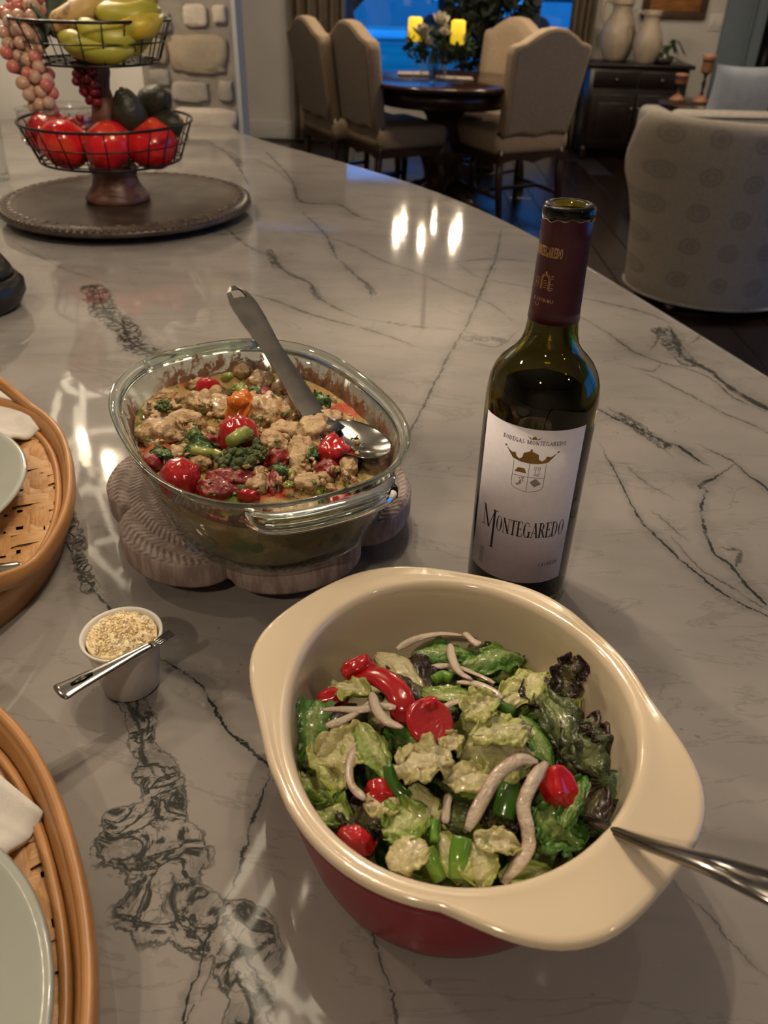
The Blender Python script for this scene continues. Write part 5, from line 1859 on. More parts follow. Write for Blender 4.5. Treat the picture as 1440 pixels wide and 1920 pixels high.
for k in range(6):
    gate.append(q4((.0022, k * .001), (.003, k * .001), g_)); gate.append(q4((-.0022, k * .001), (-.003, k * .001), g_))
for k in range(4): gate.append(q4((-.0012, .001 + .0014 * k), (.0012, .001 + .0014 * k), g_))
for y_ in (0, .0012, .0035, .007, .0085): gate.append(q4((.0034, y_), (.0052, y_ + .0002), g_))
gate += [q4((-.010, 0), (.004, -.0006), g_), q4((-.0052, .0), (-.0052, .006), g_), q4((-.0075, 0), (-.0075, .006), g_), q4((-.0075, .006), (-.0052, .006), g_), q4((-.0075, .003), (-.0052, .003), g_)]
gate += [[(.0006 * math.cos(t), .0102 + .0007 * math.sin(t)) for t in np.linspace(0, 2 * PI, 9)[:-1]]]
ob('capsule_print', cap_mesh(gate, 1036, 545, 'r'), GOLDB, bot, smooth=False)['label'] = 'gold drawing of an arched gate'

# ================================================================== SALAD BOWL
RIMZ = .080
_out = [(465, 1249), (471, 1215), (490, 1185), (520, 1155), (560, 1125), (640, 1082), (720, 1062), (800, 1062), (876, 1074), (959, 1091), (1048, 1126), (1137, 1208), (1192, 1263), (1227, 1325), (1275, 1380), (1316, 1449), (1325, 1500), (1302, 1579), (1268, 1641), (1206, 1710), (1137, 1751), (1055, 1775), (986, 1772), (917, 1744), (862, 1710), (807, 1689), (725, 1655), (642, 1600), (574, 1538), (519, 1462), (491, 1380), (481, 1311)]
_inn = [(545, 1310), (560, 1480), (600, 1545), (700, 1620), (830, 1660), (950, 1662), (1060, 1625), (1140, 1565), (1190, 1480), (1210, 1390), (1180, 1300), (1110, 1200), (1000, 1130), (880, 1095), (760, 1090), (660, 1120), (580, 1190)]
_qo = np.array([PZ(*p, ZC + RIMZ)[:2] for p in _out])
_qi = np.array([PZ(*p, ZC + RIMZ)[:2] for p in _inn])
BC = (_qi.max(0) + _qi.min(0)) / 2


def polar(q, order):
    d = q - BC
    a = np.arctan2(d[:, 1], d[:, 0]); r = np.hypot(d[:, 0], d[:, 1])
    i = np.argsort(a); a, r = a[i], r[i]
    g = np.linspace(-math.pi, math.pi, 256, endpoint=False)
    rr = np.interp(g, np.r_[a - 2 * math.pi, a, a + 2 * math.pi], np.r_[r, r, r])
    Fq = np.fft.rfft(rr); Fq[order + 1:] = 0
    s = np.fft.irfft(Fq, 256)
    return lambda t: np.interp(t, np.r_[g, math.pi], np.r_[s, s[0]])


Rout, Rin = polar(_qo, 9), polar(_qi, 3)
NB = 128
TT = np.linspace(-math.pi, math.pi, NB, endpoint=False)
ro, ri = Rout(TT), Rin(TT)
ro = np.maximum(ro, ri + .009)
bowl = thing('salad_bowl', 'large red stoneware bowl with cream inside and two tab handles', 'bowl', (BC[0], BC[1], ZC))
REDG = pm('red_glaze', (.30, .005, .024), (.25, .004, .020), 6, rough=.2, spec=.3)
CREAMG = pm('cream_glaze', (.72, .60, .44), (.68, .565, .415), 10, rough=.10, coat=.3)


def ringb(r, z):
    return [(r[k] * math.cos(TT[k]), r[k] * math.sin(TT[k]), z if np.isscalar(z) else z[k]) for k in range(NB)]


body = ri + .005
outer = [(body * .80, .0006), (body * .84, .0006), (body * .87, .0025), (body * .895, .010), (body * .935, .028), (body * .975, .048), (body * .995, .062)]
mix_ = lambda a, b, t: a * (1 - t) + b * t
rings = [ringb(r, z) for r, z in outer] + [ringb(mix_(body, ro, .25), .068), ringb(mix_(body, ro, .75), .0715), ringb(ro - .001, .0742), ringb(ro + .0002, .0765)]
ob('outer_shell', loft(rings, True, False), REDG, bowl)
inn_ = [(ro + .0002, .0765), (ro + .0000, .0788), (ro - .0015, .0803), (ro - .0040, .0806), (mix_(ro, ri, .45), .0790), (ri + .004, .0796), (ri + .0012, .0800), (ri - .0014, .0786), (ri - .0030, .0745), (ri * .955, .055), (ri * .915, .034), (ri * .86, .018), (ri * .72, .010), (ri * .4, .009), (ri * .02, .0085)]
ob('inner_glaze', loft([ringb(r, z) for r, z in inn_], False, True), CREAMG, bowl)

# ------------------------------------------------------------------ salad ingredients


def leafmat(name, rib, mid, edge, rough=.28, tr=.22):
    m = NT(name)
    a = m.attr('edge')
    nz = m.math('MULTIPLY', m.math('SUBTRACT', m.noise(m.coord('Object'), 90, 4), .5), .7)
    v = m.math('ADD', a, nz, True)
    c = m.mix(m.rng(v, .10, .45), rib, mid)
    c = m.mix(m.rng(v, .45, .95), c, edge)
    m.col(c)
    m.set(Roughness=rough)
    m.b.inputs['Coat Weight'].default_value = .6
    m.b.inputs['Coat Roughness'].default_value = .10
    m.bump(m.math('ADD', m.noise(m.coord('Object'), 150, 4, .6), m.math('MULTIPLY', m.math('ABSOLUTE', m.math('SUBTRACT', m.noise(m.coord('Object'), 80, 3), .5)), 1.6)), .7, .0035)
    ts = m.n('ShaderNodeBsdfTranslucent')
    m.l(c, ts.inputs[0])
    mx = m.n('ShaderNodeMixShader'); mx.inputs[0].default_value = tr
    m.l(m.b.outputs[0], mx.inputs[1]); m.l(ts.outputs[0], mx.inputs[2]); m.l(mx.outputs[0], m.out.inputs[0])
    return m.m


LM = {
    'pale': leafmat('pale_lettuce', (.66, .62, .34), (.58, .58, .22), (.42, .48, .10)),
    'cream': leafmat('cream_lettuce', (.74, .66, .42), (.68, .61, .32), (.56, .52, .18)),
    'light': leafmat('light_green_lettuce', (.50, .54, .22), (.34, .46, .10), (.19, .33, .04)),
    'green': leafmat('green_lettuce', (.28, .38, .12), (.10, .24, .03), (.05, .15, .02)),
    'dark': leafmat('dark_green_leaf', (.14, .22, .06), (.04, .11, .02), (.022, .06, .014)),
    'red': leafmat('red_leaf_lettuce', (.10, .09, .03), (.035, .022, .014), (.035, .008, .012)),
    'redgreen': leafmat('bronze_lettuce', (.20, .24, .08), (.075, .10, .03), (.030, .026, .014)),
}
ONI = pm('onion_flesh', (.56, .42, .38), (.60, .50, .42), 60, rough=.22, c3=(.46, .24, .24), coat=.4, sss=0)
PEP = pm('green_pepper', (.10, .24, .02), (.16, .32, .035), 30, rough=.2, coat=.5)
PEPD = pm('dark_green_pepper', (.035, .11, .012), (.055, .15, .018), 30, rough=.2, coat=.5)
STALK = pm('green_stalk', (.16, .26, .05), (.09, .18, .03), 18, rough=.3, stretch=(8, 1, 1), coat=.4)
TOMS = pm('tomato_slice_skin', (.46, .010, .016), (.38, .008, .012), 30, rough=.16, coat=.5)
TOMF = pm('tomato_slice_flesh', (.42, .022, .022), (.36, .015, .018), 140, rough=.2, bump=.6, bscale=500, bdist=.001, coat=.5)


def rho(p):
    return math.hypot(p[0] - BC[0], p[1] - BC[1]) / .092


def salad_h(x, y, dh=0.0):
    p = PZ(x, y, ZC + .055)
    return ZC + .050 + .013 * max(0, 1 - rho(p) ** 2) + dh


def leaf_mesh(L, W, seed, ruffle=.25, fold=.2, curl=.2, ragged=.25, shape='oval', N=34, M=21):
    off = Vector((seed * 3.7, seed * 1.3, seed * 9.1))
    V, E = [], []
    for i in range(N):
        u = i / (N - 1)
        if shape == 'oval': hw = max(0.0, math.sin(math.pi * (.04 + .92 * u))) ** .55
        elif shape == 'fan': hw = .25 + .75 * u ** .8
        else: hw = (math.sin(math.pi * (.02 + .9 * u)) ** .8) * (1.1 - .5 * u)
        for j in range(M):
            v = j / (M - 1) * 2 - 1
            rag = 1 + ragged * mnoise.noise(Vector((u * 5, math.copysign(1, v) * 3, 0)) + off) + .5 * ragged * mnoise.noise(Vector((u * 13, math.copysign(1, v) * 3, 5)) + off)
            y = v * hw * W / 2 * rag
            endrag = 1 + (ragged * .35 * mnoise.noise(Vector((v * 3, 7, u)) + off) if u > .7 else 0)
            x = (u - .5) * L * endrag
            z = fold * abs(v) ** 1.3 * W / 2 - curl * L * ((u - .5) ** 2) * 2
            a = abs(v)
            z += ruffle * W * (.18 + .82 * a ** 2) * (.6 * mnoise.noise(Vector((u * 4.2, v * 2.2, 1)) + off) + .35 * mnoise.noise(Vector((u * 9, v * 4.5, 3)) + off))
            z += ruffle * W * .55 * mnoise.noise(Vector((u * 2.2, v * 1.2, 8)) + off)
            q = Vector((u * 3.4, v * 2.4, 4)) + off
            z += ruffle * W * .45 * (1 - 2.4 * abs(mnoise.noise(q))) * (.4 + .6 * a)
            y += ruffle * W * .30 * mnoise.noise(q * 1.3 + Vector((9, 2, 1)))
            x += ruffle * W * .25 * mnoise.noise(q * 1.3 + Vector((3, 8, 5)))
            z += .05 * W * mnoise.noise(q * 4)
            V.append((x, y, z))
            E.append(min(1, a * .75 + max(0, u - .7) * .8))
    Fc = [(i * M + j, (i + 1) * M + j, (i + 1) * M + j + 1, i * M + j + 1) for i in range(N - 1) for j in range(M - 1)]
    return V, Fc, E


def tidy_tilt(A, B, tilt, roll):
    d = Vector(B) - Vector(A)
    ang = math.atan2(d.y, d.x)
    pitch = math.atan2(d.z, math.hypot(d.x, d.y))
    return Euler((roll, -pitch + tilt, ang), 'XYZ')


def s_leaf(p0, p1, w, mat, label, seed, dh=(0, 0), ruffle=.25, fold=.2, curl=.2, roll=0.0, ragged=.25, shape='oval', group='lettuce leaves in the salad'):
    A = PZ(*p0, salad_h(*p0, dh[0])); B = PZ(*p1, salad_h(*p1, dh[1]))
    L = float(np.linalg.norm(B - A)) * 1.06
    mpp = float(np.linalg.norm(PZ(p0[0] + 1, p0[1], A[2]) - A))
    V, Fc, E = leaf_mesh(L * 1.12, w * mpp * 1.2, seed, ruffle, fold, curl, ragged, shape)
    o = ob('lettuce_leaf', (V, Fc), LM[mat], None, tuple((A + B) / 2), tidy_tilt(A, B, 0, roll))
    setattr_f(o.data, 'edge', E)
    md = o.modifiers.new('thick', 'SOLIDIFY'); md.thickness = .0007; md.offset = 0
    return tag(o, label, 'lettuce', group)


def s_strip(name, pts, w, mat, label, cat, group, dh, thick=.0010, n=12, taper=True):
    Q = []
    for k, (x, y) in enumerate(pts):
        d_ = dh if np.isscalar(dh) else dh[k]
        Q.append(PZ(x, y, salad_h(x, y, d_)))
    P = catmull(Q, 7)
    mpp = float(np.linalg.norm(PZ(pts[0][0] + 1, pts[0][1], Q[0][2]) - Q[0]))
    m = len(P)
    o0 = P[m // 2]
    tp = [min(1, .62 + 4.5 * min(i / (m - 1), 1 - i / (m - 1))) if taper else 1 for i in range(m)]
    o = ob(name, tube([tuple(q - o0) for q in P], [w * mpp / 2 * t for t in tp], n, ry=thick), mat, None, tuple(o0))
    return tag(o, label, cat, group)


def s_tomato(px, py, R, thick, a0, a1, rot, label, dh=.004, curved=0.0):
    p = PZ(px, py, salad_h(px, py, dh))
    mpp = float(np.linalg.norm(PZ(px + 1, py, p[2]) - p))
    R *= mpp
    n = 28
    ts = np.linspace(math.radians(a0), math.radians(a1), n)
    full = a1 - a0 >= 359
    prof = [(.0, -thick / 2), (.86, -thick / 2), (.96, -thick * .36), (1.0, 0), (.96, thick * .36), (.86, thick / 2), (.0, thick / 2)]
    rings = []
    for t in ts:
        rings.append([(R * r * math.cos(t), R * r * math.sin(t), z + curved * R * r * r) for r, z in prof])
    m = len(prof)
    V = [q for r in rings for q in r]
    Fs, Ff = [], []
    for i in range(n - 1):
        for j in range(m - 1):
            f = (i * m + j, (i + 1) * m + j, (i + 1) * m + j + 1, i * m + j + 1)
            (Fs if 1 <= j <= 4 else Ff).append(f)
    if not full:
        Ff += [tuple(range(m)), tuple((n - 1) * m + j for j in reversed(range(m)))]
    t_ = thing('tomato_slice', label, 'tomato', tuple(p), rot=rot, group='tomato slices in the salad')
    ob('skin', (V, Fs), TOMS, t_)
    ob('flesh', (V, Ff), TOMF, t_)
    return t_


def Z2(X, Y):
    return (540 + X / 2.3226, 1170 + Y / 2.3226)


zw = lambda w: w / 2.3226
# hidden bed of torn leaves filling the bowl
rs = random.Random(77)
for k in range(78):
    r_ = .082 * math.sqrt(rs.random()); a_ = rs.uniform(0, 6.28)
    zc_ = .030 + .018 * rs.random() - .006 * (r_ / .08) ** 2
    L, W = rs.uniform(.03, .055), rs.uniform(.022, .036)
    V, Fc, E = leaf_mesh(L, W, 200 + k, .3, .25, .2, .3, 'oval', 14, 9)
    kind = rs.choice(['pale', 'light', 'green', 'dark', 'red', 'redgreen', 'dark', 'redgreen'])
    o = ob('lettuce_leaf', (V, Fc), LM[kind], None, (BC[0] + r_ * math.cos(a_), BC[1] + r_ * math.sin(a_), ZC + zc_), (rs.uniform(-.5, .5), rs.uniform(-.5, .5), rs.uniform(0, 6.28)))
    setattr_f(o.data, 'edge', E)
    tag(o, 'torn lettuce leaf buried low among the other salad leaves', 'lettuce', 'torn leaves at the bottom of the salad')

ZL = lambda a, b, w, mat, lab, seed, **k: s_leaf(Z2(*a), Z2(*b), zw(w), mat, lab, seed, **k)
ZL((560, 120), (790, 110), 110, 'green', 'dark green romaine leaf along the far side under pale onion', 1, dh=(.004, .006), ruffle=.18, fold=-.3)
ZL((790, 150), (1010, 120), 130, 'green', 'glossy dark green rolled leaf at the far side by the onion stub', 2, dh=(.008, .006), ruffle=.22, fold=-.5)
ZL((400, 110), (560, 240), 110, 'cream', 'pale ribbed lettuce piece beside the dark purple leaf at the far left', 3, dh=(.006, .006), ruffle=.12, fold=-.35)
ZL((480, 170), (620, 330), 150, 'red', 'dark purple leaf under the pale rib on the far left', 4, dh=(.0, .003), ruffle=.3)
ZL((200, 270), (340, 300), 100, 'pale', 'small pale lettuce curl on the ringed tomato', 5, dh=(.010, .012), ruffle=.4)
ZL((80, 600), (130, 350), 150, 'green', 'green fan shaped leaf stalk standing against the left wall', 6, dh=(.0, .012), ruffle=.10, fold=.3, shape='fan')
ZL((150, 590), (380, 520), 190, 'cream', 'cream folded lettuce heart piece left of the bright green tip', 7, dh=(.003, .006), ruffle=.35, fold=.3)
ZL((320, 440), (430, 640), 140, 'light', 'bright green pointed lettuce tip near the tomato ring', 8, dh=(.014, .010), ruffle=.2, fold=-.3, shape='tear')
ZL((60, 640), (170, 760), 160, 'light', 'frilly pale green lettuce at the left wall', 9, dh=(.0, .003), ruffle=.45)
ZL((110, 780), (250, 850), 150, 'light', 'light green ruffled lettuce lying low at the left front', 10, dh=(.002, .0), ruffle=.3)
ZL((490, 610), (690, 600), 200, 'cream', 'crumpled cream lettuce piece in the middle of the bowl', 11, dh=(.016, .014), ruffle=.42, fold=-.2, ragged=.4)
ZL((780, 520), (1060, 520), 270, 'pale', 'big crumpled pale green lettuce ball right of centre', 12, dh=(.012, .014), ruffle=.34, fold=-.5, curl=.5)
ZL((830, 470), (1050, 440), 150, 'pale', 'folded lettuce flap lying on the big lettuce ball', 13, dh=(.022, .020), ruffle=.3, fold=-.4)
ZL((780, 400), (900, 330), 150, 'pale', 'upright pale lettuce frill behind the big lettuce ball', 14, dh=(.014, .022), ruffle=.35, fold=.4)
ZL((600, 300), (830, 330), 90, 'light', 'narrow green lettuce strip right of the tomato rings', 15, dh=(.008, .008), ruffle=.25)
ZL((960, 310), (1130, 230), 140, 'pale', 'folded pale leaf on the far right below the purple leaf', 16, dh=(.004, .006), ruffle=.4, fold=-.4)
ZL((1040, 260), (1130, 360), 130, 'red', 'dark purple leaf tucked behind the pale fold at the far right', 17, dh=(.002, .0), ruffle=.3)
ZL((1190, 330), (1240, 160), 130, 'red', 'upright frilly purple leaf at the far right wall', 18, dh=(.004, .020), ruffle=.45, fold=.2, ragged=.5)
ZL((1130, 300), (1220, 560), 150, 'redgreen', 'bronze green leaf running down the right side', 19, dh=(.012, .008), ruffle=.3, ragged=.35)
ZL((1210, 440), (1350, 640), 180, 'redgreen', 'wide bronze leaf against the right wall', 20, dh=(.010, .004), ruffle=.35, ragged=.4)
ZL((1280, 420), (1370, 500), 120, 'red', 'curled purple leaf edge touching the right wall', 21, dh=(.010, .012), ruffle=.4, ragged=.4)
ZL((1030, 400), (1140, 590), 90, 'green', 'green lettuce rib left of the bronze leaf', 22, dh=(.010, .008), ruffle=.12, fold=-.4)
ZL((700, 670), (880, 700), 130, 'cream', 'cream lettuce piece left of the long arched onion', 23, dh=(.008, .008), ruffle=.35)
ZL((560, 700), (640, 880), 110, 'pale', 'pale ribbed lettuce stem leading down from the cream crumple', 24, dh=(.008, .006), ruffle=.15, fold=-.4)
ZL((430, 900), (600, 830), 190, 'light', 'light green leaf at the front left above the pale chunk', 25, dh=(.004, .008), ruffle=.3)
ZL((440, 1030), (590, 960), 150, 'cream', 'thick pale lettuce chunk at the front of the bowl', 26, dh=(.012, .014), ruffle=.12, fold=-.2)
ZL((820, 960), (840, 1130), 150, 'pale', 'pale watery lettuce at the front right of the pepper bar', 27, dh=(.010, .008), ruffle=.2)
ZL((830, 950), (1000, 960), 120, 'cream', 'cream lettuce sliver beside the long onion tail', 28, dh=(.010, .008), ruffle=.35)
ZL((940, 1090), (1140, 1080), 100, 'light', 'light green leaf at the front right edge', 29, dh=(.006, .004), ruffle=.2)
ZL((1080, 820), (1240, 980), 220, 'green', 'dark green curly leaf under the fork', 30, dh=(.006, .004), ruffle=.42, ragged=.4)
ZL((1200, 860), (1280, 680), 90, 'green', 'green leaf sprig beside the red tomato wedge', 31, dh=(.012, .016), ruffle=.4, ragged=.4)
ZL((1260, 900), (1370, 720), 130, 'red', 'dark purple leaf between the fork and the right wall', 32, dh=(.0, .004), ruffle=.3)
ZL((250, 820), (390, 900), 180, 'red', 'dark purple leaf in the gap at the left front', 33, dh=(-.002, -.002), ruffle=.4)
ZL((700, 780), (760, 900), 130, 'redgreen', 'bronze leaf hidden left of the arched onion', 34, dh=(.0, .0), ruffle=.3)
ZL((860, 850), (980, 900), 170, 'red', 'dark purple leaf in the hollow right of the arched onion', 35, dh=(-.002, -.002), ruffle=.3)
ZL((350, 780), (480, 800), 110, 'cream', 'small cream leaf under the left onion arc', 36, dh=(.004, .004), ruffle=.4)
ZL((130, 520), (230, 690), 130, 'pale', 'pale lettuce fold beneath the green fan stalk', 37, dh=(.002, .004), ruffle=.35)
ZL((650, 900), (740, 1100), 110, 'pale', 'pale leaf strip behind the upright pepper bar', 38, dh=(.002, .004), ruffle=.25)
ZL((680, 560), (740, 490), 90, 'cream', 'small cream leaf right of the middle crumple', 39, dh=(.010, .012), ruffle=.35)

ONR = leafmat('onion_ribbon', (.74, .63, .50), (.66, .52, .43), (.52, .25, .26), rough=.2, tr=.3)


def s_ribbon(pts, w, label, dh, thick=.0009):
    Q = []
    for k, (x, y) in enumerate(pts):
        Q.append(PZ(x, y, salad_h(x, y, dh if np.isscalar(dh) else dh[k])))
    P = catmull(Q, 8)
    mpp = float(np.linalg.norm(PZ(pts[0][0] + 1, pts[0][1], Q[0][2]) - Q[0]))
    m = len(P)
    o0 = P[m // 2]
    M = 9
    V, E = [], []
    for i, (q, tt_, s_, u_) in enumerate(frames([tuple(p_ - o0) for p_ in P])):
        t = min(1, .45 + 5 * min(i / (m - 1), 1 - i / (m - 1)))
        hw = w * mpp / 2 * t
        tw = .35 * math.sin(i / m * 4 + len(label))
        c_, n_ = math.cos(tw), math.sin(tw)
        for j in range(M):
            v = j / (M - 1) * 2 - 1
            V.append(q + (s_ * c_ + u_ * n_) * (v * hw) + (u_ * c_ - s_ * n_) * (hw * .42 * (1 - v * v)))
            E.append(.05 + .8 * max(0, v) ** 2 + .12 * max(0, -v) ** 3)
    Fc = [(i * M + j, (i + 1) * M + j, (i + 1) * M + j + 1, i * M + j + 1) for i in range(m - 1) for j in range(M - 1)]
    o = ob('onion_strip', (V, Fc), ONR, None, tuple(o0))
    setattr_f(o.data, 'edge', E)
    md = o.modifiers.new('thick', 'SOLIDIFY'); md.thickness = thick; md.offset = 0
    return tag(o, label, 'onion', 'onion strips in the salad')


ON = lambda pts, w, lab, dh, **k: s_ribbon([Z2(*p) for p in pts], zw(w) * .78, lab, dh)
ON([(475, 110), (560, 65), (660, 45), (760, 52)], 40, 'long curved onion strip along the far edge', .010)
ON([(770, 40), (800, 70), (835, 95)], 50, 'short thick onion stub at the far edge', .012)
ON([(705, 90), (715, 150), (745, 210), (800, 245)], 44, 'upright onion strip crossing the dark green leaf', .014)
ON([(735, 255), (810, 260), (880, 290), (935, 330)], 44, 'onion strip below the crossing strip at the far side', .012)
ON([(660, 375), (720, 345), (780, 335), (845, 335)], 46, 'onion strip right of the folded tomato slice', .014)
ON([(150, 375), (230, 372), (310, 375), (400, 360), (470, 365)], 44, 'straight onion strip lying on the tomato at the left', .014)
ON([(165, 445), (240, 420), (310, 380), (370, 330)], 42, 'second onion strip fanning out at the left', .013)
ON([(365, 300), (385, 370), (430, 425), (500, 455)], 52, 'curved onion strip over the ringed tomato', .018)
ON([(290, 540), (268, 620), (275, 700), (335, 765)], 44, 'onion arc hanging over the left front leaves', .010)
ON([(1085, 600), (1010, 590), (920, 650), (850, 760), (780, 900)], 70, 'longest arched onion strip in the right half of the bowl', (.016, .018, .017, .014, .010))
ON([(1125, 605), (1070, 680), (1025, 790), (1045, 900), (1040, 990), (935, 1130)], 72, 'wide pale onion strip winding down to the front edge', (.018, .018, .015, .013, .010, .006))
ON([(700, 740), (690, 800), (685, 870)], 46, 'purple tinged onion piece in the hollow at the centre', .004)
ON([(1310, 690), (1290, 740), (1270, 790)], 36, 'small pink onion piece by the right wall', .006)
ON([(610, 190), (720, 185), (830, 225), (900, 260)], 34, 'thin onion strip shaded under the dark green leaf', .004)

PP = lambda pts, w, m, lab, dh, **k: s_strip('pepper_strip', [Z2(*p) for p in pts], zw(w), m, lab, 'green pepper', 'green pepper strips in the salad', dh, thick=.0035, **k)
PP([(745, 1100), (745, 1020), (760, 930)], 92, PEP, 'upright bright green pepper bar at the front edge', (.006, .010, .012), taper=False)
PP([(660, 1110), (630, 1040), (605, 975)], 70, PEP, 'bright green pepper bar left of the upright one', (.004, .008, .010), taper=False)
PP([(635, 245), (675, 225), (710, 240)], 46, PEP, 'small green pepper bit at the far side', .008, taper=False)
PP([(890, 340), (930, 360), (985, 385)], 40, PEPD, 'green pepper strip behind the big lettuce ball', .010, taper=False)
PP([(970, 690), (955, 760), (935, 840)], 100, PEPD, 'wide dark green pepper piece between the two big onions', (.006, .006, .002), taper=False)
PP([(440, 620), (455, 690), (500, 740), (545, 760)], 60, PEPD, 'curved dark green pepper below the bright green tip', (.008, .006, .004, .002), taper=False)
PP([(640, 860), (635, 900), (640, 950)], 46, PEP, 'short pale green pepper stick at the front', .008, taper=False)



def s_wedge(px, py, w, h, tz, rot, label, dh, seed):
    p = PZ(px, py, salad_h(px, py, dh))
    mpp = float(np.linalg.norm(PZ(px + 1, py, p[2]) - p))
    t_ = thing('tomato_wedge', label, 'tomato', tuple(p), rot=rot, group='tomato slices in the salad')
    V, Fc = blob(w * mpp / 2, h * mpp / 2, tz, .22, 1.6, seed, 4, .04, 5, sq=.75)
    Vc = [(x, y, z if z > -tz * .35 else -tz * .35) for x, y, z in V]     # cut face underneath
    top = [f for f in Fc if max(Vc[i_][2] for i_ in f) > -tz * .349]
    ob('skin', (Vc, top), TOMS, t_)
    low = [f for f in Fc if max(Vc[i_][2] for i_ in f) <= -tz * .349]
    if low: ob('flesh', (Vc, low), TOMF, t_)


s_wedge(*Z2(305, 195), zw(150), zw(90), .007, (.3, -.3, .3), 'red tomato piece farthest to the back left', .010, 1)
s_wedge(*Z2(195, 325), zw(140), zw(90), .007, (.2, -.3, .2), 'red tomato slice peeping out at the left wall', .003, 2)
s_strip('tomato_slice', [Z2(*q) for q in ((285, 225), (380, 225), (460, 275), (500, 350), (490, 430))], zw(105), TOMS, 'big curved red tomato band under the onion strips', 'tomato', 'tomato slices in the salad', (.006, .012, .014, .012, .004), thick=.0032, n=16)
s_tomato(*Z2(612, 432), zw(108), .006, 0, 360, (.40, .15, .4), 'folded red tomato slice with a glistening face near the centre', .014, .15)
s_wedge(*Z2(585, 372), zw(150), zw(80), .006, (.9, -.3, .5), 'raised red flap behind the glistening tomato slice', .017, 3)
s_wedge(*Z2(1170, 715), zw(140), zw(190), .010, (.3, .35, .3), 'bright red tomato wedge beside the fork', .010, 4)
s_wedge(*Z2(405, 745), zw(130), zw(120), .009, (.2, -.2, 0), 'red tomato piece shaded under the left onion arc', .0, 5)
s_wedge(*Z2(300, 950), zw(170), zw(110), .009, (.2, -.4, -.5), 'dark red tomato piece low at the left front wall', .0, 6)

# ------------------------------------------------------------------ fork in the salad
DSTEEL = pm('dark_polished_steel', (.30, .28, .26), (.22, .21, .20), 30, rough=.14, metal=1.0)
a = PZ(1075, 1528, ZC + .058); b = PZ(1190, 1574, ZC + .086); c = PZ(1330, 1620, ZC + .112); d = PZ(1470, 1672, ZC + .126); e = PZ(1580, 1700, ZC + .130)
sfk = thing('serving_fork', 'heavy dark steel serving fork leaning on the bowl rim', 'fork', tuple(a))
P = catmull([q - a for q in (a, b, c, d, e)], 8)
m = len(P)
u = np.linspace(0, 1, m)
ob('handle', tube(P, np.interp(u, [0, .2, .45, .75, .95, 1], [.0042, .0034, .0055, .0105, .0125, .006]), 16, ry=np.interp(u, [0, .3, .7, 1], [.0022, .0024, .0030, .002])), DSTEEL, sfk)
dv = (a - b); dv /= np.linalg.norm(dv); dv = dv * .8 + np.array([-.2, .1, -.35]); dv /= np.linalg.norm(dv)
sd_ = np.cross(dv, [0, 0, 1]); sd_ /= np.linalg.norm(sd_)
ob('neck', tube([(0, 0, 0), tuple(dv * .012), tuple(dv * .022)], [.0042, .006, .0105], 12, ry=[.0022, .002, .0016]), DSTEEL, sfk)
for k in (-1.5, -.5, .5, 1.5):
    ob('tine', tube([tuple(dv * .02 + sd_ * k * .005), tuple(dv * .04 + sd_ * k * .0055), tuple(dv * .058 + sd_ * k * .0052 + np.array([0, 0, .004]))], [.0016, .0015, .0007], 8), DSTEEL, sfk)

# ================================================================== TRIVET
TVC = (-.108, .583)
trv = thing('trivet', 'scalloped whitewashed carved wood trivet on short feet under the glass dish', 'trivet', (TVC[0], TVC[1], ZC))
tm = NT('whitewashed_wood')
tv = tm.coord('Object')
gr = tm.noise(tm.coord('Object', (1, 1, .25)), 120, 4, .6)
wash = tm.mix(tm.rng(gr, .38, .62), (.42, .34, .315), (.27, .20, .18))
# carved rings: fine radial ripples in the top face
sep = tm.n('ShaderNodeSeparateXYZ'); tm.l(tv, sep.inputs[0])
rad = tm.math('SQRT', tm.math('ADD', tm.math('POWER', sep.outputs[0], 2), tm.math('POWER', sep.outputs[1], 2)))
angn = tm.math('ARCTAN2', sep.outputs[1], sep.outputs[0])
rip = tm.math('SINE', tm.math('ADD', tm.math('MULTIPLY', angn, 120), tm.math('MULTIPLY', tm.math('PINGPONG', rad, .009), 900)))
bands = tm.math('SINE', tm.math('MULTIPLY', rad, 520))
carve = tm.math('MULTIPLY', tm.math('ADD', rip, tm.math('MULTIPLY', bands, .8)), tm.rng(sep.outputs[2], .0405, .0415))
tm.col(tm.mix(tm.rng(carve, -.4, -1.4), wash, (.24, .18, .16)))
tm.set(Roughness=.75)
tm.bump(tm.math('ADD', carve, tm.math('MULTIPLY', gr, .6)), .5, .0015)
NT_ = 192
def lobed(s, z):
    o = []
    for k in range(NT_):
        t = 2 * math.pi * k / NT_
        ph = ((t - math.radians(-5)) / (math.pi / 3)) % 1.0
        lob = math.sqrt(max(0, 1 - (2 * ph - 1) ** 2 * .98))
        r = .099 + .032 * (abs(lob) ** .9)
        # lobe centres at 175, 235, 295, 355 degrees ...
        o.append(((r - s) * math.cos(t + math.radians(30)), (r - s) * math.sin(t + math.radians(30)), z))
    return o
ob('board', loft([lobed(.004, .018), lobed(.001, .0195), lobed(0, .022), lobed(0, .039), lobed(.0015, .0415), lobed(.005, .0425), lobed(.03, .0425), lobed(.09, .0425)]), tm.m, trv, auto=50)
for t in (35, 155, 275):
    ob('foot', moved(lathe([(.010, .0005), (.013, .004), (.013, .0185)], 20), (.085 * math.cos(math.radians(t)), .085 * math.sin(math.radians(t)), 0)), tm.m, trv)

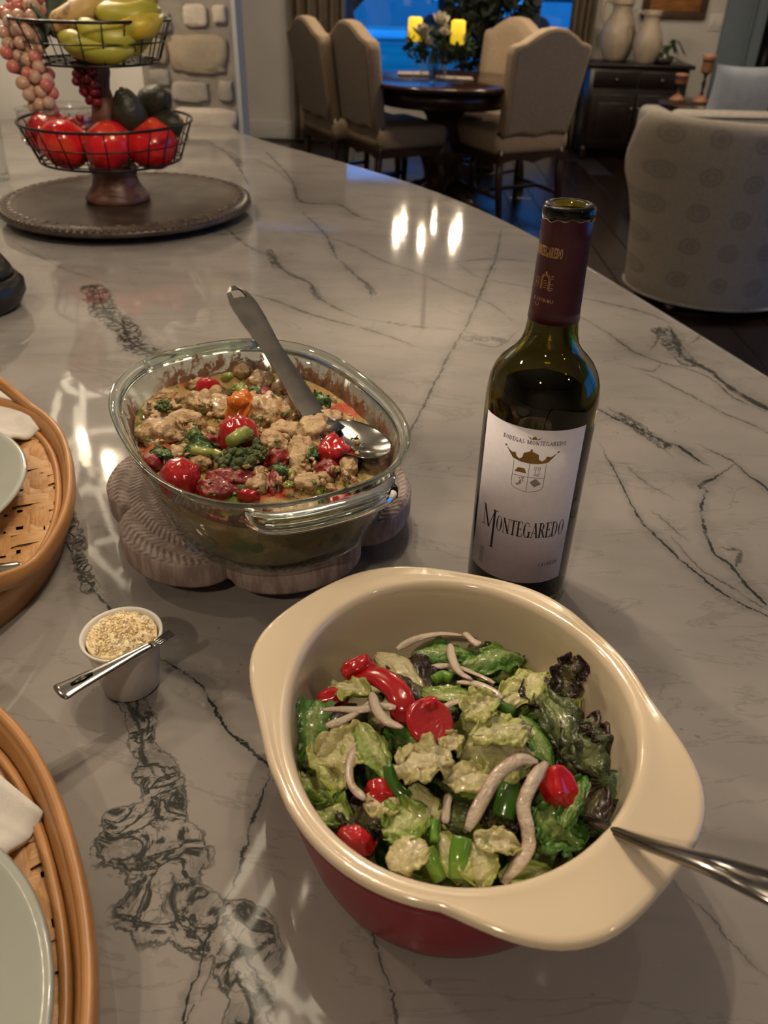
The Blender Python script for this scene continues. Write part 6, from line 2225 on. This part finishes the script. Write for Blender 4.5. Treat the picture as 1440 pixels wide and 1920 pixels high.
# ================================================================== GLASS CASSEROLE
DC = (-.102, .556)
DA = math.radians(119)
DZ = ZC + .0432
DH = .0835
dish = thing('glass_casserole', 'oval clear glass baking dish with ribbed handles, food baked onto its sides', 'baking dish', (DC[0], DC[1], DZ), DA)
ND = 112
def dring(a, b, z, n=2.45):
    return [(*sel(a, b, n, 2 * math.pi * k / ND), z) for k in range(ND)]
DG = clearglass('dish_glass', (.93, .96, .93), 1.0)
RG = NT('dish_rim_glass'); RG.col((.86, .93, .87)); RG.set(Roughness=.02, IOR=1.48); RG.b.inputs['Transmission Weight'].default_value = 1.0; RG = RG.m
pr_o = [(.02, .02, 0), (.100, .070, 0), (.108, .077, .002), (.115, .083, .010), (.126, .0925, .045), (.1335, .099, .074)]
pr_i = [(.1295, .095, .074), (.122, .0885, .045), (.111, .079, .012), (.104, .073, .0055), (.02, .02, .0045)]
V, Fc = loft([dring(a, b, z) for a, b, z in pr_o] + [dring(a, b, z) for a, b, z in pr_i])
ob('wall', (V, Fc), DG, dish)
rim = [(.1298, .0953, .0738), (.1335, .099, .0738), (.1365, .102, .0775), (.1385, .104, .0805), (.1386, .1041, .0822), (.1375, .103, .0833), (.1360, .1015, .0828), (.1320, .0975, .0785)]
V, Fc = loft([dring(a, b, z) for a, b, z in rim] + [dring(*rim[0])], False, False)
ob('rim', (V, Fc), RG, dish)
for sg in (1, -1):
    rings = []
    for k in range(17):
        th = math.radians(-27 + 54 * k / 16) + (0 if sg > 0 else PI)
        x, y = sel(.1385, .104, 2.45, th)
        e = 1 - abs(k / 8 - 1) ** 6
        o_ = .003 + .0115 * e
        prof = [(-.001, .070), (o_ * .6, .0675), (o_, .0685), (o_ + .0012, .071), (o_, .0740), (o_ * .75, .0765), (o_ * .5, .0785), (-.001, .0805)]
        nx, ny = sg, 0.25 * y / .05
        ln = math.hypot(nx, ny)
        rings.append([(x + nx / ln * q, y + ny / ln * q, z) for q, z in prof])
    ob('handle', loft(rings), RG, dish)
    ribs = []
    for k in range(3):
        zz = .0705 + .003 * k
        ribs.append(tube([(sel(.1385, .104, 2.45, math.radians(th) + (0 if sg > 0 else PI))[0] + sg * (.0135 - .003 * k), sel(.1385, .104, 2.45, math.radians(th) + (0 if sg > 0 else PI))[1], zz) for th in np.linspace(-22, 22, 12)], .0011, 6))
    ob('handle_rib', join(*ribs), RG, dish)

# baked-on crust on the inside of the glass above the food
cm = NT('baked_on_crust')
cv = cm.coord('Object')
sepc = cm.n('ShaderNodeSeparateXYZ'); cm.l(cv, sepc.inputs[0])
hgt = cm.rng(sepc.outputs[2], .054, .080, 0, 1, False)
n1 = cm.noise(cm.coord('Object', (1, 1, .8)), 60, 5, .7, 1.2)
n2 = cm.noise(cm.coord('Object', (1, 1, .5)), 170, 4, .6)
patch = cm.rng(cm.noise(cv, 14, 2), .30, .52)
val = cm.math('SUBTRACT', cm.math('ADD', cm.math('MULTIPLY', n1, .9), cm.math('MULTIPLY', n2, .35)), cm.math('MULTIPLY', hgt, .36))
dens = cm.math('MULTIPLY', cm.rng(val, .39, .50), patch)
film = cm.math('MULTIPLY', cm.rng(cm.math('SUBTRACT', cm.noise(cv, 24, 3), cm.math('MULTIPLY', hgt, .25)), .34, .56), .55)
alpha = cm.math('MAXIMUM', cm.math('MULTIPLY', dens, .92), film, True)
cc = cm.mix(cm.rng(val, .54, .66), (.20, .075, .025), (.045, .010, .005))
cc = cm.mix(dens, (.34, .25, .15), cc)
cm.col(cc)
cm.set(Roughness=.5)
tr = cm.n('ShaderNodeBsdfTransparent')
mx = cm.n('ShaderNodeMixShader')
cm.l(alpha, mx.inputs[0]); cm.l(tr.outputs[0], mx.inputs[1]); cm.l(cm.b.outputs[0], mx.inputs[2]); cm.l(mx.outputs[0], cm.out.inputs[0])
V, Fc = loft([dring(a - .0006, b - .0006, z) for a, b, z in [(.1238, .0898, .0535), (.1255, .0915, .059), (.1278, .0936, .067), (.1295, .0952, .0735), (.1320, .0975, .0783)]], False, False)
ob('baked_on_crust', (V, Fc), cm.m, dish)

# ------------------------------------------------------------------ filling
FILL_Z = .057
fmn = NT('creamy_filling')
fv = fmn.coord('Object')
c0 = fmn.mix(fmn.rng(fmn.noise(fv, 22, 4, .6), .4, .62), (.36, .22, .06), (.50, .36, .15))
c1 = fmn.mix(fmn.rng(fmn.noise(fmn.coord('Object', loc=(3, 1, 2)), 20, 3), .56, .64), c0, (.48, .07, .025))
c2 = fmn.mix(fmn.rng(fmn.noise(fmn.coord('Object', loc=(7, 5, 1)), 26, 3), .58, .66), c1, (.12, .17, .02))
c3 = fmn.mix(fmn.rng(fmn.noise(fmn.coord('Object', loc=(2, 9, 4)), 60, 4), .60, .70), c2, (.14, .05, .02))
fmn.col(c3)
fmn.set(Roughness=.32)
fmn.b.inputs['Coat Weight'].default_value = .3
fmn.bump(fmn.noise(fv, 150, 5, .65), 1.0, .006)
rings = []
for a, b, z in [(.02, .02, .0050), (.1035, .0725, .0060), (.1105, .0785, .0125), (.1165, .0838, .028), (.1212, .0878, .044), (.1240, .0902, .0570)]:
    rings.append(dring(a - .0009, b - .0009, z))
for s in np.linspace(.985, .02, 28):
    rings.append([(x, y, FILL_Z + .004 * mnoise.noise(Vector((x * 60, y * 60, 3))) + .004 * mnoise.noise(Vector((x * 150, y * 150, 8)))) for x, y, z in dring((.1240 - .0012) * s, (.0902 - .0012) * s, 0)])
fill = ob('casserole_filling', loft(rings), fmn.m, None, (DC[0], DC[1], DZ), (0, 0, DA))
tag(fill, 'creamy yellow baked sauce filling the glass dish', 'casserole', None, 'stuff')

CHK = pm('chicken_meat', (.36, .22, .10), (.48, .33, .17), 55, rough=.34, bump=.8, bscale=170, bdist=.003, c3=(.13, .07, .025), coat=.45)
CHKP = pm('shredded_chicken', (.50, .35, .19), (.38, .24, .12), 90, rough=.5, bump=.9, bscale=260, bdist=.003, coat=.15)
CTOM = pm('cherry_tomato_skin', (.42, .014, .018), (.34, .010, .014), 40, rough=.16, bump=.15, bscale=120, coat=.5)
DTOM = pm('roasted_tomato', (.25, .016, .016), (.17, .012, .012), 90, rough=.3, bump=.9, bscale=200, bdist=.003, coat=.4)
OPEP = pm('orange_pepper', (.58, .16, .01), (.48, .10, .008), 40, rough=.22, coat=.5)
BRS = pm('broccoli_stem', (.30, .34, .08), (.22, .28, .05), 40, rough=.35, coat=.3)
BRC = pm('broccoli_crown', (.045, .075, .016), (.09, .11, .03), 160, rough=.6, bump=.8, bscale=400, bdist=.002)
SPN = LM['dark']


def Z5(X, Y):
    return (250 + X / 3.064, 660 + Y / 3.064)


def cpos(X, Y, dh):
    x, y = Z5(X, Y)
    z = DZ + FILL_Z + dh
    p = PZ(x, y, z)
    mpp = float(np.linalg.norm(PZ(x + 1, y, z) - p))
    return p, mpp / 3.064


def chunk(X, Y, w, h, label, seed, mat=CHK, dh=.004, cat='chicken', group='chicken pieces in the casserole', name='chicken_piece', amp=.35, rz=0.0, zr=.55):
    p, k = cpos(X, Y, dh)
    rx, ry = w * k / 2, h * k / 2 / .75
    V, Fc = blob(rx, ry, min(rx, ry) * zr + .003, amp, 1.6, seed, 4 if w > 130 else 3, .10, 5)
    o = ob(name, (V, Fc), mat, None, tuple(p), (.35, 0, rz))
    tag(o, label, cat, group)


chunk(150, 470, 270, 150, 'browned chicken piece at the left wall of the glass dish', 1, rz=.3)
chunk(300, 400, 230, 120, 'shredded pale chicken behind the left browned piece', 2, CHKP)
chunk(400, 290, 190, 130, 'pale chicken piece below the far cherry tomato', 3)
chunk(500, 320, 170, 130, 'rounded chicken piece left of the orange pepper', 4)
chunk(480, 245, 160, 80, 'flat chicken piece next to the far cherry tomato', 5)
chunk(765, 340, 220, 190, 'large chicken piece right of the orange pepper', 6, dh=.006)
chunk(690, 280, 110, 110, 'small chicken lump behind the large right piece', 7)
chunk(925, 335, 180, 170, 'smooth browned chicken piece beside the serving spoon', 8, dh=.006)
chunk(740, 180, 160, 110, 'chicken piece at the far side with dark herbs', 9)
chunk(850, 215, 120, 120, 'chicken piece far back under the spoon handle', 10)
chunk(1110, 420, 170, 150, 'shredded chicken lump against the spoon bowl', 11, CHKP, dh=.008)
chunk(1040, 470, 190, 190, 'pale shredded chicken mound left of the spoon bowl', 12, CHKP, dh=.010)
chunk(960, 600, 150, 220, 'shredded chicken strand running toward the front', 13, CHKP, dh=.006)
chunk(880, 450, 190, 90, 'yellowish sauced chicken above the shredded mound', 14, CHKP)
chunk(1240, 660, 110, 130, 'small crumbly chicken bit under the spoon bowl', 15, CHKP)
chunk(800, 520, 150, 110, 'crumbled chicken right of the standing broccoli', 16, CHKP)
chunk(250, 600, 130, 110, 'soft chicken piece above the front tomato', 17)
chunk(720, 770, 140, 110, 'yellow sauced chicken piece at the front rim', 18, CHK)
chunk(1010, 760, 160, 90, 'crumbly chicken at the front near the handle', 19, CHKP)
chunk(120, 340, 130, 90, 'sauced chicken scrap by the left wall near the greens', 20, CHKP)
chunk(390, 640, 120, 70, 'small golden chicken scrap left of the broccoli crown', 21, CHK)
chunk(640, 110, 130, 80, 'golden chicken scrap at the far wall', 22, CHK)

rs = random.Random(404)
made = 0
while made < 64:
    X, Y = rs.uniform(10, 1330), rs.uniform(130, 830)
    p, k = cpos(X, Y, .0)
    d_ = p[:2] - np.array(DC)
    la = abs(d_[0] * math.cos(DA) + d_[1] * math.sin(DA)) / .113
    lb = abs(-d_[0] * math.sin(DA) + d_[1] * math.cos(DA)) / .080
    if la ** 2.4 + lb ** 2.4 > 1: continue
    w_, h_ = rs.uniform(60, 130), rs.uniform(45, 90)
    c_ = rs.random()
    if c_ < .5:
        chunk(X, Y, w_, h_, 'small sauced chicken scrap filling between the larger casserole pieces', 500 + made, rs.choice([CHK, CHKP]), dh=rs.uniform(-.002, .002), amp=.5, rz=rs.uniform(0, 3), group='chicken scraps in the casserole')
    elif c_ < .76:
        chunk(X, Y, w_, h_, 'small roasted tomato scrap filling between the larger casserole pieces', 500 + made, DTOM, dh=rs.uniform(-.002, .002), amp=.5, rz=rs.uniform(0, 3), cat='tomato', name='tomato_scrap', group='tomato scraps in the casserole')
    else:
        chunk(X, Y, w_, h_, 'small green broccoli scrap filling between the larger casserole pieces', 500 + made, rs.choice([BRS, BRC]), dh=rs.uniform(-.002, .002), amp=.5, rz=rs.uniform(0, 3), cat='broccoli', name='broccoli_scrap', group='broccoli scraps in the casserole')
    made += 1

CT = lambda *a, **k: chunk(*a, cat='tomato', group='tomatoes in the casserole', name='cherry_tomato', **k)
CT(270, 735, 235, 190, 'bright whole cherry tomato at the front left of the dish', 31, CTOM, dh=.006, amp=.06, zr=.95)
CT(432, 212, 150, 90, 'cherry tomato at the far side of the dish', 32, CTOM, dh=.006, amp=.08, zr=.9)
CT(605, 490, 235, 190, 'cherry tomato behind the standing broccoli in the middle', 33, CTOM, dh=.010, amp=.06, zr=.95)
CT(1150, 570, 190, 150, 'burst bright tomato left of the spoon bowl', 34, CTOM, dh=.008, amp=.35)
CT(1200, 610, 180, 80, 'flattened red tomato skin by the spoon bowl', 35, CTOM, dh=.004, amp=.3)
CT(750, 245, 100, 90, 'small roasted tomato at the far side under the herbs', 36, DTOM, dh=.006)
CT(110, 640, 130, 110, 'shrivelled tomato at the left wall', 37, DTOM)
CT(480, 795, 240, 110, 'wrinkled roasted tomato at the front rim', 38, DTOM, dh=.003, amp=.3)
CT(560, 730, 270, 100, 'dark sun dried tomato below the broccoli crown', 39, DTOM, amp=.45)
CT(820, 740, 100, 170, 'dark dried tomato strip at the front centre', 40, DTOM, amp=.5)
CT(830, 620, 140, 100, 'red roasted tomato right of the broccoli crown', 41, DTOM, amp=.4)
CT(1110, 680, 130, 110, 'dark roasted tomato below the burst tomato', 42, DTOM, amp=.45)
CT(480, 530, 160, 80, 'dark red tomato scrap left of the middle tomato', 43, DTOM, amp=.45)
CT(890, 225, 80, 100, 'small red tomato far back beside the spoon handle', 44, DTOM)
CT(660, 825, 130, 50, 'orange red tomato skin at the front rim', 45, CTOM, amp=.3)

# orange pepper
p, k = cpos(610, 330, .008)
V, Fc = blob(70 * k, 120 * k, .008, .25, 1.8, 3, 4, .08, 5, sq=.8)
tag(ob('orange_pepper', (V, Fc), OPEP, None, tuple(p), (.75, .1, -.25)), 'upright orange pepper piece in the middle of the dish', 'pepper')
p, k = cpos(600, 285, .016)
tag(ob('orange_pepper', blob(60 * k, 55 * k, .006, .3, 2, 8, 3), OPEP, None, tuple(p), (.5, .1, .2)), 'small orange pepper tip above the upright piece', 'pepper')


def broccoli(X, Y, w, label, seed, stem=None, dh=.008, nb=70, tall=.6, crown=BRC):
    p, k = cpos(X, Y, dh)
    t = thing('broccoli_floret', label, 'broccoli', tuple(p), group='broccoli in the casserole')
    r = random.Random(seed)
    R = w * k / 2
    parts = []
    for _ in range(nb):
        d_ = Vector((r.gauss(0, 1), r.gauss(0, 1), abs(r.gauss(0, 1)) * .8)).normalized()
        s = R * r.uniform(.12, .2)
        parts.append(moved(blob(s, s, s, .35, 2.5, r.random() * 90, 2), (d_.x * R * .85, d_.y * R * .85, d_.z * R * tall)))
    parts.append(moved(blob(R * .85, R * .85, R * tall * .85, .2, 2, seed, 3)))
    o = ob('crown', join(*parts), crown, t)
    if stem:
        (dx, dy), L, rad = stem
        d3 = Vector((dx, dy, .25)).normalized() * L * k
        ob('stem', tube([(0, 0, 0), tuple(d3 * .5), tuple(d3)], [rad * k * 1.2, rad * k, rad * k * .9], 12), BRS, t)


broccoli(590, 640, 250, 'dark broccoli crown at the front centre of the dish', 1, ((-.8, .3), 150, 26))
broccoli(700, 590, 150, 'dark broccoli crown right of the standing pale stem', 2, None)
broccoli(640, 470, 110, 'standing broccoli floret with a split pale stem in the middle', 3, ((-.3, -1), 170, 42), dh=.018, nb=40, crown=pm('broccoli_pale_crown', (.20, .25, .05), (.12, .17, .04), 140, rough=.55, bump=.8, bscale=400, bdist=.002))
broccoli(610, 215, 100, 'small pale broccoli floret at the far side', 4, ((.3, -1), 80, 30), dh=.008, nb=30, crown=BRS)
broccoli(530, 150, 70, 'thin upright broccoli stem at the far side', 5, ((.2, -.4), 110, 26), dh=.016, nb=24, crown=BRS)
broccoli(470, 590, 90, 'broccoli piece with a pale green stalk at the left', 6, ((-1, -.1), 140, 28), nb=30)
broccoli(890, 765, 70, 'tiny pale broccoli bit at the front rim', 7, None, nb=30, crown=BRS)
broccoli(170, 315, 110, 'dark green broccoli at the left wall', 8, None, nb=40)

for X, Y, w, h, rz, s, lab in [(1020, 560, 110, 90, .4, 51, 'dark spinach leaf on the shredded chicken mound'), (380, 540, 170, 110, .2, 52, 'dark spinach leaf left of the middle tomato'), (150, 565, 140, 60, -.1, 53, 'wet dark spinach leaf near the left wall'),
                               (1090, 260, 90, 90, .6, 54, 'dark spinach leaf stuck to the far right wall'), (350, 460, 90, 60, .1, 55, 'small spinach scrap behind the left spinach leaf'), (840, 660, 100, 60, .5, 56, 'small dark herb scrap at the front centre'), (690, 500, 70, 50, .3, 57, 'dark herb scrap beside the standing broccoli'), (720, 210, 80, 50, .3, 58, 'dark herb scrap on the far chicken piece')]:
    p, k = cpos(X, Y, .013 if X != 1090 else .02)
    V, Fc, E = leaf_mesh(w * k * 1.1, h * k * 1.5, s, .3, -.4, .5, .2)
    o = ob('spinach_leaf', (V, Fc), SPN, None, tuple(p), (.3, 0, rz))
    setattr_f(o.data, 'edge', E)
    md = o.modifiers.new('thick', 'SOLIDIFY'); md.thickness = .0008
    tag(o, lab, 'spinach', 'spinach leaves in the casserole')
rs = random.Random(55)
cr = []
for _ in range(150):
    X, Y = rs.uniform(60, 1300), rs.uniform(250, 780)
    p, k = cpos(X, Y, rs.uniform(.003, .012))
    d_ = p[:2] - np.array(DC)
    la = abs(d_[0] * math.cos(DA) + d_[1] * math.sin(DA)) / .112
    lb = abs(-d_[0] * math.sin(DA) + d_[1] * math.cos(DA)) / .080
    if la ** 2.4 + lb ** 2.4 > 1: continue
    s = rs.uniform(.0012, .0034)
    q = moved(blob(s * rs.uniform(.8, 1.6), s, s * .6, .9, 3, rs.random() * 99, 2), (p[0] - DC[0], p[1] - DC[1], p[2] - DZ), (rs.uniform(0, 3), 0, rs.uniform(0, 3)))
    cr.append(moved(q, rot=(0, 0, -DA)))
o = ob('crumbs', join(*cr), CHKP, fill); o['kind'] = 'stuff'

fl_ = []
rs = random.Random(91)
for _ in range(420):
    X, Y = rs.uniform(0, 1330), rs.uniform(140, 830)
    p, k = cpos(X, Y, rs.uniform(.002, .010))
    d_ = p[:2] - np.array(DC)
    la = abs(d_[0] * math.cos(DA) + d_[1] * math.sin(DA)) / .114
    lb = abs(-d_[0] * math.sin(DA) + d_[1] * math.cos(DA)) / .082
    if la ** 2.4 + lb ** 2.4 > 1: continue
    s = rs.uniform(.0008, .0022)
    q = moved(blob(s * rs.uniform(.8, 1.8), s, .0004, .6, 2, rs.random() * 99, 1), (p[0] - DC[0], p[1] - DC[1], p[2] - DZ), (rs.uniform(-.6, .6), rs.uniform(-.6, .6), rs.uniform(0, 3)))
    fl_.append(moved(q, rot=(0, 0, -DA)))
o = ob('herb_flakes', join(*fl_), SPN, fill); o['kind'] = 'stuff'

# ------------------------------------------------------------------ serving spoon
A = PZ(590, 782, ZC + .116); B = PZ(514, 662, ZC + .1345)
D3 = B - A
def at_y(py_):
    lo, hi = .5, 6
    for _ in range(50):
        mid = (lo + hi) / 2
        v = A + D3 * mid - CAM
        yy = 960 - FPX * (v @ _U) / (v @ _F)
        if yy > py_: lo = mid
        else: hi = mid
    return mid
E_ = A + D3 * at_y(541)
axis = E_ - A
Ls = float(np.linalg.norm(axis))
sp_ = thing('serving_spoon', 'large steel serving spoon with a pierced flat handle in the glass dish', 'spoon', tuple(A))
ax = axis / Ls
sidev = np.cross(ax, [0, 0, 1]); sidev /= np.linalg.norm(sidev)
upv = np.cross(sidev, ax)
# flat handle as a strip with a teardrop hole near its end
us = np.linspace(0, 1, 40)
half = np.interp(us, [0, .15, .5, .72, .86, .95, 1.0], [.0098, .0092, .0088, .0118, .0125, .0095, .0040])
hole = np.array([.0045 * max(0, 1 - ((u - .925) / .045) ** 2) ** .5 if abs(u - .925) < .045 else 0 for u in us])
V, Fc = [], []
for i, u in enumerate(us):
    c_ = ax * u * Ls
    for lay in (0, 1):
        for k in (-1, -.55, 0, .55, 1):
            w = k * half[i]
            if abs(k) == .55: w = math.copysign(max(hole[i], abs(w)), k)
            if k == 0: w = 0
            groove = -.0012 if (lay == 1 and k == 0 and .45 < u < .82) else 0
            arch = .0012 * (1 - k * k)
            V.append(tuple(c_ + sidev * w + upv * ((.0018 if lay else 0) + arch + groove)))
for i in range(39):
    for lay in (0, 1):
        for k in range(4):
            if .88 < us[i] < .965 and k in (1, 2): continue
            q = [i * 10 + lay * 5 + k, (i + 1) * 10 + lay * 5 + k, (i + 1) * 10 + lay * 5 + k + 1, i * 10 + lay * 5 + k + 1]
            Fc.append(tuple(q if lay == 0 else q[::-1]))
    for e in (0, 4):
        Fc.append((i * 10 + e, i * 10 + 5 + e, (i + 1) * 10 + 5 + e, (i + 1) * 10 + e))
ob('handle', (V, Fc), STEEL, sp_, auto=40)
C_ = PZ(664, 832, ZC + .109)
bd = C_ - A
Lb = float(np.linalg.norm(bd))
bx = bd / Lb; bx = np.array([bx[0], bx[1], bx[2] * .25]); bx /= np.linalg.norm(bx)
sy = np.cross(bx, [0, 0, 1]); sy /= np.linalg.norm(sy)
uz = np.cross(sy, bx)
V, Fc = [], []
Nn, Mm = 20, 28
for lay in (0, 1):
    for i in range(Nn + 1):
        r = i / Nn
        for k in range(Mm):
            t = 2 * PI * k / Mm
            dep = -.009 * (1 - r ** 2) - (.0012 if lay == 0 else 0)
            V.append(tuple(bd * 1.02 + bx * .032 * r * math.cos(t) + sy * .022 * r * math.sin(t) + uz * (dep + .006)))
K = (Nn + 1) * Mm
for lay in (0, 1):
    for i in range(Nn):
        for k in range(Mm):
            q = [lay * K + i * Mm + k, lay * K + i * Mm + (k + 1) % Mm, lay * K + (i + 1) * Mm + (k + 1) % Mm, lay * K + (i + 1) * Mm + k]
            Fc.append(tuple(q if lay else q[::-1]))
for k in range(Mm):
    Fc.append((Nn * Mm + k, Nn * Mm + (k + 1) % Mm, K + Nn * Mm + (k + 1) % Mm, K + Nn * Mm + k))
ob('bowl', (V, Fc), STEEL, sp_)
nk = [tuple(ax * .01 + upv * .001), (0, 0, .0005), tuple(bd * .35 + uz * .002), tuple(bd * .62 + uz * .003)]
ob('neck', tube(nk, [.0095, .0095, .0085, .007], 12, ry=.0013), STEEL, sp_)
